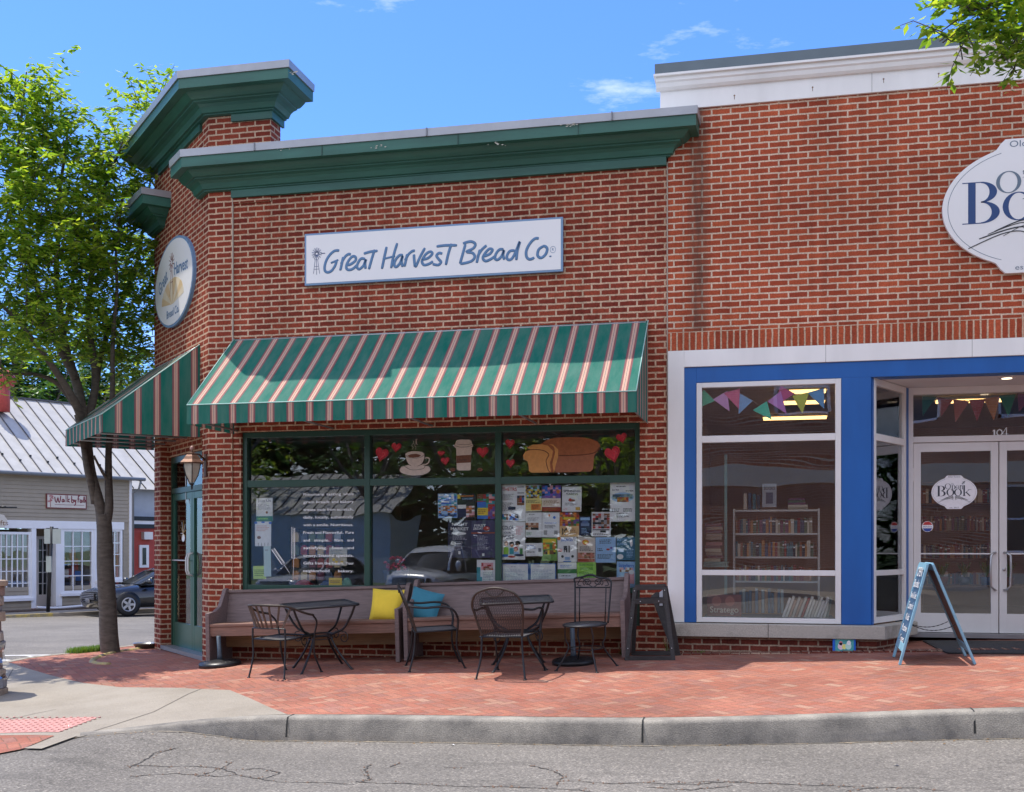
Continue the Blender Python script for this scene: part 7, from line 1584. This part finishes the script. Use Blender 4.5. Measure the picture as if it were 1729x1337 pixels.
# sign post in front
p = PG(81, 1033, lambda x, y: HZ+.02); t = thing('sign_post', 'black street sign post with two pale sign backs across the side street', 'sign post', tuple(p)); D_ = (p.xy-CAM.xy).dot(FV)
mb = MB(M_BLK); tp = PD(87.5, 889, D_); mb.tube([p, tp], .055, 8); mb.build('pole', t)
for (x0, x1, y0, y1, nm) in ((76, 86, 893, 918, 'sign_plate'), (90, 104, 893, 918, 'sign_plate'), (79, 88, 939, 966, 'notice_plate')):
    mb = MB(plain('pale_sign_back', (.42,.46,.42), .5, .1, 5)); a, b, c, d = PD(x0,y0,D_), PD(x1,y0,D_), PD(x1,y1,D_), PD(x0,y1,D_); off = Vector((FV.x,FV.y,0))*-.06; mb.prism([v+off for v in (a,b,c,d)], Vector((FV.x,FV.y,0))*.02); mb.build(nm, t)
mb = MB(M_BLK); 
for yy in (893, 916): mb.tube([PD(78,yy,D_), PD(98,yy,D_)], .03, 6)
mb.build('bracket', t)
# white rope guard along the porch
mb = MB(M_TRIMW, MH); P = [Vector((HP(62,1030,-.35)[0],-.35,.10)), Vector((HP(100,1026,-.35)[0],-.35,.06)), Vector((HP(146,1020,-.35)[0],-.35,.10))]; mb.tube(cat_(P, 12), .045, 6); tag(mb.build('rope_barrier'), 'low white rope lying along the edge of the brick porch', 'rope')
# far pavement and kerb
kb = lambda x, y: tuple((MH @ Vector((x, y, 0)))[:2])
FW = -2.1
mb = MB(M_CONC, MH); mb.box(xa-6, 16, FW, 0.02, -.3, -.0); struct(mb.build('far_pavement'))
mb = MB(M_YCURB, MH); mb.box(xa-6, HP(86,1040,FW)[0], FW-.14, FW, -.35, .015); struct(mb.build('far_kerb'))
mb = MB(M_CONC, MH); mb.box(HP(86,1040,FW)[0], 16, FW-.14, FW, -.35, .01); struct(mb.build('far_kerb'))
mb = MB(plain('porch_mulch', (.09,.06,.045), .95, .4, 20), MH); mb.box(xa, HP(150,1000)[0], -.7, -.03, -.1, .035); struct(mb.build('planting_strip'))
# red shop beyond
RS = thing('red_shop', 'red painted shop with black cornice band and pale upper wall beyond the clapboard shop', 'building', tuple(MH @ Vector((xb+.5, 2, 0))))
x0 = xb+.35; zc_ = lambda py: HP(240, py, 1.5)[1]
mb = MB(plain('red_painted_brick', (.38,.055,.04), .7, .12, 6), MH); mb.box(x0, x0+9, 1.5, 8, -.2, zc_(890)); mb.build('red_wall', RS)
mb = MB(M_BLK, MH); mb.box(x0, x0+9.1, 1.42, 8, zc_(892), zc_(885)); mb.box(x0, x0+9.1, 1.42, 8, zc_(879), zc_(872)); mb.build('black_band', RS)
mb = MB(M_TRIMW, MH); mb.box(x0, x0+9.1, 1.45, 8, zc_(885), zc_(879)); mb.build('white_band', RS)
mb = MB(plain('pale_grey_siding', (.42,.46,.52), .7, .06, 4), MH); mb.box(x0, x0+9, 1.7, 8, zc_(872), zc_(822)); mb.build('upper_wall', RS)
mb = MB(M_ROOFM, MH); zt2 = zc_(822); mb.add([(x0-1,1.2,zt2-.1),(x0+9.4,1.2,zt2-.1),(x0+9.4,6,zt2+3.3),(x0-1,6,zt2+3.3)], [(0,1,2,3)]); RF2 = mb.build('roof', RS, recalc=False)
mb = MB(M_BLK, MH)
for k in range(20): x = x0-1+k*.5; mb.bar((x,1.2,zt2-.08),(x,6,zt2+3.33),.02,.04)
mb.build('seam', RF2)
mb = MB(M_TRIMW, MH); (a, z1), (b, z0_) = HP(234, 920, 1.5), HP(250, 958, 1.5); mb.box(a, b, 1.44, 1.5, z0_, z1); o = mb.build('window', RS); mb = MB(M_DARKGL, MH); mb.box(a+.12, b-.12, 1.42, 1.44, z0_+.1, z1-.1); mb.build('pane', o)
mb = MB(M_ALU, MH); q = HP(250, 905, 1.3); mb.box(q[0]-.15, q[0]+.2, 1.3, 1.5, q[1]-.12, q[1]+.15); mb.build('wall_lamp', RS)
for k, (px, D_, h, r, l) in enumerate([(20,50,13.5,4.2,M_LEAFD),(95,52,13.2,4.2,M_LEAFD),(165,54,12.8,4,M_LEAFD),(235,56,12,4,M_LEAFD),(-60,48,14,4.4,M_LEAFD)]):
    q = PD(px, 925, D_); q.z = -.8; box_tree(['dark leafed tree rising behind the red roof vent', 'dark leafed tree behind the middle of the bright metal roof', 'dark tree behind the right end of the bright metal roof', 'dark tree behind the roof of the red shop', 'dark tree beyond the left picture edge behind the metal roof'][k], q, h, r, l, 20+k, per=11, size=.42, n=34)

# ================================================================== CARS
def car(label, loc, ang, paint, kind='sedan', group=None):
    t = thing('parked_car', label, 'car', loc, ang, group=group, local=True)
    if kind == 'sedan': L, Wd, H = 4.5, 1.80, 1.43; prof = [(-2.25,.38,.66,.82),(-2.18,.22,.74,.88),(-1.9,.2,.83,.90),(-1.3,.2,.90,.90),(-.5,.2,.95,.90),(.4,.2,.97,.90),(1.3,.2,.98,.90),(1.9,.22,1.0,.87),(2.2,.3,.98,.80),(2.27,.45,.85,.72)]; cab = [(-.95,.93,.0),(-.25,1.30,.5),(.15,1.42,1),(.9,1.42,1),(1.45,1.28,.7),(2.0,1.0,.0)]
    else: L, Wd, H = 4.7, 1.9, 1.75; prof = [(-2.35,.45,.85,.74),(-2.28,.35,.98,.84),(-2.0,.28,1.05,.92),(-1.3,.28,1.10,.95),(-.5,.28,1.13,.95),(.4,.28,1.14,.95),(1.3,.28,1.14,.95),(1.9,.28,1.14,.93),(2.25,.35,1.1,.88),(2.35,.5,.95,.8)]; cab = [(-1.05,1.10,0),(-.5,1.55,.6),(-.1,1.73,1),(1.2,1.75,1),(1.9,1.66,.8),(2.22,1.14,0)]
    P = plain('car_paint_'+label[:5], paint, .22, .03, 4, metal=.3, coat=1.0); mb = MB(P); n = 16; vs = []; mb.smooth = True
    for (x, zb, zt, hw) in prof:
        for k in range(n):
            a = 2*math.pi*k/n; c_, s_ = math.cos(a), math.sin(a); e = .45; u = math.copysign(abs(c_)**e, c_); v = math.copysign(abs(s_)**e, s_)
            zz = (zb+zt)/2+(zt-zb)/2*v; vs.append((x, hw*u*(1-.10*max(0, v)), zz))
    m = len(prof); fs = [(i*n+k, i*n+(k+1) % n, (i+1)*n+(k+1) % n, (i+1)*n+k) for i in range(m-1) for k in range(n)]+[tuple(range(n)), tuple(range((m-1)*n, m*n))[::-1]]
    mb.add(vs, fs); mb.build('body', t)
    g = MB(M_DARKGL); g.smooth = True; vs = []; zb = cab[0][1]-.03
    for (x, z, k) in cab: vs += [(x,-.80+.0*k,zb),(x,-.80+.16*k,z),(x,.80-.16*k,z),(x,.80,zb)]
    m = len(cab); g.add(vs, [(i*4+k, i*4+k+1, (i+1)*4+k+1, (i+1)*4+k) for i in range(m-1) for k in range(3)]); g.build('cabin_glass', t)
    r = MB(P); vs = []; i0 = 1
    for (x, z, k) in cab[1:-1]: vs += [(x,-.68,z+.012),(x,0,z+.035),(x,.68,z+.012)]
    m2 = len(cab)-2; r.smooth = True; r.add(vs, [(i*3+k, i*3+k+1, (i+1)*3+k+1, (i+1)*3+k) for i in range(m2-1) for k in range(2)])
    for sy in (-1, 1):
        for i in range(m-1): r.bar((cab[i][0], sy*(.80-.16*cab[i][2]), cab[i][1]), (cab[i+1][0], sy*(.80-.16*cab[i+1][2]), cab[i+1][1]), .06, .04)
        r.bar((.45, sy*.80, zb), (.45, sy*.655, cab[2][1]), .06, .05)
    r.build('roof', t)
    for x in ((-1.38, 1.32) if kind == 'sedan' else (-1.45, 1.4)):
        for sy in (-1, 1):
            ra = .33 if kind == 'sedan' else .38
            w_ = MB(plain('tyre_rubber', (.02,.02,.02), .8, .2, 9)); w_.lathe([(ra*.62,-.11),(ra*.95,-.11),(ra,-.08),(ra,.08),(ra*.95,.11),(ra*.62,.11)], (x, sy*(Wd/2-.09), ra), 24, axis=(0,1,0)); o = w_.build('wheel', t)
            w_ = MB(plain('alloy_rim', (.5,.5,.52), .3, .1, 5, metal=.8)); yy = sy*(Wd/2+.015)
            for k in range(5): a = 2*math.pi*k/5; w_.bar((x, yy, ra), (x+ra*.6*math.cos(a), yy, ra+ra*.6*math.sin(a)), .07, .02, up=(0,1,0))
            w_.tube([(x+ra*.6*math.cos(2*math.pi*k/20), yy, ra+ra*.6*math.sin(2*math.pi*k/20)) for k in range(21)], .02, 5, cap=False); w_.build('rim', o)
            w_ = MB(M_BLK); w_.lathe([(.02,-.02),(ra*1.15,-.02),(ra*1.15,.0),(.02,.0)], (x, sy*(Wd/2-.012), ra+.02), 24, axis=(0,1,0)); w_.build('wheel_arch', t)
    fz = .62 if kind == 'sedan' else .80; fx = -2.25 if kind == 'sedan' else -2.35
    w_ = MB(M_BLK); w_.box(fx-.035, fx+.1, -.55, .55, fz-.14, fz+.06)
    w_.build('grille', t); w_ = MB(plain('chrome', (.7,.7,.72), .2, .05, 5, metal=.9))
    for k in range(4): w_.box(fx-.045, fx-.03, -.53, .53, fz-.12+k*.05, fz-.105+k*.05)
    w_.box(fx-.05, fx-.03, -.16, .16, .38, .50); w_.build('grille_bar', t)
    for sy in (-1, 1):
        w_ = MB(plain('headlamp_lens', (.55,.58,.6), .15, .1, 5)); w_.prism([(fx-.02,sy*.50,fz-.02),(fx+.0,sy*.72,fz),(fx+.28,sy*.86,fz+.13),(fx+.10,sy*.62,fz+.12)], (.05,0,0.0)); w_.build('headlight', t)
        w_ = MB(P); w_.lathe([(.02,-.1),(.09,-.04),(.09,.04),(.02,.1)], (-.75 if kind == 'sedan' else -.85, sy*(Wd/2+.08), cab[0][1]+.08), 10, axis=(0,1,0)); w_.build('mirror', t)
    return t
fc = PD(150, 1018, 34.2); hd = Vector((-.607, -.796)); a_ = math.atan2(-hd.y, -hd.x)   # car's +x points backwards
cpos = Vector((fc.x, fc.y, 0))-Vector((hd.x, hd.y, 0))*2.25
car('black saloon car parked across the side street behind the tree trunk', (cpos.x, cpos.y, PD(240,1036,35.0).z), a_, (.012,.014,.018))
# reflected / opposite side of the main road (behind the photographer)
gz = lambda x, y: GR(x, y)
car('white tall car parked beyond the main road, mirrored in the bakery window', (-4.3, -23.2, gz(-4,-23)), R_(-85), (.62,.62,.62), 'suv')
car('silver saloon car parked beyond the main road, mirrored in the bakery window', (-8.3, -22.5, gz(-8,-22)), R_(-80), (.42,.44,.47))
mb = MB(M_CONC); mb.box(2.0, 45, -27, -20.0, -.4, .02); struct(mb.build('opposite_pavement'))
OB = thing('brick_hall', 'brown brick building with cream bands beyond the main road, mirrored in the bookshop glass', 'building', (14, -24.5, 0))
mb = MB(M_OPP, Matrix.Rotation(math.pi, 4, 'Z')); wallholes(mb, -34, -3.0, -.2, 9.5, [(-34+2+k*3.4, -34+3.9+k*3.4, 1.2, 3.3) for k in range(6)]+[(-34+2+k*3.4, -34+3.7+k*3.4, 5.4, 7.3) for k in range(8)], 24, 24.3); mb.build('brick_wall', OB, recalc=False)
mb = MB(plain('cream_stone', (.52,.46,.36), .8, .1, 2)); mb.box(3.0, 34, -24.0, -23.93, 3.35, 3.9); mb.box(3.0, 34, -24.1, -23.85, 9.3, 9.6); mb.box(3, 34, -24, -23.9, -.1, .5); mb.build('stone_band', OB)
for k in range(8):
    for (za, zb_, dx) in ((1.2,3.3,1.9),(5.4,7.3,1.7)):
        if k > 5 and za < 2: continue
        x = 34-2-k*3.4-dx; mb = MB(M_TRIMW); mb.box(x, x+dx, -24.2, -24.1, za, za+.1); mb.box(x, x+dx, -24.2, -24.1, zb_-.1, zb_); mb.box(x, x+.1, -24.2, -24.1, za, zb_); mb.box(x+dx-.1, x+dx, -24.2, -24.1, za, zb_); mb.box(x, x+dx, -24.19, -24.11, (za+zb_)/2-.04, (za+zb_)/2+.04); o = mb.build('window', OB); mb = MB(M_DARKGL); mb.box(x, x+dx, -24.3, -24.25, za, zb_); mb.build('pane', o)
mb = MB(M_COPE2); mb.box(3, 34, -36, -24.3, 9.0, 9.1); mb.build('roof', OB)
for x in (3.0, 33.7): pass
mb = MB(M_OPP); mb.box(3.0, 3.3, -36, -24.31, -.2, 9.4); mb.build('side_wall', OB)
mb = MB(M_ROOFM); HB = thing('metal_roofed_shed', 'pale metal roofed building beyond the main road, mirrored in the bakery window', 'building', (-18, -40, 0))
mb.add([(-26,-38,2.9),(-11,-38,2.9),(-11,-43,5.2),(-26,-43,5.2)], [(0,1,2,3)]); RF3 = mb.build('roof', HB, recalc=False)
mb = MB(M_BLK); [mb.bar((-26+k*.6,-38,2.92),(-26+k*.6,-43,5.22),.03,.05) for k in range(25)]; mb.build('seam', RF3)
mb = MB(M_TRIMW); mb.box(-25.8,-11.2,-43,-38.2,-.3,2.9); mb.build('wall', HB)
for k, (x, y, h, r) in enumerate([(-7,-37,11,4),(-1,-36,10.5,3.6),(-13,-40,12,4.5),(-20,-38,11,4.5),(-4,-30,6.5,2.0),(1.2,-31,8,2.4)]):
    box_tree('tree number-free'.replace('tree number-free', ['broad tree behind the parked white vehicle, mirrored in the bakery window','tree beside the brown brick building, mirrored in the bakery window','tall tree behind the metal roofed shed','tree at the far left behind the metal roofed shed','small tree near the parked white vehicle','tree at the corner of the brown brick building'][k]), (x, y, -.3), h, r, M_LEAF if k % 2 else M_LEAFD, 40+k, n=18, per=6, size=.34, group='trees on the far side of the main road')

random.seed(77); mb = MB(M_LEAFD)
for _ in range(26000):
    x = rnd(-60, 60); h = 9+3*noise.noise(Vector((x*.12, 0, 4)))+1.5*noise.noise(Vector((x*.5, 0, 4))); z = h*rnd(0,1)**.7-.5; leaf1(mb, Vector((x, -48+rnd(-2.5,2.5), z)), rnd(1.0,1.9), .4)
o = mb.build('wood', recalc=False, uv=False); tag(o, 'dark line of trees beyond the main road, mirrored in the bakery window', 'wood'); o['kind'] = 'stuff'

random.seed(91)
for k in range(9):
    x = 6.35+rnd(0,.5); z0_ = 1.775+.03*(k % 3); mb = MB(random.choice(BOOKC)); mb.box(6.55+.0*k, 6.75+rnd(-.02,.02), 1.38, 1.5, 1.775+k*.026, 1.798+k*.026) if k < 5 else mb.box(6.05+(k-5)*.05, 6.085+(k-5)*.05, 1.38, 1.52, 1.776, 1.776+rnd(.14,.2))
    tag(mb.build('book'), ('book in the flat pile' if k < 5 else 'book standing')+' on top of the white bookcase', 'book', 'flat pile on top of the white bookcase' if k < 5 else 'books standing on top of the white bookcase')
t = thing('plant_table', 'low table of potted green plants inside the glass doors of the bookshop', 'table', (8.3, 1.7, .45)); mb = MB(plain('brown_shelf_wood', (.2,.12,.07), .6, .2, 5)); mb.box(7.95, 9.3, 1.55, 1.95, .88, .91); mb.build('tabletop', t)
for x in (8.0, 9.22): mb = MB(plain('brown_shelf_wood', (.2,.12,.07))); mb.box(x, x+.04, 1.6, 1.9, .45, .88); mb.build('leg', t)
for k in range(6):
    x = 8.03+k*.235; t = thing('potted_plant', ['spiky green potted plant nearest the left door edge', 'second potted plant from the left behind the glass doors', 'third potted plant from the left behind the glass doors', 'fourth potted plant from the left behind the glass doors', 'fifth potted plant from the left behind the glass doors', 'rightmost potted plant behind the glass doors'][k], 'plant', (x, 1.7, .91), group='potted plants behind the bookshop doors')
    mb = MB([pc(60,90,130), pc(120,70,50), pc(90,100,110)][k % 3]); mb.lathe([(.05,.91),(.07,1.0),(.065,1.0)], (x,1.7,0), 12); mb.build('pot', t)
    mb = MB(M_GRASS)
    for q in range(46):
        a = rnd(0, 6.28); h_ = rnd(.12,.26); d = Vector((math.cos(a), math.sin(a), 0)); c_ = Vector((x,1.7,.99)); wv = Vector((-d.y, d.x, 0))*.006
        mb.add([c_-wv, c_+wv, c_+d*h_*.35+Vector((0,0,h_*.7))+wv, c_+d*h_*.35+Vector((0,0,h_*.7))-wv, c_+d*h_*.8+Vector((0,0,h_*.75))], [(0,1,2,3),(3,2,4)])
    mb.build('foliage', t, uv=False, recalc=False)
